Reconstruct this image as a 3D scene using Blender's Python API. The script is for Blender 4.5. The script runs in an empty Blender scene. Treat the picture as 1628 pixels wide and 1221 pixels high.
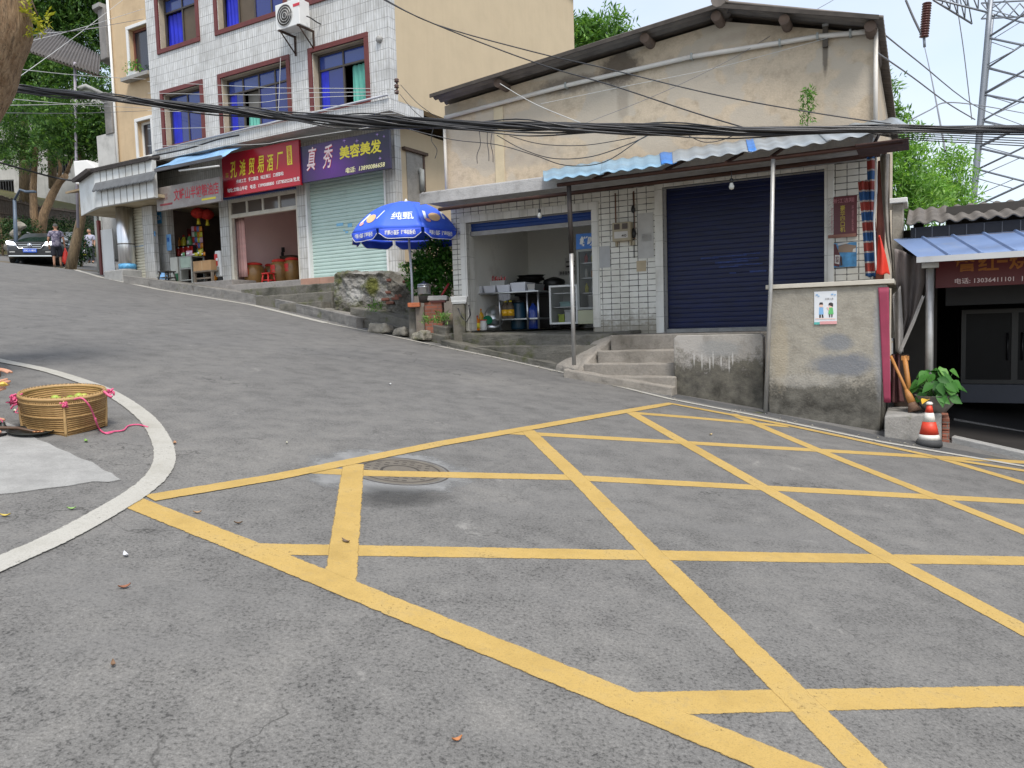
import bpy, bmesh, math, random
from mathutils import Vector as V, Matrix
import numpy as np
rad=math.radians
SC=bpy.context.scene; COL=SC.collection
RN=random.Random(11)
# ---------------- camera ----------------
FP=1223.0; CX,CY=814.0,610.5
_p,_r=rad(4.2),rad(1.7)
FWD=V((0,math.cos(_p),-math.sin(_p))); _r0=V((1,0,0)); _u0=V((0,math.sin(_p),math.cos(_p)))
RGT=_r0*math.cos(_r)-_u0*math.sin(_r); UPV=_u0*math.cos(_r)+_r0*math.sin(_r)
CAM=V((0,0,1.5))
cd=bpy.data.cameras.new('camera'); cd.sensor_fit='HORIZONTAL'; cd.sensor_width=36; cd.lens=36*FP/1628; cd.clip_end=2000; cd.clip_start=.05
co=bpy.data.objects.new('camera',cd); COL.objects.link(co)
co.matrix_world=Matrix(((RGT.x,UPV.x,-FWD.x,CAM.x),(RGT.y,UPV.y,-FWD.y,CAM.y),(RGT.z,UPV.z,-FWD.z,CAM.z),(0,0,0,1)))
SC.camera=co
# ---------------- light ----------------
SUN_EL,SUN_AZ=rad(58),rad(163)      # azimuth measured clockwise from +Y
wd=bpy.data.worlds.new('World'); SC.world=wd; wd.use_nodes=True
_n=wd.node_tree.nodes; _l=wd.node_tree.links; _n.clear()
_o=_n.new('ShaderNodeOutputWorld'); _b=_n.new('ShaderNodeBackground'); _b.inputs['Strength'].default_value=.13
sk=_n.new('ShaderNodeTexSky'); sk.sky_type='NISHITA'; sk.sun_disc=False; sk.sun_elevation=SUN_EL; sk.sun_rotation=SUN_AZ
sk.air_density=1.0; sk.dust_density=2.5; sk.ozone_density=1.5; sk.altitude=200
# thin bright overcast veil over the blue
_tc=_n.new('ShaderNodeTexCoord'); _mp=_n.new('ShaderNodeMapping'); _mp.inputs['Scale'].default_value=(1.2,1.2,3.0)
_ns=_n.new('ShaderNodeTexNoise'); _ns.inputs['Scale'].default_value=1.6; _ns.inputs['Detail'].default_value=6
_rp=_n.new('ShaderNodeMapRange'); _rp.inputs['From Min'].default_value=.3; _rp.inputs['From Max'].default_value=.7; _rp.inputs['To Min'].default_value=.45; _rp.inputs['To Max'].default_value=.8
_mx=_n.new('ShaderNodeMixRGB'); _mx.inputs['Color2'].default_value=(3.25,3.45,3.62,1)
_l.new(_tc.outputs['Generated'],_mp.inputs['Vector']); _l.new(_mp.outputs['Vector'],_ns.inputs['Vector']); _l.new(_ns.outputs['Fac'],_rp.inputs['Value'])
_l.new(_rp.outputs['Result'],_mx.inputs['Fac']); _l.new(sk.outputs['Color'],_mx.inputs['Color1']); _l.new(_mx.outputs['Color'],_b.inputs['Color']); _l.new(_b.outputs['Background'],_o.inputs['Surface'])
sl=bpy.data.lights.new('sun','SUN'); sl.energy=1.5; sl.angle=rad(16); sl.color=(1,.96,.9)
so=bpy.data.objects.new('sun',sl); COL.objects.link(so)
_sd=V((math.sin(SUN_AZ)*math.cos(SUN_EL),math.cos(SUN_AZ)*math.cos(SUN_EL),math.sin(SUN_EL)))
so.rotation_euler=_sd.to_track_quat('Z','Y').to_euler()
SC.view_settings.view_transform='Standard'; SC.view_settings.look='None'; SC.view_settings.exposure=1.22; SC.view_settings.gamma=1
# ---------------- pixel rays, ground, frames ----------------
def ray(px,py): return FWD*FP+RGT*(px-CX)-UPV*(py-CY)
def gz(x,y):
    z=-.1304*x+.0777*y
    d=max(0,y-22); z-=.0045*d*d if d<9 else .3645+max(0,d-40)*.09
    if x>9: z+=.06*(x-9)
    return z
def G(px,py,off=0):
    d=ray(px,py); f=lambda t:(lambda q:q.z-gz(q.x,q.y)-off)(CAM+d*t)
    lo,hi=1e-4,.2
    for k in range(1,400):
        t=k*.0004
        if f(t)<=0: lo,hi=t-.0004,t; break
    for _ in range(40):
        m=(lo+hi)/2
        if f(m)>0: lo=m
        else: hi=m
    return CAM+d*lo
def Zp(px,py,z):
    d=ray(px,py); return CAM+d*((z-CAM.z)/d.z)
def at(px,py,depth):
    d=ray(px,py); return CAM+d*(depth/d.y)
class Fr:
    def __init__(s,px=None,depth=None,ang=0,O=None):
        if O is None:
            d=ray(px,500); O=V((d.x/d.y*depth,depth,0))
        s.O=V(O); s.ang=rad(ang); a=s.ang
        s.ux=V((math.cos(a),math.sin(a),0)); s.uy=V((-math.sin(a),math.cos(a),0))
    def p(s,px,py,y=0):
        d=ray(px,py); t=(y-(CAM-s.O).dot(s.uy))/d.dot(s.uy); q=CAM+d*t-s.O
        return q.dot(s.ux),q.z
    def loc(s,q):
        q=V(q)-s.O; return V((q.dot(s.ux),q.dot(s.uy),q.z))
    def w(s,x,y,z): return s.O+s.ux*x+s.uy*y+V((0,0,z))
    def rect(s,pts,y=0):    # tl,tr,bl,br pixels -> x0,x1,z0,z1
        a=[s.p(px,py,y) for px,py in pts]
        return (a[0][0]+a[2][0])/2,(a[1][0]+a[3][0])/2,(a[2][1]+a[3][1])/2,(a[0][1]+a[1][1])/2
    def G(s,px,py): return s.loc(G(px,py))
    def Z(s,px,py,z): return s.loc(Zp(px,py,z))
    def g(s,x,y): q=s.w(x,y,0); return gz(q.x,q.y)
FW=Fr(O=(0,0,0)); LB=Fr(622,17,-30.5); RB=Fr(1140,12,-28)
# ---------------- things ----------------
OFF={}
def tag(o,label,cat=None,group=None,kind=None):
    if label: o['label']=label
    if cat: o['category']=cat
    if group: o['group']=group
    if kind: o['kind']=kind
    return o
def thing(name,label,cat,base=(0,0,0),fr=FW,group=None,rz=0):
    o=bpy.data.objects.new(name,None); COL.objects.link(o); o.empty_display_size=.2
    o.location=fr.w(*base); o.rotation_euler=(0,0,fr.ang+rz)
    OFF[o.name]=V(base); return tag(o,label,cat,group)
def rootof(o):
    while o.parent: o=o.parent
    return o
class MB:
    def __init__(s): s.v=[]; s.f=[]; s.s=[]; s.mi=[]; s.m=0; s.vuv={}
    def add(s,vs,fs,sm=False):
        b=len(s.v); s.v+=[V(q) for q in vs]
        for f in fs: s.f.append([b+i for i in f]); s.s.append(sm); s.mi.append(s.m)
        return s
    def box(s,x0,x1,y0,y1,z0,z1):
        if x0>x1:x0,x1=x1,x0
        if y0>y1:y0,y1=y1,y0
        if z0>z1:z0,z1=z1,z0
        return s.add([(x0,y0,z0),(x1,y0,z0),(x1,y1,z0),(x0,y1,z0),(x0,y0,z1),(x1,y0,z1),(x1,y1,z1),(x0,y1,z1)],
          [(0,3,2,1),(4,5,6,7),(0,1,5,4),(1,2,6,5),(2,3,7,6),(3,0,4,7)])
    def hexa(s,b,t):  # 4 bottom + 4 top points, counterclockwise seen from above
        return s.add(list(b)+list(t),[(0,3,2,1),(4,5,6,7),(0,1,5,4),(1,2,6,5),(2,3,7,6),(3,0,4,7)])
    def quad(s,a,b,c,d): return s.add([a,b,c,d],[(0,1,2,3)])
    def prism(s,poly,z0,z1):   # xy polygon ccw
        n=len(poly); f0=z0 if callable(z0) else (lambda x,y:z0); f1=z1 if callable(z1) else (lambda x,y:z1)
        vs=[(x,y,f0(x,y)) for x,y in poly]+[(x,y,f1(x,y)) for x,y in poly]
        fs=[tuple(range(n-1,-1,-1)),tuple(range(n,2*n))]+[(i,(i+1)%n,n+(i+1)%n,n+i) for i in range(n)]
        return s.add(vs,fs)
    def slab(s,poly,y0,y1):   # xz polygon (ccw seen from the front, -y) through y0..y1
        n=len(poly)
        vs=[(x,y0,z) for x,z in poly]+[(x,y1,z) for x,z in poly]
        fs=[tuple(range(n)),tuple(range(2*n-1,n-1,-1))]+[(i,n+i,n+(i+1)%n,(i+1)%n) for i in range(n)]
        return s.add(vs,fs)
    def tube(s,pts,r,n=8,caps=True,sm=True):
        pts=[V(q) for q in pts]; rs=r if isinstance(r,(list,tuple)) else [r]*len(pts)
        b=len(s.v); up=None; vs=[]
        for i,q in enumerate(pts):
            t=(pts[min(i+1,len(pts)-1)]-pts[max(i-1,0)])
            t=t.normalized() if t.length>1e-9 else V((0,0,1))
            if up is None: up=V((0,0,1)) if abs(t.z)<.9 else V((1,0,0))
            a=t.cross(up).normalized(); up=a.cross(t).normalized()
            for k in range(n):
                th=2*math.pi*k/n; vs.append(q+(a*math.cos(th)+up*math.sin(th))*rs[i])
        fs=[]
        for i in range(len(pts)-1):
            for k in range(n): fs.append((i*n+k,i*n+(k+1)%n,(i+1)*n+(k+1)%n,(i+1)*n+k))
        s.add(vs,fs,sm)
        if caps:
            s.add([],[]); m=len(pts)-1
            s.f.append([b+k for k in range(n-1,-1,-1)]); s.s.append(False); s.mi.append(s.m)
            s.f.append([b+m*n+k for k in range(n)]); s.s.append(False); s.mi.append(s.m)
        return s
    def lathe(s,prof,c=(0,0,0),n=24,sm=True,sx=1,sy=1):
        c=V(c); vs=[];fs=[]
        for r,z in prof:
            for k in range(n):
                th=2*math.pi*k/n; vs.append(c+V((r*sx*math.cos(th),r*sy*math.sin(th),z)))
        for i in range(len(prof)-1):
            for k in range(n): fs.append((i*n+k,i*n+(k+1)%n,(i+1)*n+(k+1)%n,(i+1)*n+k))
        if prof[0][0]>1e-4: fs.append(tuple(range(n-1,-1,-1)))
        if prof[-1][0]>1e-4: fs.append(tuple((len(prof)-1)*n+k for k in range(n)))
        return s.add(vs,fs,sm)
    def grid(s,fn,nu,nv,sm=True):
        vs=[fn(i/nu,j/nv) for j in range(nv+1) for i in range(nu+1)]
        fs=[(j*(nu+1)+i,j*(nu+1)+i+1,(j+1)*(nu+1)+i+1,(j+1)*(nu+1)+i) for j in range(nv) for i in range(nu)]
        return s.add(vs,fs,sm)
    def rock(s,c,r,seed=0,n=2,rot=0):
        bm=bmesh.new(); bmesh.ops.create_icosphere(bm,subdivisions=n+1,radius=1); rr=random.Random(seed)
        ks=[(V((rr.uniform(-1,1),rr.uniform(-1,1),rr.uniform(-1,1))).normalized(),rr.uniform(.55,.9)) for _ in range(11)]
        ca,sa=math.cos(rot),math.sin(rot); out=[]
        for v in bm.verts:
            q=v.co.copy()
            for k,d in ks:
                e=q.dot(k)
                if e>d: q-=k*(e-d)*.92
            q*=1+.05*math.sin(7*q.x+seed)*math.sin(6*q.y)+.03*math.sin(15*q.z+9*q.x)
            x,y=q.x*r[0],q.y*r[1]; out.append((c[0]+x*ca-y*sa,c[1]+x*sa+y*ca,c[2]+q.z*r[2]))
        fs=[tuple(v.index for v in f.verts) for f in bm.faces]; bm.free()
        return s.add(out,fs,False)
    def wall(s,x0,x1,z0,z1,y0,y1,holes=()):
        xs=sorted({x0,x1,*[min(max(h[i],x0),x1) for h in holes for i in(0,1)]}); zs=sorted({z0,z1,*[min(max(h[i],z0),z1) for h in holes for i in(2,3)]})
        inh=lambda x,z:any(h[0]<x<h[1] and h[2]<z<h[3] for h in holes)
        nx,nz=len(xs)-1,len(zs)-1
        c=lambda i,j: 0<=i<nx and 0<=j<nz and not inh((xs[i]+xs[i+1])/2,(zs[j]+zs[j+1])/2)
        for i in range(nx):
            for j in range(nz):
                if not c(i,j): continue
                a,b,d,e=xs[i],xs[i+1],zs[j],zs[j+1]
                s.quad((a,y0,d),(b,y0,d),(b,y0,e),(a,y0,e)); s.quad((b,y1,d),(a,y1,d),(a,y1,e),(b,y1,e))
                if not c(i-1,j): s.quad((a,y1,d),(a,y0,d),(a,y0,e),(a,y1,e))
                if not c(i+1,j): s.quad((b,y0,d),(b,y1,d),(b,y1,e),(b,y0,e))
                if not c(i,j-1): s.quad((a,y1,d),(b,y1,d),(b,y0,d),(a,y0,d))
                if not c(i,j+1): s.quad((a,y0,e),(b,y0,e),(b,y1,e),(a,y1,e))
        return s
    def frame(s,x0,x1,z0,z1,w,y0,y1): # picture frame, bars butted
        s.box(x0,x1,y0,y1,z1-w,z1); s.box(x0,x1,y0,y1,z0,z0+w); s.box(x0,x0+w,y0,y1,z0+w,z1-w); s.box(x1-w,x1,y0,y1,z0+w,z1-w); return s
    def build(s,name,mat,parent=None,fr=FW,base=None,bev=0,label=None,cat=None,group=None,kind=None,solid=0,rough=0,rs=.25):
        me=bpy.data.meshes.new(name)
        if parent is not None: off=OFF[rootof(parent).name]
        else:
            if base is None:
                xs=[q.x for q in s.v]; ys=[q.y for q in s.v]; zs=[q.z for q in s.v]
                base=((min(xs)+max(xs))/2,(min(ys)+max(ys))/2,min(zs))
            off=V(base)
        me.from_pydata([q-off for q in s.v],[],s.f)
        me.polygons.foreach_set('use_smooth',s.s); me.polygons.foreach_set('material_index',s.mi)
        for m in (mat if isinstance(mat,(list,tuple)) else [mat]): me.materials.append(m)
        uv=me.uv_layers.new(name='UVMap').data
        for f in me.polygons:
            n=f.normal; ax=max(range(3),key=lambda i:abs(n[i]))
            for li in f.loop_indices:
                q=s.v[me.loops[li].vertex_index]
                if s.vuv: uv[li].uv=s.vuv[me.loops[li].vertex_index]; continue
                uv[li].uv=(q.x,q.z) if ax==1 else ((q.y,q.z) if ax==0 else (q.x,q.y))
        o=bpy.data.objects.new(name,me); COL.objects.link(o)
        if parent is not None: o.parent=parent
        else: o.location=fr.w(*off); o.rotation_euler=(0,0,fr.ang); OFF[o.name]=off
        if solid: md=o.modifiers.new('solid','SOLIDIFY'); md.thickness=solid; md.offset=0
        if bev: md=o.modifiers.new('bevel','BEVEL'); md.width=bev; md.segments=2; md.limit_method='ANGLE'; md.angle_limit=rad(40)
        if rough:
            md=o.modifiers.new('sub','SUBSURF'); md.subdivision_type='SIMPLE'; md.levels=md.render_levels=4
            tx=bpy.data.textures.get('lumps%.2f'%rs) or bpy.data.textures.new('lumps%.2f'%rs,'CLOUDS'); tx.noise_scale=rs; tx.noise_depth=4
            md=o.modifiers.new('lumps','DISPLACE'); md.texture=tx; md.strength=rough; md.mid_level=.55; md.texture_coords='GLOBAL'
        return tag(o,label,cat,group,kind)
def copy_tree(o,parent=None):
    c=o.copy(); COL.objects.link(c)
    if parent: c.parent=parent
    for ch in list(o.children): copy_tree(ch,c)
    if o.name in OFF: OFF[c.name]=OFF[o.name]
    return c
def text(name,body,mat,parent,x0,x1,z0,z1,y,bold=0.0,shear=0,vert=False,ext=.004,keep=True,xform=None):
    cu=bpy.data.curves.new('t','FONT'); cu.body='\n'.join(body) if vert else body; cu.size=1; cu.offset=bold; cu.extrude=.0; cu.shear=shear; cu.resolution_u=2
    if vert: cu.space_line=.95
    ob=bpy.data.objects.new('t',cu); COL.objects.link(ob)
    dg=bpy.context.evaluated_depsgraph_get(); dg.update(); me=bpy.data.meshes.new_from_object(ob.evaluated_get(dg)); bpy.data.objects.remove(ob)
    if not me.vertices: return None
    a=np.array([v.co[:] for v in me.vertices]); mn,mx_=a.min(0),a.max(0); sp=np.maximum(mx_-mn,1e-5)
    m=MB(); u=(a-mn)/sp
    vs=[V((x0+(x1-x0)*q[0],y,z0+(z1-z0)*q[1])) for q in u]
    if xform: vs=[xform(q) for q in vs]
    m.add(vs,[tuple(f.vertices) for f in me.polygons]); bpy.data.meshes.remove(me)
    return m.build(name,mat,parent)
# ---------------- materials ----------------
class NT:
    def __init__(s,name):
        s.m=bpy.data.materials.new(name); s.m.use_nodes=True; s.t=s.m.node_tree; s.b=s.t.nodes['Principled BSDF']; s.out=s.t.nodes['Material Output']
    def n(s,ty,**kw):
        q=s.t.nodes.new(ty)
        for k,v in kw.items(): setattr(q,k,v)
        return q
    def set(s,sock,val):
        if isinstance(val,bpy.types.NodeSocket): s.t.links.new(val,sock)
        elif isinstance(val,(tuple,list)) and len(val)==3 and sock.type=='RGBA': sock.default_value=(*val,1)
        else: sock.default_value=val
    def co(s,kind='UV',scale=(1,1,1),rot=(0,0,0)):
        if kind=='POS': o=s.n('ShaderNodeNewGeometry').outputs['Position']
        else: o=s.n('ShaderNodeTexCoord').outputs[kind]
        if scale!=(1,1,1) or rot!=(0,0,0):
            mp=s.n('ShaderNodeMapping'); mp.inputs['Scale'].default_value=scale; mp.inputs['Rotation'].default_value=rot; s.set(mp.inputs['Vector'],o); o=mp.outputs['Vector']
        return o
    def noise(s,co,sc,det=4,rough=.55,dist=0):
        q=s.n('ShaderNodeTexNoise'); s.set(q.inputs['Vector'],co); q.inputs['Scale'].default_value=sc; q.inputs['Detail'].default_value=det; q.inputs['Roughness'].default_value=rough; q.inputs['Distortion'].default_value=dist
        return q.outputs['Fac']
    def vor(s,co,sc,feat='F1',out='Distance'):
        q=s.n('ShaderNodeTexVoronoi',feature=feat); s.set(q.inputs['Vector'],co); q.inputs['Scale'].default_value=sc; return q.outputs[out]
    def mr(s,v,a,b,c=0,d=1):
        q=s.n('ShaderNodeMapRange'); s.set(q.inputs['Value'],v); 
        for k,x in zip(('From Min','From Max','To Min','To Max'),(a,b,c,d)): q.inputs[k].default_value=x
        return q.outputs['Result']
    def ramp(s,v,stops):
        q=s.n('ShaderNodeValToRGB'); s.set(q.inputs['Fac'],v); e=q.color_ramp.elements
        while len(e)<len(stops): e.new(.5)
        for el,(p,c) in zip(e,stops): el.position=p; el.color=(*c,1) if len(c)==3 else c
        return q.outputs['Color']
    def mix(s,f,a,b,mode='MIX'):
        q=s.n('ShaderNodeMixRGB',blend_type=mode); s.set(q.inputs['Fac'],f); s.set(q.inputs['Color1'],a); s.set(q.inputs['Color2'],b); return q.outputs['Color']
    def math(s,op,a,b=0,c=None):
        q=s.n('ShaderNodeMath',operation=op); s.set(q.inputs[0],a); s.set(q.inputs[1],b)
        if c is not None: s.set(q.inputs[2],c)
        return q.outputs['Value']
    def cutout(s,alpha):
        tr=s.n('ShaderNodeBsdfTransparent'); ms=s.n('ShaderNodeMixShader'); s.set(ms.inputs[0],alpha); s.t.links.new(tr.outputs[0],ms.inputs[1]); s.t.links.new(s.b.outputs[0],ms.inputs[2]); s.t.links.new(ms.outputs[0],s.out.inputs['Surface'])
    def bump(s,h,strength=.3,dist=.01):
        q=s.n('ShaderNodeBump'); q.inputs['Strength'].default_value=strength; q.inputs['Distance'].default_value=dist; s.set(q.inputs['Height'],h); s.set(s.b.inputs['Normal'],q.outputs['Normal'])
    def sep(s,v):
        q=s.n('ShaderNodeSeparateXYZ'); s.set(q.inputs[0],v); return q.outputs
    def fin(s,col,rough=.7,metal=0,spec=None):
        s.set(s.b.inputs['Base Color'],col); s.set(s.b.inputs['Roughness'],rough); s.b.inputs['Metallic'].default_value=metal
        if spec is not None: s.b.inputs['Specular IOR Level'].default_value=spec
        return s.m
MC={}
def plain(name,col,rough=.6,metal=0,var=.18,sc=4,dirt=0,dcol=(.06,.055,.05),dsc=1.2,bump=0,bsc=60,co='UV',spec=None,streak=0):
    if name in MC: return MC[name]
    t=NT(name); c=t.co(co)
    n=t.noise(c,sc,5)
    cc=t.mix(1,col,t.ramp(n,[(.25,(1-var,)*3),(.75,(1+var*.6,)*3)]),'MULTIPLY')
    if dirt:
        d=t.mr(t.noise(c,dsc,8,.68),.62-.35*dirt,.78-.1*dirt); cc=t.mix(t.math('MULTIPLY',d,min(1,.35+dirt*.6)),cc,dcol)
    if streak:
        d=t.mr(t.noise(t.co(co,(7,.5,7)),1,6,.6),.5,.75,0,streak); cc=t.mix(d,cc,dcol)
    if bump: t.bump(t.noise(c,bsc,4,.6),bump,.01)
    MC[name]=t.fin(cc,rough,metal,spec); return t.m
def tile(name,w,h,col,mort,ms=.012,off=.5,rough=.35,dirt=.4,dcol=(.16,.15,.13),var=.1,row=True,streak=.35,band=0):
    if name in MC: return MC[name]
    t=NT(name); c=t.co('UV')
    def brick(vec,w,h,off):
        q=t.n('ShaderNodeTexBrick',offset=off,squash=1); t.set(q.inputs['Vector'],vec); q.inputs['Scale'].default_value=1
        q.inputs['Color1'].default_value=(*[x*(1-var) for x in col],1); q.inputs['Color2'].default_value=(*[min(1,x*(1+var*.6)) for x in col],1); q.inputs['Mortar'].default_value=(*mort,1)
        q.inputs['Mortar Size'].default_value=ms; q.inputs['Mortar Smooth'].default_value=.25; q.inputs['Brick Width'].default_value=w; q.inputs['Row Height'].default_value=h; q.inputs['Bias'].default_value=0
        return q
    q=brick(c,w,h,off); fac=q.outputs['Fac']
    bc=t.mix(t.math('GREATER_THAN',fac,.5),q.outputs['Color'],tuple(x*.72 for x in col))
    tone=t.noise(t.co('UV',(1/w,1/h,1)),.9,1,.5); bc=t.mix(1,bc,t.ramp(tone,[(.3,(.86,.85,.82)),(.5,(1,1,1)),(.7,(1.05,1.05,1.05))]),'MULTIPLY')
    jn=t.mr(t.noise(t.co('UV',(2.5,.9,1)),1.6,5,.65),.36,.62,.12,1)
    cc=t.mix(t.math('MULTIPLY',fac,jn),bc,mort)
    n1=t.noise(c,1.1,8,.65); cc=t.mix(t.mr(n1,.62-.3*dirt,.85-.15*dirt,0,.75),cc,dcol)
    st=t.noise(t.co('UV',(5,.35,5)),1.3,6,.6); cc=t.mix(t.mr(st,.5,.8,0,streak),cc,dcol)
    if band:
        z=t.sep(c)[1]; cc=t.mix(t.mr(t.noise(c,9,6,.7),.45,.7,0,band),cc,dcol)
    t.bump(t.math('ADD',t.math('MULTIPLY',q.outputs['Fac'],-1),t.math('MULTIPLY',t.noise(c,25,3),.25)),.35,.006)
    MC[name]=t.fin(cc,rough); return t.m
def conc(name,col=(.33,.32,.30),dark=(.06,.06,.045),dirt=.5,moss=0,patch=None,co='UV',base=None,bump=.5,crack=0,stains=()):
    if name in MC: return MC[name]
    t=NT(name); c=t.co(co)
    n0=t.noise(c,.9,6,.6); n1=t.noise(c,6,8,.65); n2=t.noise(c,40,5,.6)
    cc=t.mix(1,col,t.ramp(n1,[(.2,(.62,.6,.58)),(.5,(1,1,1)),(.8,(1.18,1.17,1.15))]),'MULTIPLY')
    cc=t.mix(t.mr(n2,.3,.75,0,.35),cc,tuple(x*.55 for x in col))
    if patch: cc=t.mix(t.mr(t.noise(c,1.3,3,.45),.5,.53,0,.8),cc,patch)
    cc=t.mix(t.mr(t.math('ADD',n0,t.math('MULTIPLY',n1,.5)),1.02-.4*dirt,1.15-.2*dirt,0,.9),cc,dark)
    if base is not None:   # damp grime band below local height base, ragged edge
        z=t.sep(c)[1]; h=t.math('ADD',z,t.math('MULTIPLY',t.math('SUBTRACT',n1,.5),-1.0)); h=t.math('ADD',h,t.math('MULTIPLY',t.math('SUBTRACT',n2,.5),-.35))
        cc=t.mix(t.mr(h,base-.1,base+.12,.9,0),cc,t.mix(t.mr(n1,.35,.65),tuple(x*.35 for x in dark),tuple(min(1,x*1.5) for x in dark)))
    if moss: cc=t.mix(t.mr(t.noise(c,2.1,7,.7),.62-.25*moss,.72-.15*moss,0,.85),cc,(.075,.085,.018))
    if stains:
        uvs=t.sep(t.co('UV')); nz=t.noise(t.co('UV'),5,8,.7); nf=t.noise(t.co('UV'),28,5,.7)
        for (u,v,ru,rv,st,scol,na) in stains:
            d=t.math('SQRT',t.math('ADD',t.math('POWER',t.math('DIVIDE',t.math('SUBTRACT',uvs[0],u),ru),2),t.math('POWER',t.math('DIVIDE',t.math('SUBTRACT',uvs[1],v),rv),2)))
            d=t.math('ADD',d,t.math('MULTIPLY',t.math('SUBTRACT',nz,.5),na)); d=t.math('ADD',d,t.math('MULTIPLY',t.math('SUBTRACT',nf,.5),na*.5))
            cc=t.mix(t.mr(d,.6,1.05,st,0),cc,scol)
    if crack:
        e=t.vor(c,crack,'DISTANCE_TO_EDGE'); cc=t.mix(t.mr(e,0,.03,.8,0),cc,(.03,.028,.024))
    t.bump(t.math('ADD',n1,t.math('MULTIPLY',n2,.6)),bump,.02)
    MC[name]=t.fin(cc,.9,0,.2); return t.m
def leafm(name,c1,c2,c3=None,trans=.25):
    if name in MC: return MC[name]
    t=NT(name); g=t.n('ShaderNodeNewGeometry').outputs['Random Per Island']
    cc=t.ramp(g,[(0,c1),(.55,c2),(1,c3 or tuple(min(1,x*1.5) for x in c2))])
    t.fin(cc,.55,0,.3)
    tr=t.n('ShaderNodeBsdfTranslucent'); t.set(tr.inputs['Color'],t.mix(1,cc,(1.3,1.35,.6),'MULTIPLY')); ms=t.n('ShaderNodeMixShader'); ms.inputs[0].default_value=trans
    t.t.links.new(t.b.outputs[0],ms.inputs[1]); t.t.links.new(tr.outputs[0],ms.inputs[2]); t.t.links.new(ms.outputs[0],t.out.inputs['Surface'])
    MC[name]=t.m; return t.m
def glassm(name,col,rough=.06,metal=0,alpha=None,trans=0):
    if name in MC: return MC[name]
    t=NT(name); t.fin(col,rough,metal,.8)
    if alpha is not None: t.b.inputs['Alpha'].default_value=alpha
    MC[name]=t.m; return t.m
def emis(name,col,st):
    t=NT(name); t.fin(col,.4); t.b.inputs['Emission Color'].default_value=(*col,1); t.b.inputs['Emission Strength'].default_value=st; return t.m
def shutm(name,col,pitch=.075,dirt=.25,dcol=(.1,.1,.09),var=.12):
    if name in MC: return MC[name]
    t=NT(name); c=t.co('UV'); n=t.noise(t.co('UV',(1.2,9,1)),2,6,.6)
    cc=t.mix(1,col,t.ramp(n,[(.25,(1-var,)*3),(.75,(1+var,)*3)]),'MULTIPLY')
    cc=t.mix(t.mr(t.noise(c,1.5,8,.7),.6-.2*dirt,.85,0,.6),cc,dcol)
    MC[name]=t.fin(cc,.4,.0,.4); return t.m
# ======================= ROAD, MARKINGS, PAVEMENTS =======================
def asphalt():
    t=NT('asphalt'); c=t.co('POS')
    g1=t.noise(c,190,3,.75); g2=t.noise(c,70,4,.65); m=t.noise(c,4,8,.7); L=t.noise(c,.5,6,.62); vr=t.vor(c,95)
    y=t.sep(c)[1]; near=t.mr(y,2,13,1,.22)
    cc=t.ramp(t.math('ADD',t.math('MULTIPLY',g1,.55),t.math('MULTIPLY',g2,.45)),[(.32,(.075,.073,.070)),(.44,(.145,.142,.137)),(.55,(.184,.18,.174)),(.7,(.29,.285,.275))])
    cc=t.mix(near,(.152,.150,.148),cc)
    cc=t.mix(1,cc,t.ramp(m,[(.3,(.80,.80,.80)),(.5,(1,1,1)),(.72,(1.17,1.165,1.15))]),'MULTIPLY')
    cc=t.mix(1,cc,t.ramp(L,[(.3,(.90,.90,.90)),(.5,(1,1,1)),(.7,(1.12,1.115,1.10))]),'MULTIPLY')
    cc=t.mix(t.math('MULTIPLY',t.math('MULTIPLY',t.mr(g2,.36,.47,.7,0),t.mr(m,.38,.6,1,.2)),near),cc,(.03,.03,.03))
    # chalky scuffs, tyre-polished lanes along the slope, damp-dark blotches, hairline cracks
    cc=t.mix(t.mr(t.noise(c,2.3,9,.75,.6),.62,.70,0,.55),cc,(.33,.322,.305))
    lane=t.noise(t.co('POS',(.35,1.6,1),(0,0,.75)),1.1,4,.6); cc=t.mix(t.mr(lane,.55,.7,0,.4),cc,(.185,.182,.178))
    cc=t.mix(t.mr(t.noise(c,.8,7,.65,1.5),.62,.70,0,.25),cc,(.085,.084,.082))
    wc=t.n('ShaderNodeVectorMath',operation='ADD'); t.set(wc.inputs[0],c); nv=t.n('ShaderNodeTexNoise'); t.set(nv.inputs['Vector'],c); nv.inputs['Scale'].default_value=2.5; nv.inputs['Detail'].default_value=5; t.set(wc.inputs[1],nv.outputs['Color'])
    e=t.vor(wc.outputs[0],.42,'DISTANCE_TO_EDGE'); cc=t.mix(t.math('MULTIPLY',t.mr(e,0,.005,.6,0),t.mr(t.noise(c,.6,3),.5,.56)),cc,(.025,.024,.023))
    cc=t.mix(1,cc,(.93,.915,.89),'MULTIPLY')
    t.bump(t.math('ADD',t.math('MULTIPLY',g2,1.0),t.math('MULTIPLY',vr,.7)),.4,.005)
    return t.fin(cc,.85,0,.2)
ASPH=asphalt()
m=MB(); m.grid(lambda u,v:(lambda x,y:V((x,y,gz(x,y))))(-45+75*u,-10+75*v),75,75); m.build('road',ASPH,base=(0,0,0),kind='structure')
SOIL=conc('soil',(.16,.13,.09),(.05,.045,.03),.4,.3,co='POS')
m=MB(); m.grid(lambda u,v:(lambda x,y:V((x,y,gz(max(x,-60),y)-.06-(0 if abs(x)<70 else .02*(abs(x)-70)))))(-400+800*u,-60+560*v),80,56); m.build('ground',SOIL,base=(0,0,0),kind='structure')
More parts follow.
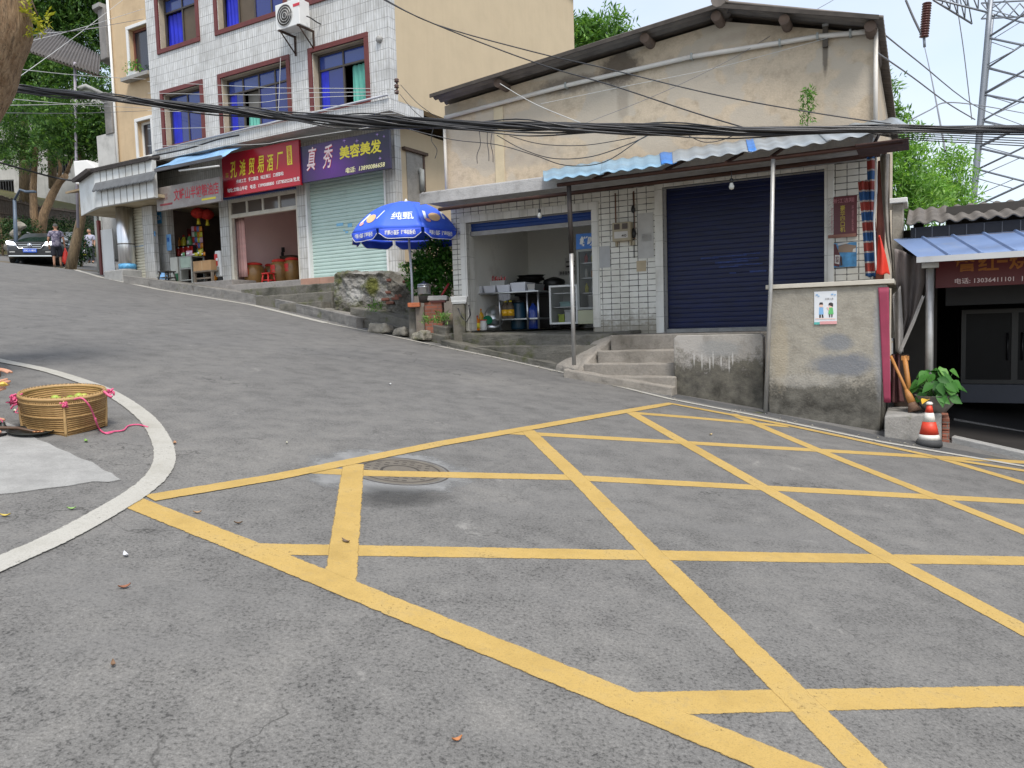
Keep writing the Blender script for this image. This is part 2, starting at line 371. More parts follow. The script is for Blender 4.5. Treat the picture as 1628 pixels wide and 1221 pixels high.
def paint(name,col,dirt,wear,grime):
    t=NT(name); c=t.co('POS'); n=t.noise(c,2.6,9,.72); f=t.noise(c,130,3,.7); k=t.noise(c,18,7,.72); g=t.noise(c,45,4,.7)
    cc=t.mix(1,col,t.ramp(n,[(.28,(.80,.79,.77)),(.6,(1.06,1.06,1.08))]),'MULTIPLY')
    cc=t.mix(t.mr(n,.52,.75,0,dirt),cc,grime); cc=t.mix(t.mr(k,.54,.70,0,dirt),cc,grime)
    cc=t.mix(t.mr(f,.3,.5,.35,0),cc,tuple(x*.5 for x in grime))
    v=t.sep(t.co('UV'))[1]; e=t.math('MINIMUM',v,t.math('SUBTRACT',1,v))
    a=t.mr(t.math('ADD',e,t.math('MULTIPLY',t.math('SUBTRACT',k,.5),.22)),.0,.045)
    holes=t.math('ADD',t.math('MULTIPLY',g,.5),t.math('ADD',t.math('MULTIPLY',n,.35),t.math('MULTIPLY',f,.3)))
    a=t.math('MULTIPLY',a,t.mr(holes,.655,.73,1,1-wear))
    t.bump(f,.4,.004); m=t.fin(cc,.75,0,.2); t.cutout(a); return m
YEL=paint('yellow_paint',(.45,.305,.098),.6,.7,(.34,.25,.115)); WHT=paint('white_paint',(.41,.395,.35),.6,.75,(.29,.275,.23))
def strip(m,pix,w,off,sub=.4,world=False):
    P=[V(q) if world else G(*q) for q in pix]; out=[]
    if sub<.3:
        Q=[]
        for i in range(len(P)-1):
            a,b,c,e=P[max(i-1,0)],P[i],P[i+1],P[min(i+2,len(P)-1)]
            Q+=[.5*((2*b)+(c-a)*k+(2*a-5*b+4*c-e)*k*k+(3*b-a-3*c+e)*k**3) for k in(0,.2,.4,.6,.8)]
        P=Q+[P[-1]]
    for a,b in zip(P,P[1:]):
        k=max(1,int((b-a).length/sub)); out+=[a.lerp(b,i/k) for i in range(k)]
    out.append(P[-1]); L=[];Rr=[]
    for i,q in enumerate(out):
        t=(out[min(i+1,len(out)-1)]-out[max(0,i-1)]); t.z=0; t.normalize(); n=V((-t.y,t.x,0))*w/2
        for lst,e in((L,q+n),(Rr,q-n)): lst.append(V((e.x,e.y,gz(e.x,e.y)+off)))
    n=len(out); b_=len(m.v); ln=0
    for i in range(n):
        if i: ln+=(out[i]-out[i-1]).length
        m.vuv[b_+i]=(ln,0); m.vuv[b_+n+i]=(ln,1)
    m.add(Rr+L,[(i,i+1,n+i+1,n+i) for i in range(n-1)])
m=MB()
for pts in([(1010,1119),(1300,1113),(1628,1107),(2300,1096)],[(405,873),(900,881),(1628,892),(2300,902)],[(485,748),(600,753),(900,759),(1628,798),(2200,830)],[(795,687),(900,693),(1628,735),(1900,753)],[(1000,656),(1100,664),(1252,678)]): strip(m,pts,.15,.0022)
m.build('yellow_road_marking',YEL,base=(0,0,0),kind='structure')
m=MB()
for pts in([(541,925),(562,738)],[(838,684),(935,777),(1030,875),(1230,1074),(1400,1244),(1700,1540)],[(1003,656),(1215,776),(1410,886),(1628,1002),(1900,1150)],[(1163,658),(1330,728),(1490,791),(1628,846),(1900,955)],[(1495,729),(1628,768),(1900,850)]): strip(m,pts,.15,.0034)
m.build('yellow_road_marking',YEL,base=(0,0,0),kind='structure')
m=MB()
strip(m,[(207,798),(405,876),(700,996),(1010,1122),(1300,1241),(1700,1405)],.16,.0046)
strip(m,[(238,793),(440,759),(700,706),(900,671),(1066,642),(1250,676),(1350,697),(1492,728),(1628,749),(1900,800)],.13,.0058)
m.build('yellow_road_marking',YEL,base=(0,0,0),kind='structure')
m=MB()
strip(m,[(70,398),(95,412),(108,424),(125,431),(160,441),(250,460),(400,485),(520,514)],.2,.0064)
strip(m,[(70,398),(95,412),(108,424),(125,431),(160,441),(250,460),(400,485),(520,514),(610,532),(709,553),(785,568),(852,583),(905,595),(960,609),(1066,635),(1200,661),(1400,703),(1628,742),(1900,790)],.1,.0070)
strip(m,[(-700,480),(-300,520),(-120,548),(0,574),(60,586),(110,600),(160,618),(200,640),(235,668),(256,700),(262,730),(250,757),(225,780),(190,803),(100,853),(0,898),(-200,985),(-600,1150)],.14,.0082,.1)
m.build('white_road_marking',WHT,base=(0,0,0),kind='structure')
def softm(name,col,edge=.12,core=1.0,nz=.5,var=.25):
    t=NT(name); c=t.co('POS'); n=t.noise(c,7,8,.7); f=t.noise(c,110,3,.7); v=t.sep(t.co('UV'))[1]
    cc=t.mix(1,col,t.ramp(n,[(.3,(1-var,)*3),(.7,(1+var*.6,)*3)]),'MULTIPLY'); cc=t.mix(t.mr(f,.35,.55,.3,0),cc,tuple(x*.5 for x in col))
    m=t.fin(cc,.9,0,.15); t.cutout(t.math('MULTIPLY',t.mr(t.math('ADD',v,t.math('MULTIPLY',t.math('SUBTRACT',n,.5),nz)),0,edge),core)); t.bump(f,.3,.004); return m
def softpatch(name,pts,off,mat):
    c=sum(pts,V((0,0,0)))/len(pts); n=len(pts); m=MB(); R4=[0,.55,.85,1.0]; vs=[]; 
    for k,r in enumerate(R4[::-1]):
        for q in pts: p=c.lerp(q,r); vs.append(V((p.x,p.y,gz(p.x,p.y)+off)))
    fs=[(k*n+i,k*n+(i+1)%n,(k+1)*n+(i+1)%n,(k+1)*n+i) for k in range(2) for i in range(n)]+[(2*n+i,2*n+(i+1)%n,3*n) for i in range(n)]
    m.add(vs,fs)
    for k,r in enumerate(R4[::-1]):
        for i in range(n): m.vuv[k*n+i]=(0,1-r)
    return m.build(name,mat,base=(0,0,0),kind='structure')
# pale concrete patch under the vendor's feet
CONC=conc('concrete',(.34,.335,.32),(.10,.1,.09),.25); CONCP=conc('patch_concrete',(.36,.375,.375),(.2,.2,.19),.3,co='POS',bump=.25)
def gpatch(name,pix,off,mat,nsub=1):
    P=[G(*q) for q in pix]; m=MB(); m.add([V((q.x,q.y,gz(q.x,q.y)+off)) for q in P],[tuple(range(len(P)))]); return m.build(name,mat,base=(0,0,0),kind='structure')
softpatch('concrete_patch',[G(*q) for q in [(-500,680),(-100,668),(12,672),(24,677),(35,684),(52,692),(60,699),(78,705),(92,713),(110,719),(126,728),(150,736),(168,749),(180,753),(194,764),(176,768),(150,767),(110,774),(60,780),(22,786),(-10,788),(-500,860)][::-1]],.004,softm('patch_concrete_soft',(.31,.305,.29),.03,1,.035,.22))
# gutter of dark grit along the wall on the right
m=MB(); strip(m,[(1066,628),(1210,656),(1400,696),(1500,714),(1628,738)],.3,.0016); m.build('road_gutter',conc('gutter_grit',(.10,.10,.1),(.03,.03,.03),.5,.1,co='POS'),base=(0,0,0),kind='structure')
# manhole: repair ring of mortar and an iron cover
mc=G(632,748); 
def disc(c,r,off,n=48,wob=0,r0=0):
    pts=[]
    for k in range(n):
        a=2*math.pi*k/n; rr=r*(1+wob*(noise_(a))) ; x,y=c.x+rr*math.cos(a),c.y+rr*math.sin(a); pts.append(V((x,y,gz(x,y)+off)))
    return pts
def noise_(a): return math.sin(3*a+1)*.5+math.sin(7*a)*.3+math.sin(11*a+2)*.2
softpatch('mortar_ring',disc(mc+V((-.07,-.04,0)),.60,.0008,64,.08),.0008,softm('mortar_soft',(.255,.255,.25),.2,.85,.5))
softpatch('oil_stain',[G(*q) for q in((570,770),(640,772),(700,776),(735,790),(690,806),(620,812),(565,806),(545,790))][::-1],.0012,softm('oil_soft',(.075,.074,.072),.6,.5,.8))
IRON=plain('iron_cover',(.2,.175,.14),.6,.4,.3,12,.4,(.08,.07,.06),6,.4,80,'Object')
t=thing('manhole_cover','round cast iron manhole cover with yellow lines painted across it','manhole',(mc.x+.02,mc.y,mc.z))
m=MB(); P=disc(mc+V((.02,0,0)),.325,.0013); m.add(P,[tuple(range(48))]); m.build('plate',IRON,t)
m=MB()
for r0,r1 in((.335,.35),(.27,.285),(.12,.14)):
    a=disc(mc+V((.02,0,0)),r0,.0016); b=disc(mc+V((.02,0,0)),r1,.0016)
    m.add(a+b,[(i,48+i,48+(i+1)%48,(i+1)%48) for i in range(48)])
for k in range(-4,5):
    for j in range(-4,5):
        if math.hypot(k,j)>4.3 or math.hypot(k,j)<2.3: continue
        x,y=mc.x+.02+k*.058,mc.y+j*.058; w=.016
        m.add([V((x+dx*w,y+dy*w*.6,gz(x+dx*w,y+dy*w*.6)+.0016)) for dx,dy in((-1,-1),(1,-1),(1,1),(-1,1))],[(0,1,2,3)])
m.build('raised_pattern',plain('iron_dark',(.07,.06,.05),.7,.3),t)
# ---- pavement and kerb beside the shops, stepping with the hill ----
OLDC=conc('old_concrete',(.25,.235,.21),(.05,.05,.038),.55,.12,co='POS',bump=.9)
KERB=conc('kerb_concrete',(.22,.21,.195),(.045,.045,.038),.55,.1,co='POS',bump=.6)
def gslab(name,pts,top,mat,bot=-.5,fr=LB,bev=.012):
    m=MB(); m.prism(pts,lambda x,y:fr.g(x,y)+bot,(lambda x,y:fr.g(x,y)+top) if not callable(top) else top); return m.build(name,mat,fr=fr,bev=bev,kind='structure')
def kline(pix): return [LB.G(*q).to_2d()[:] for q in pix]
KL=kline([(190,450),(230,455),(300,466),(345,473),(400,482),(460,496),(520,511),(560,521)])
pav=[(x,y+.12) for x,y in KL]
# kerb stones: one running body
m=MB()
for (a,b) in zip(pav,pav[1:]):
    d=(b[0]-a[0],b[1]-a[1]); L=math.hypot(*d); n=(-d[1]/L*.16,d[0]/L*.16)
    m.prism([a,b,(b[0]+n[0],b[1]+n[1]),(a[0]+n[0],a[1]+n[1])],lambda x,y:LB.g(x,y)-.3,lambda x,y:LB.g(x,y)+.21)
m.build('kerb',KERB,fr=LB,bev=.01,rough=.05,kind='structure')
m=MB(); pv=[(x+.02,y+.15) for x,y in pav]; m.prism(pv+[(-.2,3),(-8.6,3)],lambda x,y:LB.g(x,y)-.5,lambda x,y:LB.g(x,y)+.19); m.build('pavement',OLDC,fr=LB,rough=.05,kind='structure')
# shop floor plinths, level
m=MB(); m.box(-5.75,-.05,.35,7,1.5,2.82); m.build('shop_floor',conc('floor_concrete',(.3,.28,.26),(.08,.07,.06),.4,.05),fr=LB,bev=.015,kind='structure')
m=MB(); m.box(-8.4,-5.75,.55,7,1.5,2.98); m.build('shop_floor',conc('floor_concrete',(.3,.28,.26),(.08,.07,.06),.4,.05),fr=LB,bev=.015,kind='structure')
STEPC=conc('step_concrete',(.165,.155,.132),(.028,.03,.018),.6,.35,co='POS',bump=1.0)
for (x0,x1,y0,y1,z) in((-4.6,-1.25,-.15,.4,2.64),(-3.7,-1.25,-.5,-.15,2.42),(-2.6,-1.3,-.8,-.5,2.2)):
    m=MB(); m.box(x0,x1,y0,y1,1.2,z); m.build('shop_step',STEPC,fr=LB,bev=.02,rough=.05,kind='structure')
m=MB()
for i in range(4): m.box(-2.75+i*.62,-2.75+i*.62+.61,.05,.349,2.5,2.80+.001*i)
m.build('tiled_step',plain('red_floor_tile',(.42,.24,.17),.5,0,.2,3,.4),fr=LB,bev=.006,kind='structure')
# ---- right-hand shop platforms (RB frame) ----
def zpoly(name,pix,z,back,bot,mat,fr=RB,bev=.02):
    pts=[fr.Z(px,py,z).to_2d()[:] for px,py in pix]+list(back)
    a=sum(p[0]*q[1]-q[0]*p[1] for p,q in zip(pts,pts[1:]+pts[:1]))
    if a<0: pts=pts[::-1]
    m=MB(); m.prism(pts,bot,z); return m.build(name,mat,fr=fr,bev=bev,kind='structure')
m=MB(); m.prism([(-4.78,-.28),(-2.2,-.86),(-1.42,-.98),(-1.2,-.6),(-1.2,3.9),(-4.78,3.9)],.9,lambda x,y:1.465+.11*min(0,y)); m.build('shop_floor',STEPC,fr=RB,bev=.025,rough=0.070,kind='structure')
m=MB(); m.prism([(-4.72,-.56),(-1.9,-1.24),(-1.5,-1.1),(-1.5,-.7),(-4.7,-.15)],.7,1.2); m.build('shop_step',STEPC,fr=RB,bev=.02,rough=0.070,kind='structure')
m=MB(); m.prism([(-4.75,-.6),(-2.05,-1.33),(-1.6,-1.2),(-1.6,-.9),(-4.7,-.3)],lambda x,y:RB.g(x,y)-.4,lambda x,y:RB.g(x,y)+.09); m.build('pavement',STEPC,fr=RB,bev=.015,rough=0.070,kind='structure')
m=MB(); m.prism([(-7.6,.42),(-4.8,-.32),(-4.75,.3),(-7.5,.95)],lambda x,y:RB.g(x,y)-.4,lambda x,y:RB.g(x,y)+.30+(x+4.8)*-.02); m.build('kerb',STEPC,fr=RB,bev=.02,rough=0.070,kind='structure')
m=MB(); m.prism([(-8.6,.62),(-4.7,-.5),(-4.75,-.2),(-8.6,1.0)],lambda x,y:RB.g(x,y)-.4,lambda x,y:RB.g(x,y)+.16); m.build('pavement',STEPC,fr=RB,bev=.015,rough=0.070,kind='structure')
m=MB(); m.prism([(-7.6,.9),(-4.78,.2),(-4.78,6),(-7.6,6)],.5,lambda x,y:RB.g(x,y)+.22); m.build('alley_floor',SOIL,fr=RB,kind='structure')
PORC=conc('porch_concrete',(.30,.272,.235),(.075,.065,.05),.55,.0,co='POS',bump=.6)
m=MB(); m.box(-1.32,2.3,-1.18,.05,.3,1.34); m.build('porch_floor',PORC,fr=RB,bev=.02,kind='structure')
for i,(x0,y0,z) in enumerate(((-1.45,-1.42,1.12),(-1.58,-1.64,.94),(-1.68,-1.86,.77))):
    m=MB(); m.box(x0,-.14,y0,y0+.3,.0,z); m.build('porch_step',PORC,fr=RB,bev=.02,rough=0.035,kind='structure')
m=MB(); m.prism([(-1.75,-1.98),(-.14,-2.02),(-.14,-1.8),(-1.75,-1.8)],lambda x,y:RB.g(x,y)-.3,lambda x,y:RB.g(x,y)+.12); m.build('porch_step',PORC,fr=RB,bev=.02,rough=0.035,kind='structure')
m=MB()
m.hexa([(-2.25,-1.3,.4),(-1.56,-1.9,.3),(-1.3,-.9,.5),(-1.7,-.7,.5)],[(-2.2,-1.27,.92),(-1.62,-1.72,.86),(-1.3,-1.0,1.36),(-1.62,-.75,1.33)]); m.build('cement_ramp',PORC,fr=RB,bev=.05,rough=0.100,kind='structure')

# ======================= TILED APARTMENT BUILDING (LB frame) =======================
TW=tile('white_strip_tile',.072,.215,(.60,.60,.585),(.13,.125,.115),.0055,0.0,.3,.5,(.27,.26,.24),.08,streak=.3)
TW2=tile('white_pillar_tile',.085,.26,(.58,.575,.55),(.14,.13,.12),.007,0.0,.3,.7,(.3,.27,.22),.1,streak=.45)
BEIGE=plain('beige_render',(.50,.405,.27),.9,0,.07,2.0,.12,(.3,.23,.14),.5,.25,45,streak=.1)
MAROON=plain('maroon_trim',(.13,.026,.022),.55,0,.25,5,.15,(.05,.03,.03),3)
ALU=plain('window_frame_metal',(.09,.075,.065),.45,.5,.15,8)
GLB=glassm('blue_window_glass',(.012,.022,.16),.08)
GLB2=glassm('pale_blue_window_glass',(.03,.06,.25),.08)
CURT=plain('blue_curtain',(.012,.022,.50),.6,0,.35,3)
GRNC=plain('green_curtain',(.12,.42,.34),.7,0,.2,3)
DKIN=plain('dark_interior',(.03,.028,.026),.9); BRN=plain('brown_board',(.10,.075,.05),.7,0,.2,3)
RENDR=plain('reveal_render',(.42,.36,.26),.9,0,.2,3,.5,(.1,.09,.07))
WHITEP=plain('white_plastic',(.7,.7,.68),.4,0,.06,3,.15,(.3,.29,.26))
bld=thing('apartment_building','three storey apartment block faced in white strip tiles with blue maroon framed windows','building',(-4,0,2.8),LB)
XL,XR=-7.85,.24; ZF=6.47
M2=LB.rect([(347,122),(460,87),(353,221),(464,190)]); M3=LB.rect([(490,72),(584,42),(496,182),(588,159)]); M1=LB.rect([(257,155),(322,133),(261,245),(327,228)])
FH=3.05
zt=(M1[3]+M2[3]+M3[3])/3; zb=(M1[2]+M2[2]+M3[2])/3
W1b=LB.p(252,86)[1]; 
UP=W1b-zb
wins=[]
for q in(M1,M2,M3): wins.append((q[0],q[1],zb,zt))
a=LB.p(252,86)[0]; b=LB.p(321,62)[0]; wins.append((M1[0],M1[1],zb+UP,zt+UP)); wins.append((M2[0],M2[1],zb+UP,zt+UP)); wins.append((M3[0],M3[1],zb+UP,zt+UP))
T_=.09
holes=[(x0+T_,x1-T_,z0+T_,z1-T_) for x0,x1,z0,z1 in wins]
ZT=zt+UP+1.0
m=MB(); m.wall(XL,XR,ZF,ZT,0,.24,holes); m.build('front_wall',TW,bld,fr=LB)
m=MB(); m.box(XR-.24,XR,.24,9.2,ZF,ZT+.3); m.box(XL,XL+.2,.24,9.2,ZF,ZT+.3); m.box(XL+.2,XR-.24,9,9.2,2,ZT+.3); m.build('side_wall',BEIGE,bld)
m=MB(); m.box(XL-.1,XR+.1,-.1,9.3,ZT+.3,ZT+.5); m.build('roof',CONC,bld)
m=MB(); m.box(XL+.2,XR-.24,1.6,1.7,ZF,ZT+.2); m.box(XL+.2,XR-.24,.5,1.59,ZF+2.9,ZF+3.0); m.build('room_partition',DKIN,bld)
for k,(x0,x1,z0,z1) in enumerate(wins):
    m=MB(); m.frame(x0-.02,x1+.02,z0-.02,z1+.02,T_+.02,-.035,.02); w=m.build('window',MAROON,bld,bev=.006)
    i0,i1,j0,j1=x0+T_,x1-T_,z0+T_,z1-T_
    m=MB(); m.box(i0,i0+.02,.022,.16,j0,j1); m.box(i1-.02,i1,.022,.16,j0,j1); m.box(i0+.02,i1-.02,.022,.16,j1-.02,j1); m.box(i0+.02,i1-.02,.022,.16,j0,j0+.02); m.build('reveal',RENDR,w)
    i0+=.02;i1-=.02;j0+=.02;j1-=.02
    n=4 if k%3==1 else 2; zt_=j0+(j1-j0)*.72; fx=.045
    m=MB(); m.frame(i0,i1,j0,j1,fx,.16,.21); m.box(i0+fx,i1-fx,.16,.21,zt_-fx/2,zt_+fx/2)
    cols=[i0+(i1-i0)*q/n for q in range(n+1)]
    for c in cols[1:-1]:
        m.box(c-fx/2,c+fx/2,.163,.207,j0+fx,zt_-fx/2); m.box(c-fx/2,c+fx/2,.163,.207,zt_+fx/2,j1-fx)
    m.build('frame',ALU,w,bev=.004)
    m=MB()
    for q in range(n): m.quad((cols[q]+fx/2,.187,zt_+fx/2),(cols[q+1]-fx/2,.187,zt_+fx/2),(cols[q+1]-fx/2,.187,j1-fx),(cols[q]+fx/2,.187,j1-fx))
    m.build('pane',GLB2,w)
    # lower lights: which are glazed, which stand open
    pat={0:'gg',1:'gogg',2:'gc',3:'cb',4:'cbgg',5:'gg'}[k]
    gl=MB(); cu=MB(); gc=MB()
    for q,ch in enumerate(pat):
        a,b=cols[q]+fx/2,cols[q+1]-fx/2
        def drape(mm,a,b,z0,z1,y,amp=.02,fr_=9):
            mm.grid(lambda u,v:V((a+(b-a)*u,y+amp*math.sin(u*fr_*3+v)+.004*math.sin(u*60),z0+(z1-z0)*v)),24,4)
        if ch=='g': gl.quad((a,.187,j0+fx),(b,.187,j0+fx),(b,.187,zt_-fx/2),(a,.187,zt_-fx/2))
        elif ch=='c' and k!=2: drape(cu,a,b,j0+fx,zt_-.03,.25,.015)
        elif ch=='c': drape(gc,a+.16,b,j0+.02,zt_-.03,.25,.02)
        elif ch=='b': gl.m=1; gl.quad((a,.2,j0+fx),(b,.2,j0+fx),(b,.2,zt_-fx/2),(a,.2,zt_-fx/2)); gl.m=0
        elif ch=='o': drape(gc,a+.02,b-.02,j0+.02,j0+(zt_-j0)*.38,.26,.02); gl.m=2; gl.quad((a,.3,j0),(b,.3,j0),(b,.3,zt_),(a,.3,zt_)); gl.m=0
    if k in(0,1,2): drape(cu,cols[0]+.1,cols[0]+(.42 if k!=1 else .3),j0+fx,zt_,.184,.0015) if k!=2 else drape(cu,cols[0]+.08,cols[0]+.3,j0+fx,zt_,.184,.0015)
    if gl.v: gl.build('pane',[GLB,BRN,plain('grey_wall_inside',(.2,.19,.17),.9)],w)
    if cu.v: cu.build('curtain',CURT,w)
    if gc.v: gc.build('curtain',GRNC,w)
# overhang: soffit and lip
YS=.85
m=MB(); m.box(XL,XR,-.06,YS+.3,ZF-.27,ZF); m.build('overhang',TW,bld,bev=.008)
m=MB(); m.tube([LB.loc(LB.w(XL+.2,-.1,ZF-.02)),LB.loc(LB.w(-3,-.1,ZF+.02)),LB.loc(LB.w(XR,-.1,ZF+.05))],.025); m.build('conduit',plain('grey_pipe',(.4,.41,.45),.5),bld)
# ground floor in the recessed plane
def lx(px,py,y=YS): return LB.p(px,py,y)[0]
def lz(px,py,y=YS): return LB.p(px,py,y)[1]
xa=lx(634,400); xs1=lx(617,400); xs0=lx(490,400); xp0=lx(476,400); xw0=lx(366,400); xg1=lx(352,400); xg0=lx(268,400); xe=lx(246,400)
zs1=lz(550,277); zfl=2.82; ztp=lz(430,308); zbr=lz(430,335)
ZC=ZF-.27
m=MB(); m.wall(xe,xa,2.6,ZC,YS,YS+.22,[(xs0,xs1,2.5,zs1+.45),(xw0,xp0,2.5,ztp),(xg0,xg1,2.5,5.3)]); m.build('ground_floor_wall',TW2,bld)
m=MB(); m.box(xa-.22,xa,YS+.22,8.5,2.0,ZC-.002); m.build('lower_side_wall',BEIGE,bld)
# blocked old doorway in the alley wall, with a rusty lintel and a vent pipe
def sidep(px,py):
    d=ray(px,py); o=CAM-LB.O; t=(xa-o.dot(LB.ux))/d.dot(LB.ux); q=o+d*t; return q.dot(LB.uy),q.z
ya,zu=sidep(645,240); yb_,_=sidep(671,262); _,zl=sidep(650,318)
m=MB(); m.box(xa+.002,xa+.02,ya,yb_,zl-1.5,zu); m.build('blocked_doorway',conc('grey_infill',(.30,.285,.255),(.1,.09,.075),.45),bld)
m=MB(); m.box(xa+.002,xa+.09,ya-.15,yb_+.15,zu+.001,zu+.07); m.box(xa+.002,xa+.05,yb_,yb_+.06,zl-1.5,zu); m.build('door_lintel',plain('lintel_rust',(.10,.065,.045),.85,0,.4,8),bld)
m=MB(); yv=ya+(yb_-ya)*.75; m.tube([(xa+.1,yv,zl+.25),(xa+.1,yv,zl+.75)],.06,10); m.tube([(xa+.02,yv,zl+.7),(xa+.1,yv,zl+.75)],.06,10); m.build('vent_pipe',plain('grey_metal_paint',(.3,.31,.29)),bld)
# rooms
PINK=plain('pink_wall',(.82,.60,.56),.9,0,.06,2)
m=MB(); m.box(xw0-.25,xp0+.2,3.6,3.7,2.8,5.6); m.box(xw0-.3,xw0-.15,YS+.225,3.6,2.8,5.6); m.box(xp0+.14,xp0+.26,YS+.225,3.6,2.8,5.6); m.build('wine_shop_room',PINK,bld)
m=MB(); m.box(xw0-.15,xp0+.14,YS+.225,3.6,5.35,5.45); m.build('ceiling',plain('pale_ceiling',(.8,.74,.7),.9),bld)
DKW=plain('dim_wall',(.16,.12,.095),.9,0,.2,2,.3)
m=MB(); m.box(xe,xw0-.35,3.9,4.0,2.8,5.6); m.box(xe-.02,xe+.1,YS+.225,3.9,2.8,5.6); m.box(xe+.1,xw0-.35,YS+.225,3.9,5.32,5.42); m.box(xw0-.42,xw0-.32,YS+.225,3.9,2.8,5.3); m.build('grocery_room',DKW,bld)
def shutter(x0,x1,z0,z1,y,pitch,amp,mat,parent,name='roller_shutter',slope=None):
    m=MB(); n=int((z1-z0)/pitch); vs=[];fs=[]
    prof=[(0,0),(.12,-1),(.5,-1.25),(.88,-1),(.97,.2)]
    rows=[]
    for i in range(n+1):
        for u,d in prof:
            z=z0+(i+u)*pitch
            if z<=z1: rows.append((z,y+d*amp))
    for z,yy in rows: vs+=[(x0,yy,z),(x1,yy,z)]
    m.add(vs,[(2*i,2*i+1,2*i+3,2*i+2) for i in range(len(rows)-1)])
    m.box(x0-.01,x1+.01,y-.025,y+.03,z0-.06,z0-.001)
    return m.build(name,mat,parent)
SHG=shutm('pale_green_shutter',(.47,.60,.55),dirt=.12)
shutter(xs0+.03,xs1-.03,2.9,zs1+.5,YS+.13,.088,.017,SHG,bld)
m=MB(); m.box(xs0-.005,xs0+.045,YS-.012,YS+.14,2.8,zs1+.4); m.build('shutter_rail',WHITEP,bld)
m=MB(); m.box(xs1-.045,xs1+.005,YS-.012,YS+.14,2.8,zs1+.4); m.build('shutter_rail',WHITEP,bld)
# blue flyers stuck to the shutter
m=MB()
for px,py,w,h in((540,357,.22,.07),(556,358,.14,.09),(551,369,.09,.05),(547,366,.05,.03)): x,z=LB.p(px,py,YS+.1); m.box(x-w/2,x+w/2,YS+.105,YS+.109,z-h/2,z+h/2)
m.build('paper_scraps',plain('sky_blue_paper',(.22,.5,.72),.8,0,.3,20),bld)
# wine shop frame with transom
CREAM=plain('cream_frame_paint',(.60,.56,.47),.5,0,.12,6,.35,(.25,.2,.14),4)
pass
m=MB(); m.box(xw0,xw0+.09,YS+.02,YS+.12,2.83,ztp); m.box(xp0-.07,xp0-.005,YS+.02,YS+.12,2.83,ztp); m.box(xw0+.09,xp0-.07,YS+.02,YS+.12,zbr-.05,zbr+.05); m.box(xw0+.09,xp0-.07,YS+.02,YS+.12,ztp-.07,ztp)
for k in(1,2,3): c=xw0+.09+(xp0-xw0-.16)*k/4; m.box(c-.03,c+.03,YS+.03,YS+.11,zbr+.05,ztp-.07)
m.build('transom_frame',CREAM,bld,bev=.006)
m=MB(); m.box(xw0+.09,xp0-.07,YS+.06,YS+.068,zbr+.05,ztp-.07); m.build('transom_glass',glassm('smoky_glass',(.12,.1,.085),.12),bld)
m=MB(); m.box(xw0-.12,xp0,YS-.09,YS-.01,ztp+.02,ztp+.2); m.build('shutter_box',plain('blue_box_paint',(.02,.06,.22),.4,0,.2,3,.2),bld)
# mailbox-like vent on the upper wall
m=MB(); x,z=LB.p(604,63); m.lathe([(0,0),(.07,0),(.075,.05),(.05,.08),(0,.08)],(0,0,0),16)
m.v=[V((x+q.x,-q.z,z+q.y)) for q in m.v]; m.build('vent_cap',CONC,bld)
# ---------------- shop signs ----------------
def gradpanel(name,c1,c2,cx,cz,r):  # printed gradient, brighter towards the given centre
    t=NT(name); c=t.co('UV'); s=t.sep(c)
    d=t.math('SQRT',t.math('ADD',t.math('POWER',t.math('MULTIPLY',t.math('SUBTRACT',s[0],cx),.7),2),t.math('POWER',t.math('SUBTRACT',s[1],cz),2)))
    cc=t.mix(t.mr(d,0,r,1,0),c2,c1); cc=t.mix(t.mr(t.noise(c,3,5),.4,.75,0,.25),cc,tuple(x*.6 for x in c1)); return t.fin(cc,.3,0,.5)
def ctr(pix,y,u,v,fr=LB):
    q=fr.rect(pix,y); return q[0]+(q[1]-q[0])*u,q[2]+(q[3]-q[2])*v
def signboard(name,label,pix,y,mat,th=.08,fr=LB,tilt=0,group=None,bot=None):
    x0,x1,z0,z1=fr.rect(pix,y)
    t=thing(name,label,'sign',((x0+x1)/2,y,z0),fr,group)
    m=MB(); m.box(x0,x1,y,y+th,z0,z1); m.build('panel',mat,t,bev=.008)
    m=MB(); m.frame(x0-.012,x1+.012,z0-.012,z1+.012,.02,y-.006,y+th+.004) ; 
    return t,x0,x1,z0,z1
YG=.34
YTX=plain('yellow_letter',(.78,.66,.05),.5,0,.06); WTX=plain('white_letter',(.8,.8,.78),.5,0,.05); RTX=plain('red_letter',(.55,.03,.05),.5,0,.1); GTX=plain('gold_letter',(.55,.42,.05),.5); PKT=plain('pink_white_letter',(.85,.68,.68),.5)
t,x0,x1,z0,z1=signboard('shop_sign','purple salon sign with yellow and white Chinese characters above the pale green shutter',[(477,232),(618,207),(479,293),(620,266)],YG,gradpanel('purple_panel',(.12,.022,.24),(.014,.010,.032),*ctr([(477,232),(618,207),(479,293),(620,266)],.34,.38,.35),.8))
L=lambda u:x0+(x1-x0)*u
Hh=lambda v:z0+(z1-z0)*v
text('lettering','真',RTX,t,L(.073)+.012,L(.195)+.012,Hh(.30)-.01,Hh(.93)-.01,YG-.004,.02,.35); text('lettering','秀',RTX,t,L(.265)+.012,L(.385)+.012,Hh(.28)-.01,Hh(.91)-.01,YG-.004,.02,.35)
text('lettering','真',PKT,t,L(.073),L(.195),Hh(.30),Hh(.93),YG-.008,.008,.35); text('lettering','秀',PKT,t,L(.265),L(.385),Hh(.28),Hh(.91),YG-.008,.008,.35)
text('lettering','美容美发',YTX,t,L(.46),L(.92),Hh(.45),Hh(.80),YG-.006,.03); text('lettering','电话:  13890086658',plain('pale_yellow_letter',(.8,.75,.4),.5),t,L(.52),L(.95),Hh(.06),Hh(.21),YG-.006,.02,.2)
m=MB()
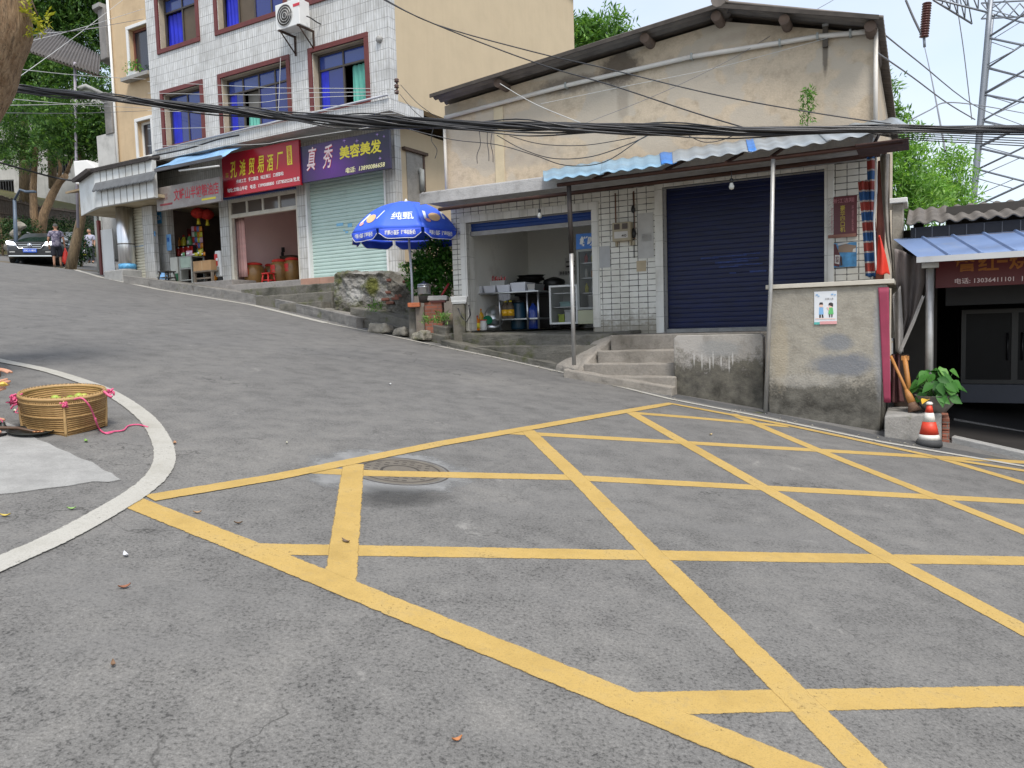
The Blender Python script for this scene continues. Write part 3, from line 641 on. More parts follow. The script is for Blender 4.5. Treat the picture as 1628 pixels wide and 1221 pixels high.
for u,v,s in((.52,.93,.06),(.66,.86,.06),(.88,.92,.05),(.95,.84,.04),(.90,.30,.05),(.86,.14,.05)):
    for k in range(4):
        a=k*math.pi/2; b=a+math.pi/4; x,z=L(u),Hh(v)
        m.add([(x+.18*s*math.cos(a-.78),YG-.005,z+.18*s*math.sin(a-.78)),(x+s*math.cos(a),YG-.005,z+s*math.sin(a)),(x+.18*s*math.cos(b),YG-.005,z+.18*s*math.sin(b)),(x,YG-.005,z)],[(0,1,2,3)])
m.build('sparkles',plain('lilac_print',(.55,.35,.8),.5),t)
t,x0,x1,z0,z1=signboard('shop_sign','red wine shop sign with yellow and small white Chinese characters over the transom windows',[(352,246),(475,222),(355,315),(477,293)],YG-.05,gradpanel('red_panel',(.46,.012,.025),(.30,.008,.018),*ctr([(352,246),(475,222),(355,315),(477,293)],.29,.6,.4),1.6))
for i,ch in enumerate('孔滩贸易酒厂'): a=.115+i*.121; text('lettering',ch,YTX,t,L(a),L(a+.088),Hh(.42),Hh(.80),YG-.056,.012,.2)
m=MB(); m.box(L(.855),L(.915),YG-.055,YG-.051,Hh(.48),Hh(.90)); m.build('yellow_tag',YTX,t); text('lettering','民族酒坊',RTX,t,L(.865),L(.905),Hh(.50),Hh(.88),YG-.058,.01,0,True)
text('lettering','中国',GTX,t,L(.05),L(.085),Hh(.45),Hh(.56),YG-.056,.01,0,True)
text('lettering','传统工艺   手工酿造   纯正粮酒   口感醇和',WTX,t,L(.19),L(.80),Hh(.27),Hh(.36),YG-.056,.015); text('lettering','地址:文峰山半坡   电话:  13990088800  13778505258 批发',WTX,t,L(.06),L(.995),Hh(.09),Hh(.19),YG-.056,.012)
YO=.02
t,x0,x1,z0,z1=signboard('shop_sign','faded grey grain shop sign with red Chinese characters hung low over the dark grocery',[(248,300),(349,280),(249,337),(351,319)],YO,plain('faded_sign',(.36,.33,.31),.6,0,.25,2,.5,(.2,.14,.13),2.2))
text('lettering','文峰山半坡粮油店',RTX,t,L(.29),L(.98),Hh(.30),Hh(.82),YO-.005,.015)
text('lettering','调味酱菜',plain('faded_brown_print',(.28,.15,.13),.7),t,L(.05),L(.19),Hh(.42),Hh(.7),YO-.004,0)
m=MB(); m.box(L(.72),L(.93),YO-.006,YO-.002,Hh(.14),Hh(.22)); m.build('yellow_strip',YTX,t)
m=MB(); m.box(L(.06),L(.26),YO-.006,YO-.002,Hh(.2),Hh(.28)); m.build('red_strip',plain('faded_red',(.3,.06,.07),.7),t)
# blue and grey tarpaulin lean-to over the grain sign
def sheet4(name,mat,a,b,c,d,parent=None,fr=LB,nu=24,nv=6,wav=.0,rip=0,label=None,cat=None,solid=.006,group=None,kind=None,amp=.02):
    A,B,C_,D=map(V,(a,b,c,d)); n=(B-A).cross(D-A).normalized()
    m=MB(); m.grid(lambda u,v:(A.lerp(B,u)).lerp(D.lerp(C_,u),v)+n*(amp*math.cos(2*math.pi*rip*u) if rip else wav*math.sin(9*u+5*v)*math.sin(4*v+2)),nu,nv)
    return m.build(name,mat,parent,fr=fr,label=label,cat=cat,group=group,solid=solid,kind=kind)
BTARP=plain('pale_blue_tarp',(.22,.40,.62),.6,0,.35,2.5,.35,(.1,.13,.18)); GTARP=plain('grey_tarp',(.1,.1,.11),.8,0,.3,3,.3)
a=V((*LB.p(246,268,-.5)[:1],-.5,LB.p(246,268,-.5)[1])); b=V((LB.p(352,251,-.5)[0],-.5,LB.p(352,251,-.5)[1]))
t=thing('lean_to_canopy','short lean-to of pale blue sheeting above the faded grain shop sign','canopy',((a.x+b.x)/2,0,a.z),LB)
sheet4('sheeting',BTARP,a,b,(b.x+.05,.1,b.z+.38),(a.x+.3,.1,a.z+.36),t,wav=.03)
m=MB(); m.box(a.x,b.x,-.52,-.47,a.z-.09,a.z-.012); m.build('edge_beam',GTARP,t)
m=MB(); m.tube([(a.x+.9,-.45,a.z-.16),(b.x-.15,-.45,b.z-.16)],.022); m.build('tube_lamp',plain('white_tube',(.75,.75,.72),.4),t)
# ---------------- air conditioner ----------------
x0,z0=LB.p(445,52,-.35); x1,z1=LB.p(492,2,-.35)
t=thing('air_conditioner','white outdoor air conditioner on iron brackets above the ledge of the tiled block','air conditioner',((x0+x1)/2,-.2,z0),LB)
m=MB(); m.box(x0,x0+.74,-.46,-.14,z0,z0+.56); m.build('casing',WHITEP,t,bev=.015)
cxx,czz=x0+.29,z0+.28
m=MB(); m.lathe([(0,.0),(.235,.0),(.24,.012)],(0,0,0),32); m.v=[V((cxx+q.x,-.462-q.z*.2,czz+q.y)) for q in m.v]; m.build('fan_grille',plain('fan_dark',(.1,.095,.09),.5,0,.3,30),t)
m=MB()
for r in(.06,.12,.18,.235):
    m.tube([(cxx+r*math.cos(k*math.pi/12),-.472,czz+r*math.sin(k*math.pi/12)) for k in range(25)],.005,5)
m.build('guard_ring',WHITEP,t)
m=MB(); m.box(x0+.56,x0+.76,-.466,-.461,z0+.4,z0+.46); m.build('red_badge',RTX,t)
m=MB()
for q in(.12,.7):
    m.box(x0+q-.02,x0+q+.02,-.5,.0,z0-.04,z0-.002); m.tube([(x0+q,-.46,z0-.02),(x0+q,-.002,z0-.42)],.016,6); m.box(x0+q-.02,x0+q+.02,-.03,-.001,z0-.44,z0-.04)
m.build('bracket',plain('rusty_iron',(.06,.035,.025),.8,.3,.4,10),t)
m=MB(); m.tube([(x0+.8,-.3,z0+.2),(x0+.9,-.3,z0+.15),(x0+.92,-.1,z0+.1),(x0+.92,0,z0+.1)],.014); m.build('hose',plain('black_cable',(.018,.018,.02),.32),t)
# ======================= SHOP CONTENTS =======================
def PG(px,py,off=0,fr=LB): return fr.loc(G(px,py,off))
JAR=plain('brown_glaze',(.27,.145,.045),.28,0,.3,3,.3,(.05,.03,.015),5); REDC=plain('red_cloth',(.55,.03,.02),.8,0,.2,8); REDPL=plain('red_plastic',(.6,.03,.025),.4,0,.1,5)
def jar(px0,px1,ptop,pbot,y,label):
    xc=(LB.p(px0,430,y)[0]+LB.p(px1,430,y)[0])/2; r=(LB.p(px1,430,y)[0]-LB.p(px0,430,y)[0])/2*.92; z0=2.825; h=(LB.p((px0+px1)/2,ptop,y)[1]-z0)*.9
    t=thing('wine_jar',label,'jar',(xc,y,z0),LB,'brown wine jars in the wine shop')
    m=MB(); m.lathe([(0,0),(r*.72,0),(r*.82,h*.08),(r*.97,h*.4),(r,h*.6),(r*.9,h*.8),(r*.66,h*.92),(r*.6,h*.97),(r*.62,h)],(xc,y,z0),28); m.build('body',JAR,t)
    m=MB(); m.lathe([(r*.72,h*.9),(r*.78,h*.93),(r*.74,h*.97),(r*.6,h*1.0),(r*.25,h*1.03),(0,h*1.03)],(xc,y,z0),24); m.build('cloth_lid',REDC,t)
    m=MB(); m.add([(xc+r*.97*math.sin(a)*1.02,y-r*.97*math.cos(a)*1.03,z0+h*zz) for zz in(.5,.78) for a in(-.35,-.12,.12,.35)],[(0,1,5,4),(1,2,6,5),(2,3,7,6)]); m.build('paper_label',REDPL,t)
jar(391,417,414,450,1.5,'brown wine jar standing nearest the pink curtain'); jar(420,437,416,444,2.3,'half hidden brown wine jar behind the red stool')
jar(433,456,408,447,1.75,'brown wine jar just right of the red stool'); jar(454,476,405,443,1.95,'brown wine jar against the right jamb of the wine shop')
def stool(px,pbot,h,w,mat,label,y,z0,name='stool',cat='stool'):
    x=LB.p(px,pbot,y)[0]; t=thing(name,label,cat,(x,y,z0),LB)
    m=MB(); m.box(x-w/2,x+w/2,y-w/2,y+w/2,z0+h-.035,z0+h); m.build('seat',mat,t,bev=.012)
    for sx in(-1,1):
        for sy in(-1,1):
            m=MB(); m.tube([(x+sx*w*.5,y+sy*w*.5,z0),(x+sx*w*.36,y+sy*w*.36,z0+h-.036)],.022,6); m.build('leg',mat,t)
    m=MB()
    for a,b in(((-1,-1),(1,-1)),((-1,1),(1,1)),((-1,-1),(-1,1)),((1,-1),(1,1))): m.tube([(x+a[0]*w*.45,y+a[1]*w*.45,z0+h*.4),(x+b[0]*w*.45,y+b[1]*w*.45,z0+h*.4)],.014,6)
    m.build('stretcher',mat,t)
stool(427,446,.33,.26,REDPL,'small red plastic stool between the wine jars',1.35,2.825)
m=MB(); xa_=LB.p(373,400,1.15)[0]; xb_=LB.p(391,400,1.15)[0]; zc0,zc1=LB.p(380,441,1.15)[1],LB.p(380,346,1.15)[1]
m.grid(lambda u,v:V((xa_+(xb_-xa_)*u,1.15+.035*math.sin(u*28+v*.6),zc0+(zc1-zc0)*v)),40,6); m.build('door_curtain',plain('pink_curtain_cloth',(.66,.40,.36),.9,0,.15,9),fr=LB,label='pink striped curtain hanging inside the wine shop doorway',cat='curtain',solid=.004)
def card(name,label,cat,px0,py0,px1,py1,y,mat,fr=LB,th=.006,prints=(),base=None):
    x0,z1=fr.p(px0,py0,y); x1,z0=fr.p(px1,py1,y); t=thing(name,label,cat,((x0+x1)/2,y,z0),fr)
    m=MB(); m.box(x0,x1,y,y+th,z0,z1); m.build('sheet',mat,t)
    for nm,u0,u1,v0,v1,mt in prints:
        m=MB(); m.box(x0+(x1-x0)*u0,x0+(x1-x0)*u1,y-.003,y-.0005,z0+(z1-z0)*v0,z0+(z1-z0)*v1); m.build(nm,mt,t)
    return t,x0,x1,z0,z1
LBLUE=plain('light_blue_print',(.2,.42,.72),.6,0,.2,9); DBLUE=plain('blue_print',(.03,.14,.5),.6,0,.2,9); PAPER=plain('paper',(.6,.58,.55),.8,0,.1,6)
card('wall_poster','pale arched notice beside the pink curtain on the wine shop wall','poster',392,378,402,390,3.58,PAPER,prints=[('stripe',.1,.9,.1,.3,DBLUE)])
card('wall_poster','small red notice on the wine shop back wall','poster',406,381,411,391,3.58,REDPL,prints=[('print',.2,.8,.3,.6,WTX)])
card('wall_poster','blue two part notice on the wine shop back wall','poster',417,380,422,394,3.58,DBLUE,prints=[('print',.1,.9,.45,.55,PAPER)])
card('wall_poster','pale certificate high on the wine shop wall behind the jars','poster',428,373,438,385,3.58,plain('pale_pink_paper',(.62,.5,.48),.8))
BLK=plain('black_plastic',(.015,.015,.016),.4)
t=thing('television','dark screen television behind the wine jars','television',(LB.p(446,405,2.8)[0],2.8,3.3),LB)
x,z=LB.p(446,400,2.8); m=MB(); m.box(x-.13,x+.13,2.8,2.85,z-.02,z+.12); m.build('screen',BLK,t,bev=.01); m=MB(); m.box(x-.05,x+.05,2.78,2.88,z-.14,z-.02); m.build('foot',BLK,t)
t=thing('display_counter','low dark counter at the back of the wine shop','counter',(x,3.1,2.83),LB); m=MB(); m.box(x-.5,x+.5,2.72,3.4,2.83,z-.14); m.build('body',BRN,t,bev=.01); m=MB(); m.box(x-.52,x+.52,2.70,3.42,z-.139,z-.139+.0008); m.build('top',BRN,t)
# --- grocery goods ---
DKWOOD=plain('dark_wood',(.035,.03,.026),.6,0,.3,6); GREY=plain('grey_metal_paint',(.3,.31,.29),.5,.2,.2,5,.3); GRNW=plain('pale_green_paint',(.32,.40,.33),.5,0,.2,5,.3)
zp=LB.g(LB.p(266,444,.3)[0],.3)+.14
stool(266,446,.3,.34,DKWOOD,'low dark wooden bench stool on the pavement outside the grocery',.3,zp)
def cabinet(px0,px1,ptop,y,z0,label):
    x0=LB.p(px0,430,y)[0]; x1=LB.p(px1,430,y)[0]; z1=LB.p(px0,ptop,y)[1]; t=thing('display_cabinet',label,'cabinet',((x0+x1)/2,y+.2,z0),LB)
    m=MB()
    for x in(x0,x1):
        for yy in(y,y+.4): m.box(x-.018,x+.018,yy-.018,yy+.018,z0,z1)
    for z in(z0+.12,z0+(z1-z0)*.55,z1-.03): m.box(x0+.018,x1-.018,y-.016,y+.416,z,z+.028)
    m.build('frame',GREY,t,bev=.004)
    m=MB(); m.box(x0+.02,x1-.02,y-.006,y-.002,z0+(z1-z0)*.6,z1-.03); m.build('front_panel',GRNW,t)
    return t,x0,x1,z1
zg=2.985
t,cx0,cx1,cz1=cabinet(287,305,408,.62,zg-.05,'grey metal display cabinet with pale green front outside the grocery')
x0=LB.p(273,430,.7)[0]; m=MB(); t=thing('storage_box','tall pale panelled box beside the display cabinet','box',(x0+.2,.8,zg),LB); m.box(x0,x0+.32,.66,1.0,zg-.05,LB.p(280,409,.7)[1]); m.build('body',plain('pale_board',(.45,.45,.40),.6,0,.15,4,.4),t,bev=.008); m=MB(); m.box(x0+.22,x0+.33,.64,.655,zg-.05,zg+.3); m.build('green_label',plain('deep_green',(.02,.12,.05),.6),t)
cols=[(.7,.25,.02),(.5,.05,.04),(.6,.55,.05),(.1,.3,.12),(.65,.4,.5),(.12,.2,.5),(.6,.6,.55)]
PK=[plain('packet_colour_%d'%i,c,.35,0,.25,20) for i,c in enumerate(cols)]
for i,(px,py,w,h,c,lab) in enumerate(((293,406,.12,.12,3,'green bottle shaped packet on the display cabinet'),(300,405,.26,.16,4,'pink and white snack packet on the display cabinet'),(306,408,.28,.09,2,'flat yellow green packet on the display cabinet'),(312,405,.14,.16,2,'bright yellow packet right on the display cabinet'),(316,410,.12,.10,0,'orange packet at the right edge of the cabinet'))):
    x=LB.p(px,py,.75)[0]; y=.72+.05*i; t=thing('snack_packet',lab,'packet',(x,y,cz1),LB); m=MB()
    m.grid(lambda u,v:V((x-w/2+w*u,y-.035*math.sin(math.pi*u)*math.sin(math.pi*v),cz1+h*v)),6,6); m.grid(lambda u,v:V((x+w/2-w*u,y+.035*math.sin(math.pi*u)*math.sin(math.pi*v),cz1+h*v)),6,6); m.build('pouch',PK[c],t)
    m=MB(); m.box(x-w*.25,x+w*.25,y-.05,y-.046,cz1+h*.35,cz1+h*.65); m.build('print',WTX,t)
# table and carton
x0=LB.p(307,430,.6)[0]; x1=LB.p(338,430,.6)[0]; zt_=LB.p(320,430.5,.6)[1]
WOODG=plain('weathered_wood',(.20,.16,.12),.8,0,.3,7,.4)
t=thing('wooden_table','low weathered wooden table holding the cardboard carton','table',((x0+x1)/2,.8,zg-.05),LB); m=MB(); m.box(x0,x1,.58,1.05,zt_-.04,zt_); m.build('tabletop',WOODG,t,bev=.006)
for x in(x0+.04,x1-.04):
    for y in(.62,1.0): m=MB(); m.box(x-.03,x+.03,y-.03,y+.03,zg-.1,zt_-.041); m.build('leg',WOODG,t)
m=MB(); m.box(x0+.08,x1-.08,.63,.65,zg+.08,zg+.12); m.build('stretcher',WOODG,t)
CARD=plain('cardboard',(.45,.27,.13),.85,0,.1,5,.2)
t=thing('cardboard_box','brown cardboard carton on the low wooden table','box',((x0+x1)/2,.8,zt_),LB); m=MB(); m.box(x0+.01,x1-.06,.6,.95,zt_+.002,zt_+.27); m.build('carton',CARD,t,bev=.006); m=MB(); m.box((x0+x1)/2-.03,(x0+x1)/2-.01,.596,.5995,zt_+.01,zt_+.26); m.build('tape',plain('tape',(.5,.36,.2),.4),t)
t=thing('orange_bottle','orange tipped bottle leaning under the wooden table','bottle',(x1-.2,.9,zg),LB); m=MB(); m.tube([(x1-.28,.85,zg),(x1-.2,.9,zg+.2),(x1-.17,.92,zg+.3),(x1-.16,.93,zg+.36)],[.05,.05,.02,.015],10); m.build('body',PK[0],t); m=MB(); m.tube([(x1-.16,.93,zg+.361),(x1-.155,.935,zg+.39)],.02,8); m.build('cap',REDPL,t)
# freezer
x0=LB.p(340,430,.75)[0]; x1=xg1-.01; zt_=LB.p(345,398,.75)[1]
t=thing('ice_chest','small white chest freezer with a red front at the grocery doorway','freezer',((x0+x1)/2,1.0,zg),LB); m=MB(); m.box(x0,x1,.8,1.4,zg+.12,zt_); m.build('body',WHITEP,t,bev=.03); m=MB(); m.box(x0+.01,x1-.1,.78,.797,zg+.42,zt_-.09); m.build('red_front',REDPL,t); m=MB(); m.box(x0+.02,x1-.05,.785,.798,zg+.15,zg+.39); m.build('grille',GREY,t); m=MB(); m.box(x0+.08,x0+.16,.772,.779,zg+.55,zg+.62); m.build('print',WTX,t); m=MB(); m.box(x0+.02,x1-.02,.85,1.35,zg,zg+.119); m.build('plinth',BLK,t)
# red shelf with jugs
x0=LB.p(272,400,1.5)[0]; x1=LB.p(306,400,1.5)[0]; za=LB.p(288,391,1.5)[1]; zb_=LB.p(288,408,1.5)[1]
t=thing('goods_shelf','red fronted goods shelf at the left side of the grocery','shelf',((x0+x1)/2,1.7,zg),LB); m=MB(); m.box(x0,x1,1.5,1.9,za-.04,za); m.build('shelf_board',BLK,t); m=MB(); m.box(x0,x1,1.5,1.52,zb_,za-.041); m.build('front',REDPL,t); m=MB(); m.box(x0,x1,1.9,1.93,zg,za+.55); m.build('back',plain('dark_red_board',(.15,.02,.02),.6),t); m=MB(); m.box(x0+.02,x0+.08,1.53,1.89,zg,za-.041); m.box(x1-.08,x1-.02,1.53,1.89,zg,za-.041); m.build('side_post',BLK,t)
for i,(px,c) in enumerate(((275,0),(283,0),(291.5,2),(301,3))):
    x=LB.p(px,388,1.6)[0]; r=.075; t=thing('oil_jug',['orange oil jug at the left end of the red shelf','orange oil jug with a pale label, second on the red shelf','yellow green oil jug on the red shelf','dark green oil jug at the right end of the red shelf'][i],'jug',(x,1.62,za),LB,'oil jugs on the red grocery shelf')
    m=MB(); m.lathe([(0,0),(r,0),(r*1.03,.03),(r,.17),(r*.75,.22),(r*.3,.26),(r*.3,.28)],(x,1.62,za+.001),14); m.build('body',PK[c],t); m=MB(); m.lathe([(r*.36,.275),(r*.36,.32),(0,.32)],(x,1.62,za),12); m.build('cap',REDPL,t); m=MB(); m.tube([(x+.03,1.6,za+.27),(x+.085,1.6,za+.25),(x+.08,1.6,za+.17)],.012,6); m.build('handle',PK[c],t)
    m=MB(); m.add([(x+r*1.05*math.sin(a),1.62-r*1.05*math.cos(a),za+zz) for zz in(.05,.14) for a in(-.6,-.2,.2,.6)],[(0,1,5,4),(1,2,6,5),(2,3,7,6)]); m.build('paper_label',[REDPL,PAPER,YTX,PAPER][i],t)
for i,px in enumerate((276,284,292,300)):
    x=LB.p(px,403,1.4)[0]; t=thing('sauce_bottle','small bottle with yellow label below the red shelf' if i==0 else 'red labelled sauce bottle below the red shelf','bottle',(x,1.4,cz1-.05),LB,'sauce bottles in front of the red shelf' if i else None); m=MB(); m.lathe([(0,0),(.05,0),(.052,.14),(.02,.2),(.018,.25),(0,.25)],(x,1.4,zb_-.02),12); m.build('body',PK[2 if i==0 else 1],t); m=MB(); m.lathe([(.022,.245),(.022,.275),(0,.275)],(x,1.4,zb_-.02),10); m.build('cap',WTX,t)
x0=LB.p(272,400,1.3)[0];x1=LB.p(306,400,1.3)[0]; t=thing('side_bench','narrow dark bench under the sauce bottles','bench',((x0+x1)/2,1.4,zg),LB); m=MB(); m.box(x0,x1,1.28,1.49,zb_-.05,zb_-.021); m.build('top',DKWOOD,t); m=MB(); m.box(x0+.02,x0+.06,1.3,1.46,zg,zb_-.051); m.box(x1-.06,x1-.02,1.3,1.46,zg,zb_-.051); m.build('legs',DKWOOD,t)
# hanging snack strips
for i,(px,c) in enumerate(((307,4),(311,1),(315.5,5),(319,0))):
    x,zz=LB.p(px,360,1.7); t=thing('hanging_snack_strip',['pink strip of hanging snack bags beside the oil jugs','red strip of hanging snack bags in the grocery','blue strip of hanging snack bags in the grocery','orange strip of hanging snack bags nearest the freezer'][i],'snack strip',(x,1.7,zz-.75),LB)
    m=MB(); m.tube([(x,1.7,5.3),(x,1.7,zz)],.006,5); m.build('cord',BLK,t)
    for k in range(5):
        z=zz-.16*k; m=MB(); m.grid(lambda u,v:V((x-.07+.14*u+.01*math.sin(k*7),1.7-.02-.03*math.sin(math.pi*u)*math.sin(math.pi*v),z-.145*v)),5,5); m.build('bag',PK[(c+(k%3)*2)%7],t)
def lantern(x,y,z,r,label):
    t=thing('red_lantern',label,'lantern',(x,y,z-r),LB); m=MB(); m.lathe([(r*.3,-r*.75)]+[(r*math.cos(a),r*.75*math.sin(a)) for a in [(-1.2+.3*k) for k in range(9)]]+[(r*.3,r*.75)],(x,y,z),20); m.build('globe',REDC,t); m=MB(); m.tube([(x,y,z+r*.75),(x,y,5.3)],.008,6); m.build('cord',BLK,t); m=MB(); m.tube([(x,y,z-r*.75),(x,y,z-r*1.6)],[.03,.06],8); m.build('tassel',YTX,t)
x,z=LB.p(315,339,1.6); lantern(x,1.6,z,.2,'red paper lantern hanging left in the grocery'); x,z=LB.p(329,341,1.8); lantern(x,1.8,z,.2,'red paper lantern hanging right in the grocery')
# back shelving with goods in the dark
x0=LB.p(322,400,3.2)[0]; x1=LB.p(352,400,3.2)[0]; t=thing('stock_rack','dark stocked rack deep inside the grocery','rack',((x0+x1)/2,3.5,zg),LB)
m=MB()
for k in range(4): m.box(x0-.3,x1+.3,3.3,3.8,zg+.4+.5*k,zg+.43+.5*k)
m.build('shelf',DKWOOD,t)
for k in range(4):
    for q in range(4): m=MB(); x=x0-.2+q*.32+RN.uniform(-.04,.04); h=RN.uniform(.15,.34); m.box(x,x+.2,3.35,3.6,zg+.431+.5*k,zg+.43+.5*k+h); m.build('carton',PK[RN.choice([0,1,1,2,5,6])],t,bev=.01)
card('calendar','pale calendar picture pinned above the oil jugs','calendar',284,362,295,376,3.85,PAPER,prints=[('picture',.1,.9,.4,.9,LBLUE)])
card('wall_poster','blue poster stuck on the pillar left of the grocery','poster',264,373,273,398,YS-.012,LBLUE,prints=[('print',.2,.6,.55,.8,DBLUE)])
t,x0,x1,z0,z1=card('number_plate','small blue street number plate on the grocery pillar','plate',247,338,257,355,YS-.03,plain('plate_blue',(.04,.3,.62),.4),prints=[]); text('digits','126',WTX,t,x0+.03,x1-.03,z0+.1,z1-.08,YS-.034,.01)
x,z=LB.p(252,420,.5); t=thing('storage_bag','blue and white sack propped against the grocery pillar','sack',(x,.5,z-.3),LB)
m=MB(); m.lathe([(0,0),(.13,.02),(.15,.12),(.14,.3),(.1,.42),(.05,.45),(.07,.5)],(x+.12,.55,zg-.15),14); m.build('sack',LBLUE,t); m=MB(); m.lathe([(0,0),(.1,.02),(.11,.25),(.1,.34),(0,.35)],(x-.08,.5,zg-.16),14); m.build('white_bag',WHITEP,t)

# ======================= CORNER SHOP AND BEIGE HOUSE, FAR LEFT =======================
FASC=plain('white_fascia_panel',(.66,.67,.65),.5,0,.12,2,.35,(.3,.27,.2),1.4,streak=.25)
YF=-.3
fr_,fl_=LB.p(245,314,YF),LB.p(153,329,YF); zb0=(fr_[1]+fl_[1])/2; zt0=(LB.p(243,254,YF)[1]+LB.p(153,273,YF)[1])/2; xr,xl=fr_[0],fl_[0]
cs=thing('corner_shop','single storey corner shop with a white fascia and steel column on the bend','shop',((xr+xl)/2,1,3.2),LB)
m=MB(); m.box(xl,xr,YF,YF+.12,zb0,zt0); 
lxx,lyy=xl-1.75,YF+.6
m.add([(xl,YF,zb0),(xl,YF+.12,zb0),(lxx+.1,lyy,zb0),(lxx,lyy,zb0),(xl,YF,zt0),(xl,YF+.12,zt0),(lxx+.1,lyy,zt0),(lxx,lyy,zt0)],[(0,1,2,3),(7,6,5,4),(0,4,5,1),(1,5,6,2),(2,6,7,3),(3,7,4,0)]); m.build('fascia',FASC,cs)
m=MB()
for k in range(1,9): x=xl+(xr-xl)*k/9; m.box(x-.012,x+.012,YF-.006,YF-.001,zb0,zt0)
m.build('panel_joint',plain('joint_grey',(.2,.19,.17),.7),cs)
m=MB(); m.prism([(xl,YF+.13),(xr-.0,YF+.13),(xr,3.2),(lxx+.2,3.2),(lxx+.12,lyy)],zb0+.02,zb0+.1); m.build('soffit',plain('stained_soffit',(.50,.42,.28),.8,0,.25,2,.5,(.2,.13,.06)),cs)
TILE_=plain('dark_roof_tile',(.07,.06,.055),.8,0,.3,8)
m=MB()
def edge(a,b,n):
    for k in range(n):
        q=V(a).lerp(V(b),(k+.5)/n); m.tube([q+V((0,-.1,0)),q+V((.0,.35,.1))],.055,8)
edge((xl,YF,zt0+.03),(xr,YF,zt0+.03),34); edge((lxx,lyy-.1,zt0+.03),(xl,YF-.1,zt0+.03),16)
m.prism([(xl,YF-.02),(xr,YF-.02),(xr,3.2),(lxx+.2,3.2),(lxx,lyy)],zt0+.001,zt0+.03); m.build('roof',TILE_,cs)
# grey scalloped awning valance
m=MB(); zA=[LB.p(147,292,YF-.1),LB.p(147,306,YF-.1),LB.p(246,268,YF-.1),LB.p(246,284,YF-.1)]; a0,a1=zA[0][0],zA[2][0]-.05; zt_=(zA[0][1]+zA[2][1])/2; zz=(zA[1][1]+zA[3][1])/2
m.grid(lambda u,v:V((a0+(a1-a0)*u,YF-.012-.12*v,zt_+(zz-zt_)*v-.03*v*abs(math.sin(u*math.pi*16)))),96,4); m.build('awning_valance',plain('grey_awning_cloth',(.13,.135,.14),.8,0,.25,3,.2),cs,solid=.008)
STEEL=NT('steel_cladding'); _c=STEEL.co('Object',(6,6,.6)); STEEL=STEEL.fin(STEEL.ramp(STEEL.noise(_c,2,4),[(.3,(.5,.5,.5)),(.7,(.85,.85,.85))]),.28,1)
xc=LB.p(196,400,.15)[0]; r_=.22; zc0=LB.p(196,433,.15)[1]-.25
m=MB(); m.lathe([(r_,0),(r_,zb0-zc0)],(xc,.25,zc0),32); m.build('steel_column',STEEL,cs)
m=MB(); m.lathe([(r_+.012,0),(r_+.012,.14)],(xc,.25,LB.p(196,428,.15)[1]),24); m.build('sticker_band',plain('column_sticker',(.1,.35,.6),.5,0,.6,14),cs)
m=MB(); m.lathe([(r_+.01,0),(r_+.01,.03)],(xc,.25,LB.p(196,389,.15)[1]),24); m.build('seam_band',ALU,cs)
xs_a,xs_b=LB.p(208,400,.5)[0],LB.p(248,400,.5)[0]
shutter(xs_a,xs_b,LB.p(230,433,.5)[1]-.1,zb0,.5,.085,.02,shutm('stained_shutter',(.58,.55,.44),dirt=.5,dcol=(.2,.16,.1),var=.25),cs)
m=MB()
for px,py,w,h in((237,378,.25,.1),(240,388,.3,.08),(224,390,.22,.1),(244,372,.16,.14),(241,398,.2,.05),(217,393,.12,.04)):
    x,z=LB.p(px,py,.48); m.box(x-w/2,x+w/2,.481,.484,z-h/2,z+h/2)
m.build('paper_scraps',plain('torn_blue_flyer',(.08,.3,.6),.8,0,.7,25),cs)
m=MB(); m.box(xs_b,xe+.1,.45,.6,3,zb0); m.box(xs_a-.15,xs_a,.45,.6,3,zb0); m.build('shop_pillar',TW2,cs)
m=MB(); m.box(xl-.3,xs_a-.15,1.2,1.3,3,zb0); m.box(xl-.3,xl-.22,.8,1.2,3,zb0); m.build('shop_wall',plain('cream_wall',(.55,.52,.47),.8,0,.12,3,.4),cs)
m=MB(); xj=LB.p(147,400,.9)[0]; m.box(xj-.05,xj+.05,1.12,1.2,3.2,zb0); m.build('maroon_jamb',MAROON,cs)
m=MB(); xj=LB.p(158,400,.9)[0]; m.box(xj-.3,xj+.3,1.17,1.199,3.4,zb0-.3); m.build('door',WHITEP,cs); xj=LB.p(180,400,.9)[0]; m=MB(); m.box(xj-.12,xj+.12,1.16,1.198,3.4,zb0-.2); m.build('door',DKIN,cs)
m=MB(); m.box(xl+.2,xe,3.3,3.4,2.5,zb0); m.box(xe-.05,xe,1.2,3.3,2.5,zb0); m.build('back_wall',DKW,cs)
# concrete forecourt wedge
m=MB(); m.prism([(xl-.25,-.05),(xc+.3,-.12),(xc+.3,1.3),(xl-.2,3.2),(xl-1.5,2.4),(xl-.9,.6)],2.6,lambda x,y:3.43+(0.02 if x>xl-.3 else .1)); m.build('forecourt',CONC,fr=LB,bev=.03,kind='structure')
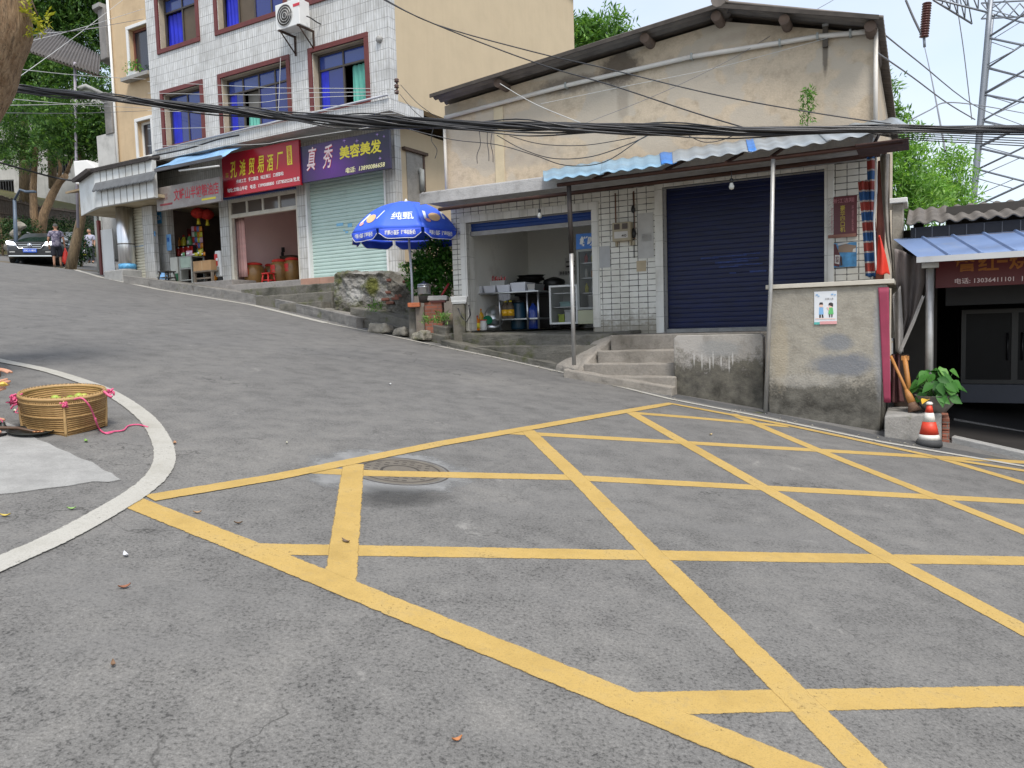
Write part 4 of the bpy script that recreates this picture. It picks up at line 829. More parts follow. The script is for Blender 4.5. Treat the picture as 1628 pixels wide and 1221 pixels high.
# beige house behind, with rounded concrete balconies
YB=1.6
OCH=plain('ochre_render',(.56,.42,.26),.9,0,.1,1.6,.3,(.25,.17,.1),.5,.3,40,streak=.2)
bh=thing('beige_house','narrow ochre rendered house with concrete balconies left of the tiled block','building',(-9.5,3,4),LB)
xb0=LB.p(179,100,YB)[0]; xb1=XL+.1
w1=LB.rect([(206,45),(240,38),(208,118),(240,116)],YB); w2=LB.rect([(219,193),(242,190),(222,250),(243,247)],YB); w1=(w1[0],min(w1[1],xb1-.1),w1[2],w1[3]); w2=(w2[0],min(w2[1],xb1-.1),w2[2],w2[3])
m=MB(); m.wall(xb0,xb1,zt0-.2,14,YB,YB+.3,[w1,w2]); m.build('front_wall',OCH,bh); m=MB(); m.box(xb0,xb0+.25,YB+.3,9,zt0-.2,14); m.box(xb0+.25,xb1,8.7,9,zt0-.2,14); m.build('side_wall',plain('white_side_wall',(.5,.49,.46),.9,0,.15,2,.4),bh)
for w,lab in((w1,0),(w2,1)):
    m=MB(); m.frame(w[0]-.1,w[1]+.1,w[2]-.1,w[3]+.1,.1,YB-.05,YB-.001); wi=m.build('window',WHITEP,bh,bev=.01)
    m=MB(); m.frame(w[0],w[1],w[2],w[3],.07,YB+.12,YB+.18); m.build('frame',plain('red_wood',(.17,.06,.04),.6) if lab==0 else WHITEP,wi)
    m=MB(); m.quad((w[0]+.07,YB+.15,w[2]+.07),(w[1]-.07,YB+.15,w[2]+.07),(w[1]-.07,YB+.15,w[3]-.07),(w[0]+.07,YB+.15,w[3]-.07)); m.build('pane',glassm('dark_window_glass',(.02,.02,.03),.1),wi)
    m=MB(); m.box(w[0]-.15,w[1]+.15,YB-.28,YB-.051,w[2]-.2,w[2]-.1); m.build('sill',CONC,wi)
for i,(py0,py1) in enumerate(((16,98),(160,218))):
    z1=LB.p(165,py0,YB)[1]; z0=LB.p(165,py1,YB)[1]; x0=LB.p(156,60,YB)[0]; b=[(x0-.1,YB+.5),(x0+.05,YB+.1),(x0+.25,YB-.12),(xb0-.003,YB-.15),(xb0-.003,YB+3),(x0-.1,YB+3)]
    m=MB(); m.prism(b,z0,z1); m.build('balcony',plain('balcony_concrete',(.24,.225,.21),.9,0,.25,2.5,.5,(.06,.06,.05)),bh,bev=.02)
    m=MB(); m.prism([(x-.1,y-.1) for x,y in b],z1+.001,z1+.12); m.build('balcony_slab',CONC,bh)
m=MB(); x0=LB.p(155,240,1.5)[0]; m.box(x0,xb0-.01,YB-.1,3.5,4.0,LB.p(165,216,YB)[1]); m.build('stair_wall',plain('white_side_wall',(.5,.49,.46)),bh)
m=MB(); m.tube([(xb0+.04,YB-.06,4.3),(xb0+.04,YB-.06,13.5)],.04,8); m.build('drain_pipe',WHITEP,bh)
leafG=leafm('pot_leaves',(.05,.16,.02),(.1,.28,.04))
# ======================= GABLED SHOPHOUSE (RB frame) =======================
GAB=conc('gable_render',(.53,.435,.32),(.17,.13,.1),.3,0,patch=(.45,.395,.32),bump=.35,stains=[(*RB.p(985,108),.38,.34,.8,(.07,.055,.045),1.0),(*RB.p(905,135),.75,.16,.6,(.10,.08,.065),1.4),(*RB.p(870,118),.5,.10,.5,(.58,.53,.45),1.5),(*RB.p(1312,78),.045,.42,.75,(.09,.075,.06),.5),(*RB.p(990,155),.12,.45,.35,(.2,.16,.12),1.0),(*RB.p(820,250),1.1,.22,.55,(.33,.30,.26),1.3),(*RB.p(760,225),.5,.3,.4,(.30,.26,.21),1.2),(*RB.p(1240,45),1.2,.10,.35,(.28,.22,.16),1.3),(*RB.p(730,175),.5,.16,.45,(.22,.18,.14),1.3)])
def rtile():
    t=NT('cream_shop_tile'); c=t.co('UV')
    q=t.n('ShaderNodeTexBrick',offset=0,squash=1); t.set(q.inputs['Vector'],c); q.inputs['Scale'].default_value=1
    q.inputs['Color1'].default_value=(.68,.665,.61,1); q.inputs['Color2'].default_value=(.74,.72,.66,1); q.inputs['Mortar'].default_value=(0,0,0,1); q.inputs['Mortar Size'].default_value=.007; q.inputs['Mortar Smooth'].default_value=.2; q.inputs['Brick Width'].default_value=.155; q.inputs['Row Height'].default_value=.092
    fac=q.outputs['Fac']; n=t.noise(t.co('UV',(3,9,1)),2.2,3,.6); n2=t.noise(c,1.2,7,.65)
    base=t.mix(1,q.outputs['Color'],t.ramp(n2,[(.3,(.78,.76,.7)),(.55,(1,1,1))]),'MULTIPLY')
    bc=t.mix(t.math('GREATER_THAN',fac,.3),base,(.45,.43,.38))
    cc=t.mix(t.math('MULTIPLY',fac,t.mr(n,.38,.55,.15,1)),bc,(.075,.07,.06))
    z=t.sep(c)[1]; low=t.mr(t.math('ADD',z,t.math('MULTIPLY',t.noise(c,9,6,.7),-.8)),1.05,1.35,.75,0); cc=t.mix(low,cc,(.2,.17,.12))
    t.bump(t.math('MULTIPLY',fac,-1),.3,.006); return t.fin(cc,.35,0,.4)
RT=rtile(); TRIM=tile('trim_tile',.16,.4,(.70,.685,.635),(.28,.27,.23),.004,0,.35,.35,(.3,.26,.2),.06,streak=.2)
bs=thing('gabled_shophouse','low gabled shophouse with ochre plaster gable and cream tiled ground floor','building',(-1.3,0,1.3),RB)
ex0,ez0=RB.p(690,152,-.3); ex1,ez1=RB.p(1145,10,-.3); ex2,ez2=RB.p(1398,28,-.3)
WX0,WX1=-4.86,2.2
def zroof(x): return ez0+(ez1-ez0)*(x-ex0)/(ex1-ex0) if x<ex1 else ez1+(ez2-ez1)*(x-ex1)/(ex2-ex1)
m=MB(); m.slab([(WX0,3.75),(WX1,3.75),(WX1,zroof(WX1)-.12),(ex1,ez1-.12),(WX0,zroof(WX0)-.12)],0,.24); m.build('gable_wall',GAB,bs)
m=MB(); m.box(WX0,WX0+.24,.24,8,1.0,zroof(WX0)-.14); m.box(WX1-.24,WX1,.24,8,.5,zroof(WX1)-.14); m.build('side_wall',GAB,bs)
m=MB(); m.box(WX0+.24,WX1-.24,7.8,8,.5,5.5); m.build('back_wall',GAB,bs)
m=MB()
sx0,sx1,sz0,sz1=-4.45,-2.03,1.46,3.40; dx0,dx1,dz0,dz1=-.82,1.56,1.35,3.63
m.wall(-4.76,WX1,1.0,3.752,-.07,-.002,[(sx0,sx1,.9,sz1),(dx0,dx1,.9,dz1)]); m.build('tiled_front',RT,bs)
m=MB(); tw=.13
m.box(sx0-tw,sx0,-.085,.2,1.46,sz1); m.box(sx1,sx1+tw,-.085,.2,1.46,sz1); m.box(sx0-tw,sx1+tw,-.085,.2,sz1,sz1+tw)
m.box(dx0-tw,dx0,-.085,.2,1.34,dz1); m.box(dx1,dx1+tw,-.085,.2,1.34,dz1); m.box(dx0-tw,dx1+tw,-.085,.2,dz1,dz1+.11); m.build('opening_trim',TRIM,bs,bev=.006)
# room
RW=plain('room_white_wall',(.80,.79,.74),.9,0,.08,1.2,.2,(.3,.27,.22))
m=MB(); m.box(-4.74,-4.6,.2,2.7,1.4,3.7); m.box(-4.74,-1.3,2.7,2.8,1.4,3.7); m.box(-1.4,-1.3,.2,2.7,1.4,3.7); m.box(-4.74,-1.3,.2,2.8,3.70,3.74); m.build('shop_room',RW,bs)
m=MB(); m.box(sx0-.3,sx1+.2,.2,.24,sz1+.001,3.699); m.build('lintel',RW,bs)
SHB=shutm('blue_shutter',(.008,.045,.22),dirt=.35,dcol=(.02,.03,.05),var=.35); SHD=shutm('navy_shutter',(.0008,.006,.048),dirt=.3,dcol=(.012,.014,.018),var=.55)
zsb=RB.p(840,360,.1)[1]
shutter(sx0+.01,sx1-.01,zsb,sz1,.1,.075,.008,SHB,bs)
m=MB(); m.box(sx0+.01,sx1-.01,.07,.13,zsb-.08,zsb-.002); m.build('shutter_lip',plain('dented_alloy',(.32,.31,.3),.45,.3,.3,6),bs)
shutter(dx0+.01,dx1-.01,1.42,dz1+.02,.12,.075,.0022,SHD,bs)
m=MB()
for px,py,w,h in((1128,410,.28,.025),(1160,407,.52,.022),(1185,411,.4,.02),(1163,416,.5,.028),(1190,420,.42,.02),(1158,424,.3,.02),(1195,403,.25,.018),(1205,431,.25,.03),(1165,434,.1,.02)):
    x,z=RB.p(px,py,.1); m.box(x-w/2,x+w/2,.1035,.1065,z-h/2,z+h/2)
m.build('scratched_patch',plain('bright_blue_patch',(.006,.03,.17),.5,0,.6,14),bs)
m=MB(); m.box(dx0,dx1,.0,.3,1.341,1.40); m.build('threshold',CONC,bs)
# roof: corrugated sheets and purlins
ROOFM=plain('weathered_roof_sheet',(.17,.145,.125),.85,0,.3,4,.4,(.05,.045,.04))
m=MB(); 
def rf(xa,za,xb,zb): 
    n=60; m.grid(lambda u,v:V((xa+(xb-xa)*v,-.38+8.6*u,za+(zb-za)*v+.03*math.sin(u*8.6*2*math.pi/.18))),240,6)
rf(ex0-.02,ez0-.02,ex1+.06,ez1+.0); rf(ex2+.05,ez2-.04,ex1-.05,ez1+.05); m.build('roof',ROOFM,bs,solid=.03)
m=MB(); m.tube([(ex1,-.42,ez1+.06),(ex1,8,ez1+.06)],.11,10); m.build('ridge_cap',ROOFM,bs)
m=MB(); y_=-.405
m.add([(ex0-.02,y_,ez0-.06),(ex1,y_,ez1-.06),(ex1,y_,ez1+.0),(ex0-.02,y_,ez0+.0)],[(0,1,2,3)]); m.add([(ex1,y_,ez1-.06),(ex2,y_,ez2-.06),(ex2,y_,ez2+.0),(ex1,y_,ez1+.0)],[(0,1,2,3)]); m.build('verge_board',plain('dark_verge',(.06,.05,.042),.9,0,.4,6),bs,solid=.025)
PURL=plain('purlin_wood',(.11,.075,.055),.85,0,.3,8)
for px,py in((795,133),(1027,52),(1140,27),(1248,27),(1384,32)):
    x=RB.p(px,py,-.25)[0]; m=MB(); m.tube([(x,-.34,zroof(x)-.13),(x,1.5,zroof(x)-.13)],.075,10); m.build('purlin',PURL,bs)
x=RB.p(795,133,-.25)[0]
# stain patches and old bricks on gable: dark smoke mark, pale pilaster seams
m=MB(); m.box(RB.p(795,250)[0]-.09,RB.p(795,250)[0]+.09,-.018,-.001,3.87,RB.p(795,170)[1]); m.build('plaster_seam',plain('pale_plaster',(.55,.46,.31),.9,0,.15,3,.3,(.3,.25,.18)),bs)
# pipe along gable
PVC=plain('pvc_pipe',(.62,.58,.52),.5,0,.1,5,.25,(.3,.26,.2))
pp=[(707,187),(900,136),(1100,90),(1240,68),(1300,58),(1352,53),(1384,50)]
t=thing('drain_pipe','long white plastic pipe running up across the ochre gable','pipe',(0,-.06,4.6),RB)
P=[V((RB.p(*q,-.06)[0],-.06,RB.p(*q,-.06)[1])) for q in pp]; xe_=WX1+.02
m=MB(); m.tube(P[:-1]+[V((xe_,-.06,P[-1].z))],.035,10); m.build('pipe',PVC,t); m=MB(); m.tube([(xe_,-.06,P[-1].z+.035),(xe_,-.06,3.9)],.03,10); m.build('downpipe',PVC,t)
for q in P[1:-1]: m=MB(); m.box(q.x-.015,q.x+.015,-.1,-.001,q.z-.045,q.z+.045); m.build('pipe_clip',GREY,t)
m=MB(); 
t=thing('drain_pipe','thin vertical pipe at the alley corner of the ochre gable','pipe',(WX0,-.05,3.9),RB); m.tube([(WX0+.02,-.06,5.2),(WX0+.02,-.06,3.9)],.028,8); m.build('pipe',PVC,t)
t=thing('plaster_stub','short dark stained drain stub high on the right of the gable','pipe stub',(RB.p(1312,60)[0],-.05,5.4),RB); x,z=RB.p(1312,42,-.05); m=MB(); m.box(x-.035,x+.035,-.06,-.001,z-.28,z); m.build('stub',plain('dark_stub',(.09,.075,.06),.9),t); m=MB(); m.box(x-.04,x+.04,-.055,-.001,z,z+.04); m.build('cap',CONC,t)
# concrete canopy slab
SLAB=conc('canopy_concrete',(.42,.41,.40),(.07,.065,.06),.5,0,bump=.6)
m=MB(); m.box(-4.78,2.24,-.98,-.09,3.68,3.85); m.build('canopy_slab',SLAB,bs,bev=.015)
m=MB(); m.box(-4.80,2.2,-1.0,-.985,3.64,3.83); m.build('canopy_edge',conc('canopy_edge_concrete',(.46,.45,.44),(.09,.085,.08),.55,0,bump=.5),bs,bev=.006)
# ---------------- corrugated awning on poles ----------------
aw=thing('corrugated_awning','corrugated metal awning, pale blue and grey, propped on poles over the shop porch','awning',(.4,-1.2,3.5),RB)
BSH=plain('blue_roof_sheet',(.25,.40,.52),.45,.2,.25,2.5,.35,(.3,.3,.3)); GSH=plain('grey_roof_sheet',(.30,.335,.36),.5,.2,.2,2.0,.45,(.16,.14,.12)); BST=plain('strong_blue_sheet',(.05,.20,.55),.45,.1,.25,3,.25,(.3,.33,.36))
zf,zbk,yf,yb=3.535,4.11,-2.16,-.25
def crug(xa0,xa1,xb0,xb1,dz,mat):   # front x0..x1, back x0..x1
    m=MB(); n=int((xa1-xa0)/.2*12)
    m.grid(lambda u,v:(lambda x:V((x,yf+(yb-yf)*v+.012*math.sin(x*3),zf+(zbk-zf)*v+dz+.013*math.sin(2*math.pi*(xa0+(xa1-xa0)*u)/.2)+.012*math.sin(3*x+v))))((xa0+(xa1-xa0)*u)*(1-v)+(xb0+(xb1-xb0)*u)*v),n,4); return m.build('roof_sheet',mat,aw,solid=.005)
crug(-1.9,-1.0,-2.8,-1.7,.0,BSH); crug(-1.05,-.15,-1.75,-.75,.012,GSH if 0 else BSH); crug(-.2,.0,-.8,-.55,.024,BST); crug(-.05,.95,-.6,.55,.03,GSH); crug(.9,1.0,.5,.6,.045,BST); crug(.95,1.85,.55,1.5,.04,GSH); crug(1.8,2.72,1.45,2.5,.05,GSH)
RUST=plain('rusty_pipe',(.07,.03,.02),.7,.3,.35,8)
m=MB(); m.tube([(-1.75,-2.02,3.485),(2.6,-2.02,3.49)],.028,8); m.build('front_beam',RUST,aw)
m=MB(); m.tube([(-4.4,-1.02,3.52),(2.4,-1.05,3.56)],.03,8); m.build('back_beam',RUST,aw)
for x in(-1.2,-.2,.6,1.15,2.3): m=MB(); m.tube([(x,-2.05,3.50),(x,-.9,3.84)],.022,6); m.build('rafter',RUST,aw)
m=MB(); m.box(2.1,2.66,-2.13,-1.5,3.485,3.51); m.build('rotten_boards',plain('rotten_board',(.06,.03,.025),.9,0,.5,10),aw,bev=.01)
POLE=plain('silver_pole',(.45,.44,.42),.4,.5,.2,6,.3); POLED=plain('dark_pole',(.05,.04,.035),.6,.3,.3,6)
x,z=RB.p(912,553,-1.9)
m=MB(); m.tube([(x,-1.9,z+1.35),(x+.02,-1.98,3.47)],.034,10); m.build('upper_pole',POLED,aw); m=MB(); m.tube([(x,-1.9,z-.25),(x,-1.9,z+1.35)],.03,10); m.build('pole',POLE,aw)
x0,z0=RB.p(1216,655,-2.2); x1,z1=RB.p(1228,250,-2.1); m=MB(); m.tube([(x0,-2.17,z0-.05),((x0+x1)/2+.02,-2.12,1.9),(x1,-2.05,3.47)],.026,10); m.build('pole',POLE,aw)
# ---------------- porch walls ----------------
WALLP=conc('low_wall_render',(.37,.345,.31),(.085,.078,.06),.2,0,patch=(.40,.375,.345),base=.98,bump=.4,stains=[(.42,1.14,.34,.14,.7,(.27,.27,.26),.9)]+[(.1+.085*k+.02*(k%3),1.0-.03*(k%3),.012,.10+.03*(k%2),.55,(.55,.53,.5),.4) for k in range(7)])
WALLB=conc('big_wall_render',(.34,.315,.265),(.085,.08,.068),.18,0,base=.72,bump=.45,stains=[(*RB.p(1340,580,-2.02),.42,.16,.85,(.17,.18,.20),.9),(*RB.p(1330,545,-2.02),.22,.13,.8,(.19,.20,.215),.9),(*RB.p(1400,540,-2.02),.09,.75,.7,(.26,.265,.275),.5),(*RB.p(1240,560,-2.02),.12,.5,.35,(.40,.33,.22),1.0),(*RB.p(1290,605,-2.02),.5,.10,.4,(.42,.40,.36),1.4)])
m=MB(); m.slab([(-.18,0.0),(1.0,-.2),(1.0,1.28),(.96,1.33),(-.13,1.33),(-.18,1.29)],-1.79,-1.63); m.build('porch_wall',WALLP,fr=RB,bev=.015,label='low pinkish plastered porch wall with damp black base beside the steps',cat='wall')
bw=thing('porch_wall','tall grey plastered porch wall with cream cap and a cartoon poster','wall',(1.8,-2,.1),RB)
bx0,bx1=1.1,2.42
m=MB(); m.add([(bx0,-2.02,-.2),(bx1-.06,-2.02,-.3),(bx1-.06,-1.8,-.3),(bx0,-1.8,-.2),(bx0,-2.02,1.88),(bx1+.03,-2.02,1.88),(bx1+.03,-1.8,1.88),(bx0,-1.8,1.88)],[(0,3,2,1),(4,5,6,7),(0,1,5,4),(1,2,6,5),(2,3,7,6),(3,0,4,7)]); m.box(bx1-.2,bx1,-1.8,-.3,-.2,1.879); m.build('plaster',WALLB,bw,bev=.02)
m=MB(); m.box(bx0-.02,bx1+.1,-2.06,-1.77,1.881,1.935); m.box(bx1-.22,bx1+.1,-1.77,-.3,1.881,1.933); m.build('cap',plain('cream_cap',(.55,.51,.43),.7,0,.12,5,.3,(.25,.22,.17)),bw,bev=.006)
# maroon cloth strip nailed to the wall's end
m=MB(); a0=RB.p(1396,457,-2.05); a1=RB.p(1413,457,-2.05); b0=RB.p(1405,640,-2.05); b1=RB.p(1416,642,-2.05)
m.grid(lambda u,v:V(((a0[0]+(a1[0]-a0[0])*u)*(1-v)+(b0[0]+(b1[0]-b0[0])*u)*v,-2.035-.008*math.sin(v*9)*u,a0[1]*(1-v)+b0[1]*v)),6,20); m.build('maroon_cloth_strip',plain('maroon_cloth',(.28,.035,.075),.7,0,.15,6,.15,(.1,.02,.03)),fr=RB,label='maroon cloth strip nailed down the end of the grey porch wall',cat='cloth',solid=.006)
# cartoon poster
SKIN_P=plain('print_skin',(.75,.5,.4),.6); GRNP=plain('print_green',(.12,.45,.15),.6); TEALP=plain('print_teal',(.1,.45,.4),.6); HAIRP=plain('print_hair',(.04,.03,.03),.6); BLUP=plain('print_blue',(.2,.4,.65),.6); PNKP=plain('print_pink',(.7,.35,.35),.6)
def card2(name,label,cat,pix,y,mat,fr=RB,th=.006):
    x0,x1,z0,z1=fr.rect(pix,y); t=thing(name,label,cat,((x0+x1)/2,y,z0),fr); m=MB(); m.box(x0,x1,y,y+th,z0,z1); m.build('sheet',mat,t); return t,x0,x1,z0,z1
t,x0,x1,z0,z1=card2('notice_poster','white notice poster with two cartoon children on the grey porch wall','poster',[(1295,464),(1331,462),(1294,515),(1330,516)],-2.03,plain('notice_paper',(.68,.7,.72),.4,0,.05))
PX=lambda u:x0+(x1-x0)*u; PZ=lambda v:z0+(z1-z0)*v
def flat(t,parts,y):
    for nm,mat,shapes in parts:
        m=MB()
        for s in shapes:
            if s[0]=='e':
                _,u,v,ru,rv=s; n=14; m.add([(PX(u+ru*math.cos(2*math.pi*k/n)),y,PZ(v+rv*math.sin(2*math.pi*k/n))) for k in range(n)],[tuple(range(n))])
            else: m.add([(PX(u),y,PZ(v)) for u,v in s[1]],[tuple(range(len(s[1])))])
            y-=.0004
        m.build(nm,mat,t)
flat(t,[('boy_figure',BLUP,[('p',[(.2,.3),(.42,.3),(.40,.52),(.22,.52)])]),('boy_legs',HAIRP,[('p',[(.22,.2),(.3,.2),(.3,.3),(.22,.3)]),('p',[(.34,.2),(.42,.2),(.40,.3),(.33,.3)])]),('faces',SKIN_P,[('e',.31,.58,.09,.065),('e',.73,.56,.085,.065)]),('hair',HAIRP,[('p',[(.22,.6),(.4,.6),(.37,.67),(.25,.67)]),('p',[(.63,.58),(.83,.52),(.84,.62),(.75,.66),(.65,.64)])]),('girl_dress',GRNP,[('p',[(.62,.3),(.86,.3),(.82,.5),(.66,.5)])]),('girl_legs',HAIRP,[('p',[(.66,.21),(.71,.21),(.71,.3),(.66,.3)]),('p',[(.76,.21),(.81,.21),(.81,.3),(.76,.3)])]),('arm',SKIN_P,[('p',[(.55,.5),(.6,.53),(.67,.45),(.66,.41)])]),('green_band',TEALP,[('p',[(0,.0),(.25,0),(.25,.07),(0,.07)])]),('red_band',PNKP,[('p',[(.25,0),(1,0),(1,.09),(.25,.09)])]),('ground_line',SKIN_P,[('p',[(.05,.17),(.95,.15),(.95,.17),(.05,.19)])]),('foliage_print',BLUP,[('e',.12,.9,.06,.02),('e',.2,.86,.05,.015),('e',.8,.9,.06,.02),('e',.92,.88,.04,.02)])],-2.0305)
text('lettering','关爱儿童',HAIRP,t,PX(.48),PX(.85),PZ(.74),PZ(.80),-2.037)
# ---------------- things on the tiled front ----------------
t,x0,x1,z0,z1=card2('wall_plaque','dark red plaque with vertical gold characters right of the navy shutter','plaque',[(1317,313),(1363,311),(1316,379),(1362,376)],-.085,gradpanel('plaque_red',(.17,.008,.014),(.10,.006,.012),0,0,3),th=.015)
text('lettering','豪华四口机',GTX,t,PX(.42),PX(.60),PZ(.13),PZ(.78),-.088,.012,0,True); text('lettering','浙江洁翔',plain('rose_letter',(.5,.2,.22),.6),t,PX(.15),PX(.9),PZ(.84),PZ(.95),-.088)
text('lettering','安全可靠经济',plain('rose_letter',(.5,.2,.22)),t,PX(.10),PX(.17),PZ(.13),PZ(.75),-.088,0,0,True); text('lettering','环保节能实惠',plain('rose_letter',(.5,.2,.22)),t,PX(.82),PX(.89),PZ(.13),PZ(.75),-.088,0,0,True)
m=MB(); m.box(PX(0),PX(.97),-.093,-.087,PZ(.0),PZ(.08)); m.build('bottom_strip',plain('strip_brown',(.3,.14,.1),.6),t)
t,x0,x1,z0,z1=card2('drink_poster','torn blue drink poster with a dark bottle below the red plaque','poster',[(1318,387),(1362,385),(1320,431),(1362,418)],-.083,plain('poster_blue',(.07,.26,.50),.5,0,.7,7),th=.004)
flat(t,[('bottle_print',plain('print_bottle',(.09,.012,.015),.4),[('p',[(.13,.08),(.36,.02),(.42,.35),(.36,.6),(.28,.8),(.24,.97),(.15,.97),(.14,.8),(.12,.6)])]),('bottle_label',PAPER,[('p',[(.19,.18),(.36,.12),(.39,.5),(.2,.52)])]),('torn_patch',plain('torn_paper',(.27,.2,.15),.8),[('p',[(.32,.62),(.95,.58),(.98,.85),(.6,.95),(.33,.88)])]),('torn_edge',PAPER,[('p',[(.3,.9),(.7,.97),(.7,1.0),(.3,.98)]),('p',[(.85,.6),(.97,.58),(.97,.75),(.87,.72)])]),('shadow_print',HAIRP,[('p',[(.4,.05),(.48,.08),(.46,.4),(.41,.5)])])],-.0835)
text('lettering','奶茶',plain('print_bottle',(.09,.012,.015)),t,PX(.22),PX(.36),PZ(.2),PZ(.46),-.087,.01,0,True)
for pix,mat,lab in(([(950,392),(971,391),(951,425),(969,426)],plain('grey_flyer',(.42,.42,.42),.8,0,.1,10),'grey typed flyer stuck low beside the snack shop opening'),([(1004,340),(1038,338),(1024,410),(1040,410)],plain('whitish_flyer',(.50,.49,.47),.8,0,.12,8),'large pale paper remnant on the tiles beside the meter box'),([(1012,415),(1027,414),(1012,432),(1027,431)],plain('tan_flyer',(.5,.41,.28),.8),'small tan paper square on the tiles left of the navy shutter'),([(1020,372),(1036,371),(1020,384),(1036,384)],plain('whitish_flyer2',(.58,.57,.55),.8),'small white paper slip on the tiles under the meter height')):
    q=card2('wall_flyer',lab,'flyer',pix,-.08,mat,th=.003 if 'remnant' in lab else .005)
# electricity meter box
x0,x1,z0,z1=RB.rect([(973,354),(1003,352),(973,382),(1002,384)],-.2)
MET=plain('meter_case',(.42,.36,.25),.5,0,.12,6,.3,(.2,.16,.1))
t=thing('meter_box','cream electricity meter box with two small windows on the tiled front','meter box',((x0+x1)/2,-.14,z0),RB); m=MB(); m.box(x0,x1,-.2,-.075,z0,z1); m.build('case',MET,t,bev=.012)
for u in(.12,.55): m=MB(); m.box(x0+(x1-x0)*u,x0+(x1-x0)*(u+.3),-.206,-.201,z0+(z1-z0)*.62,z0+(z1-z0)*.92); m.build('window',plain('meter_glass',(.06,.035,.02),.2),t)
m=MB(); m.box(x0+(x1-x0)*.12,x0+(x1-x0)*.85,-.204,-.201,z0+(z1-z0)*.15,z0+(z1-z0)*.5); m.build('face_label',PAPER,t); text('lettering','40',HAIRP,t,x0+(x1-x0)*.5,x0+(x1-x0)*.78,z0+(z1-z0)*.2,z0+(z1-z0)*.34,-.207,.02)
for x in(x0+.03,x1+.03): m=MB(); m.tube([(x,-.1,z1-.02 if x<x1 else z0+.02),(x,-.1,3.62)],.011,6); m.build('conduit',plain('rust_conduit',(.16,.075,.045),.7),t)
for x in(x0+.02,x1-.05,x1+.0): m=MB(); m.box(x,x+.03,-.12,-.072,z0-.07,z0-.001); m.build('mount_tab',MET,t)
CABLEM=plain('black_cable',(.018,.018,.02),.32)
x,z=RB.p(1007,345,-.1); t=thing('hanging_plug','black cable with plug and switch hanging beside the meter box','cable',(x,-.1,z-.4),RB); m=MB(); m.tube([(x,-.1,3.6),(x+.01,-.11,z),(x,-.1,z-.65)],.008,6); m.build('cord',CABLEM,t); m=MB(); m.lathe([(0,0),(.03,.02),(.035,.06),(.02,.12),(0,.12)],(x,-.11,z+.06),10); m.build('upper_knob',BLK,t); m=MB(); m.lathe([(0,0),(.035,.02),(.045,.08),(.03,.15),(0,.16)],(x,-.11,z-.34),10); m.build('plug',BLK,t)
def bulb(px,py,y,ztop,label):
    x,z=RB.p(px,py,y); t=thing('light_bulb',label,'bulb',(x,y,z),RB); m=MB(); m.tube([(x,y,z+.1),(x,y,ztop)],.006,6); m.build('flex',CABLEM,t); m=MB(); m.lathe([(0,-.03),(.028,-.02),(.035,.01),(.022,.05),(.018,.06)],(x,y,z),14); m.build('glass',plain('bulb_glass',(.6,.6,.56),.15),t); m=MB(); m.lathe([(.02,.055),(.022,.11),(0,.115)],(x,y,z),10); m.build('socket',BLK,t)
bulb(1163,298,-1.9,3.42,'bare bulb hanging from the awning beam before the navy shutter'); bulb(858,344,-1.0,3.5,'bare bulb hanging below the canopy over the snack shop')
# ---------------- right end of the porch: post, striped tarp, rags ----------------
m=MB(); xq=RB.p(1399,350,-1.2)[0]; m.tube([(xq,-1.2,1.93),(xq+.02,-1.2,3.45)],.05,9); m.build('corner_post',plain('red_brown_post',(.20,.06,.04),.7,0,.3,8),fr=RB,label='red brown wooden post behind the striped tarpaulin',cat='post')
def stripes():
    t=NT('striped_tarp_cloth'); c=t.co('UV'); z=t.sep(c)[1]; f=t.math('FRACT',t.math('DIVIDE',z,.26)); n=t.noise(c,6,5)
    q=t.n('ShaderNodeValToRGB'); q.color_ramp.interpolation='CONSTANT'; e=q.color_ramp.elements; e[0].position=0; e[0].color=(.33,.05,.035,1); e[1].position=.42; e[1].color=(.5,.45,.42,1)
    for p,cl in((.5,(.025,.10,.27,1)),(.92,(.5,.45,.42,1))): k=e.new(p); k.color=cl
    t.set(q.inputs[0],f); return t.fin(t.mix(1,q.outputs[0],t.ramp(n,[(.3,(.65,.65,.65)),(.7,(1.1,1.1,1.1))]),'MULTIPLY'),.7)
STRIP=stripes()
t=thing('striped_tarp','red and blue striped tarpaulin gathered and hanging at the porch end','tarpaulin',(RB.p(1385,440,-1)[0],-1,1.93),RB)
def hang(nm,pts0,pts1,y,mat,par,wav=.03,fq=3,nu=14,nv=24):
    A=[RB.p(*q,y) for q in pts0]; B=[RB.p(*q,y) for q in pts1]
    def f(u,v):
        k=v*(len(A)-1); i=min(int(k),len(A)-2); w=k-i; a=[A[i][j]*(1-w)+A[i+1][j]*w for j in(0,1)]; b=[B[i][j]*(1-w)+B[i+1][j]*w for j in(0,1)]
        return V((a[0]+(b[0]-a[0])*u,y+wav*math.sin(2*math.pi*fq*u+2*v),a[1]+(b[1]-a[1])*u+.01*math.sin(9*u+v)))
    m=MB(); m.grid(f,nu,nv); return m.build(nm,mat,par,solid=.004) if par else m
hang('front_fold',[(1364,288),(1370,350),(1376,440)],[(1379,286),(1385,360),(1393,440)],-1.15,STRIP,t,.03,1.5); hang('back_fold',[(1378,250),(1380,330),(1387,440)],[(1391,250),(1390,330),(1400,440)],-1.1,STRIP,t,.025,1.2)
GR=plain('grey_rag_cloth',(.27,.24,.2),.9,0,.4,6,.4,(.1,.08,.07))
hang('x',[(1399,245),(1403,320),(1408,380),(1416,420)],[(1415,245),(1414,320),(1416,370),(1422,440)],-1.3,GR,None,.05,1.3).build('grey_rag',GR,fr=RB,label='torn grey cloth strip hanging from the awning corner beside the striped tarp',cat='cloth',solid=.006)
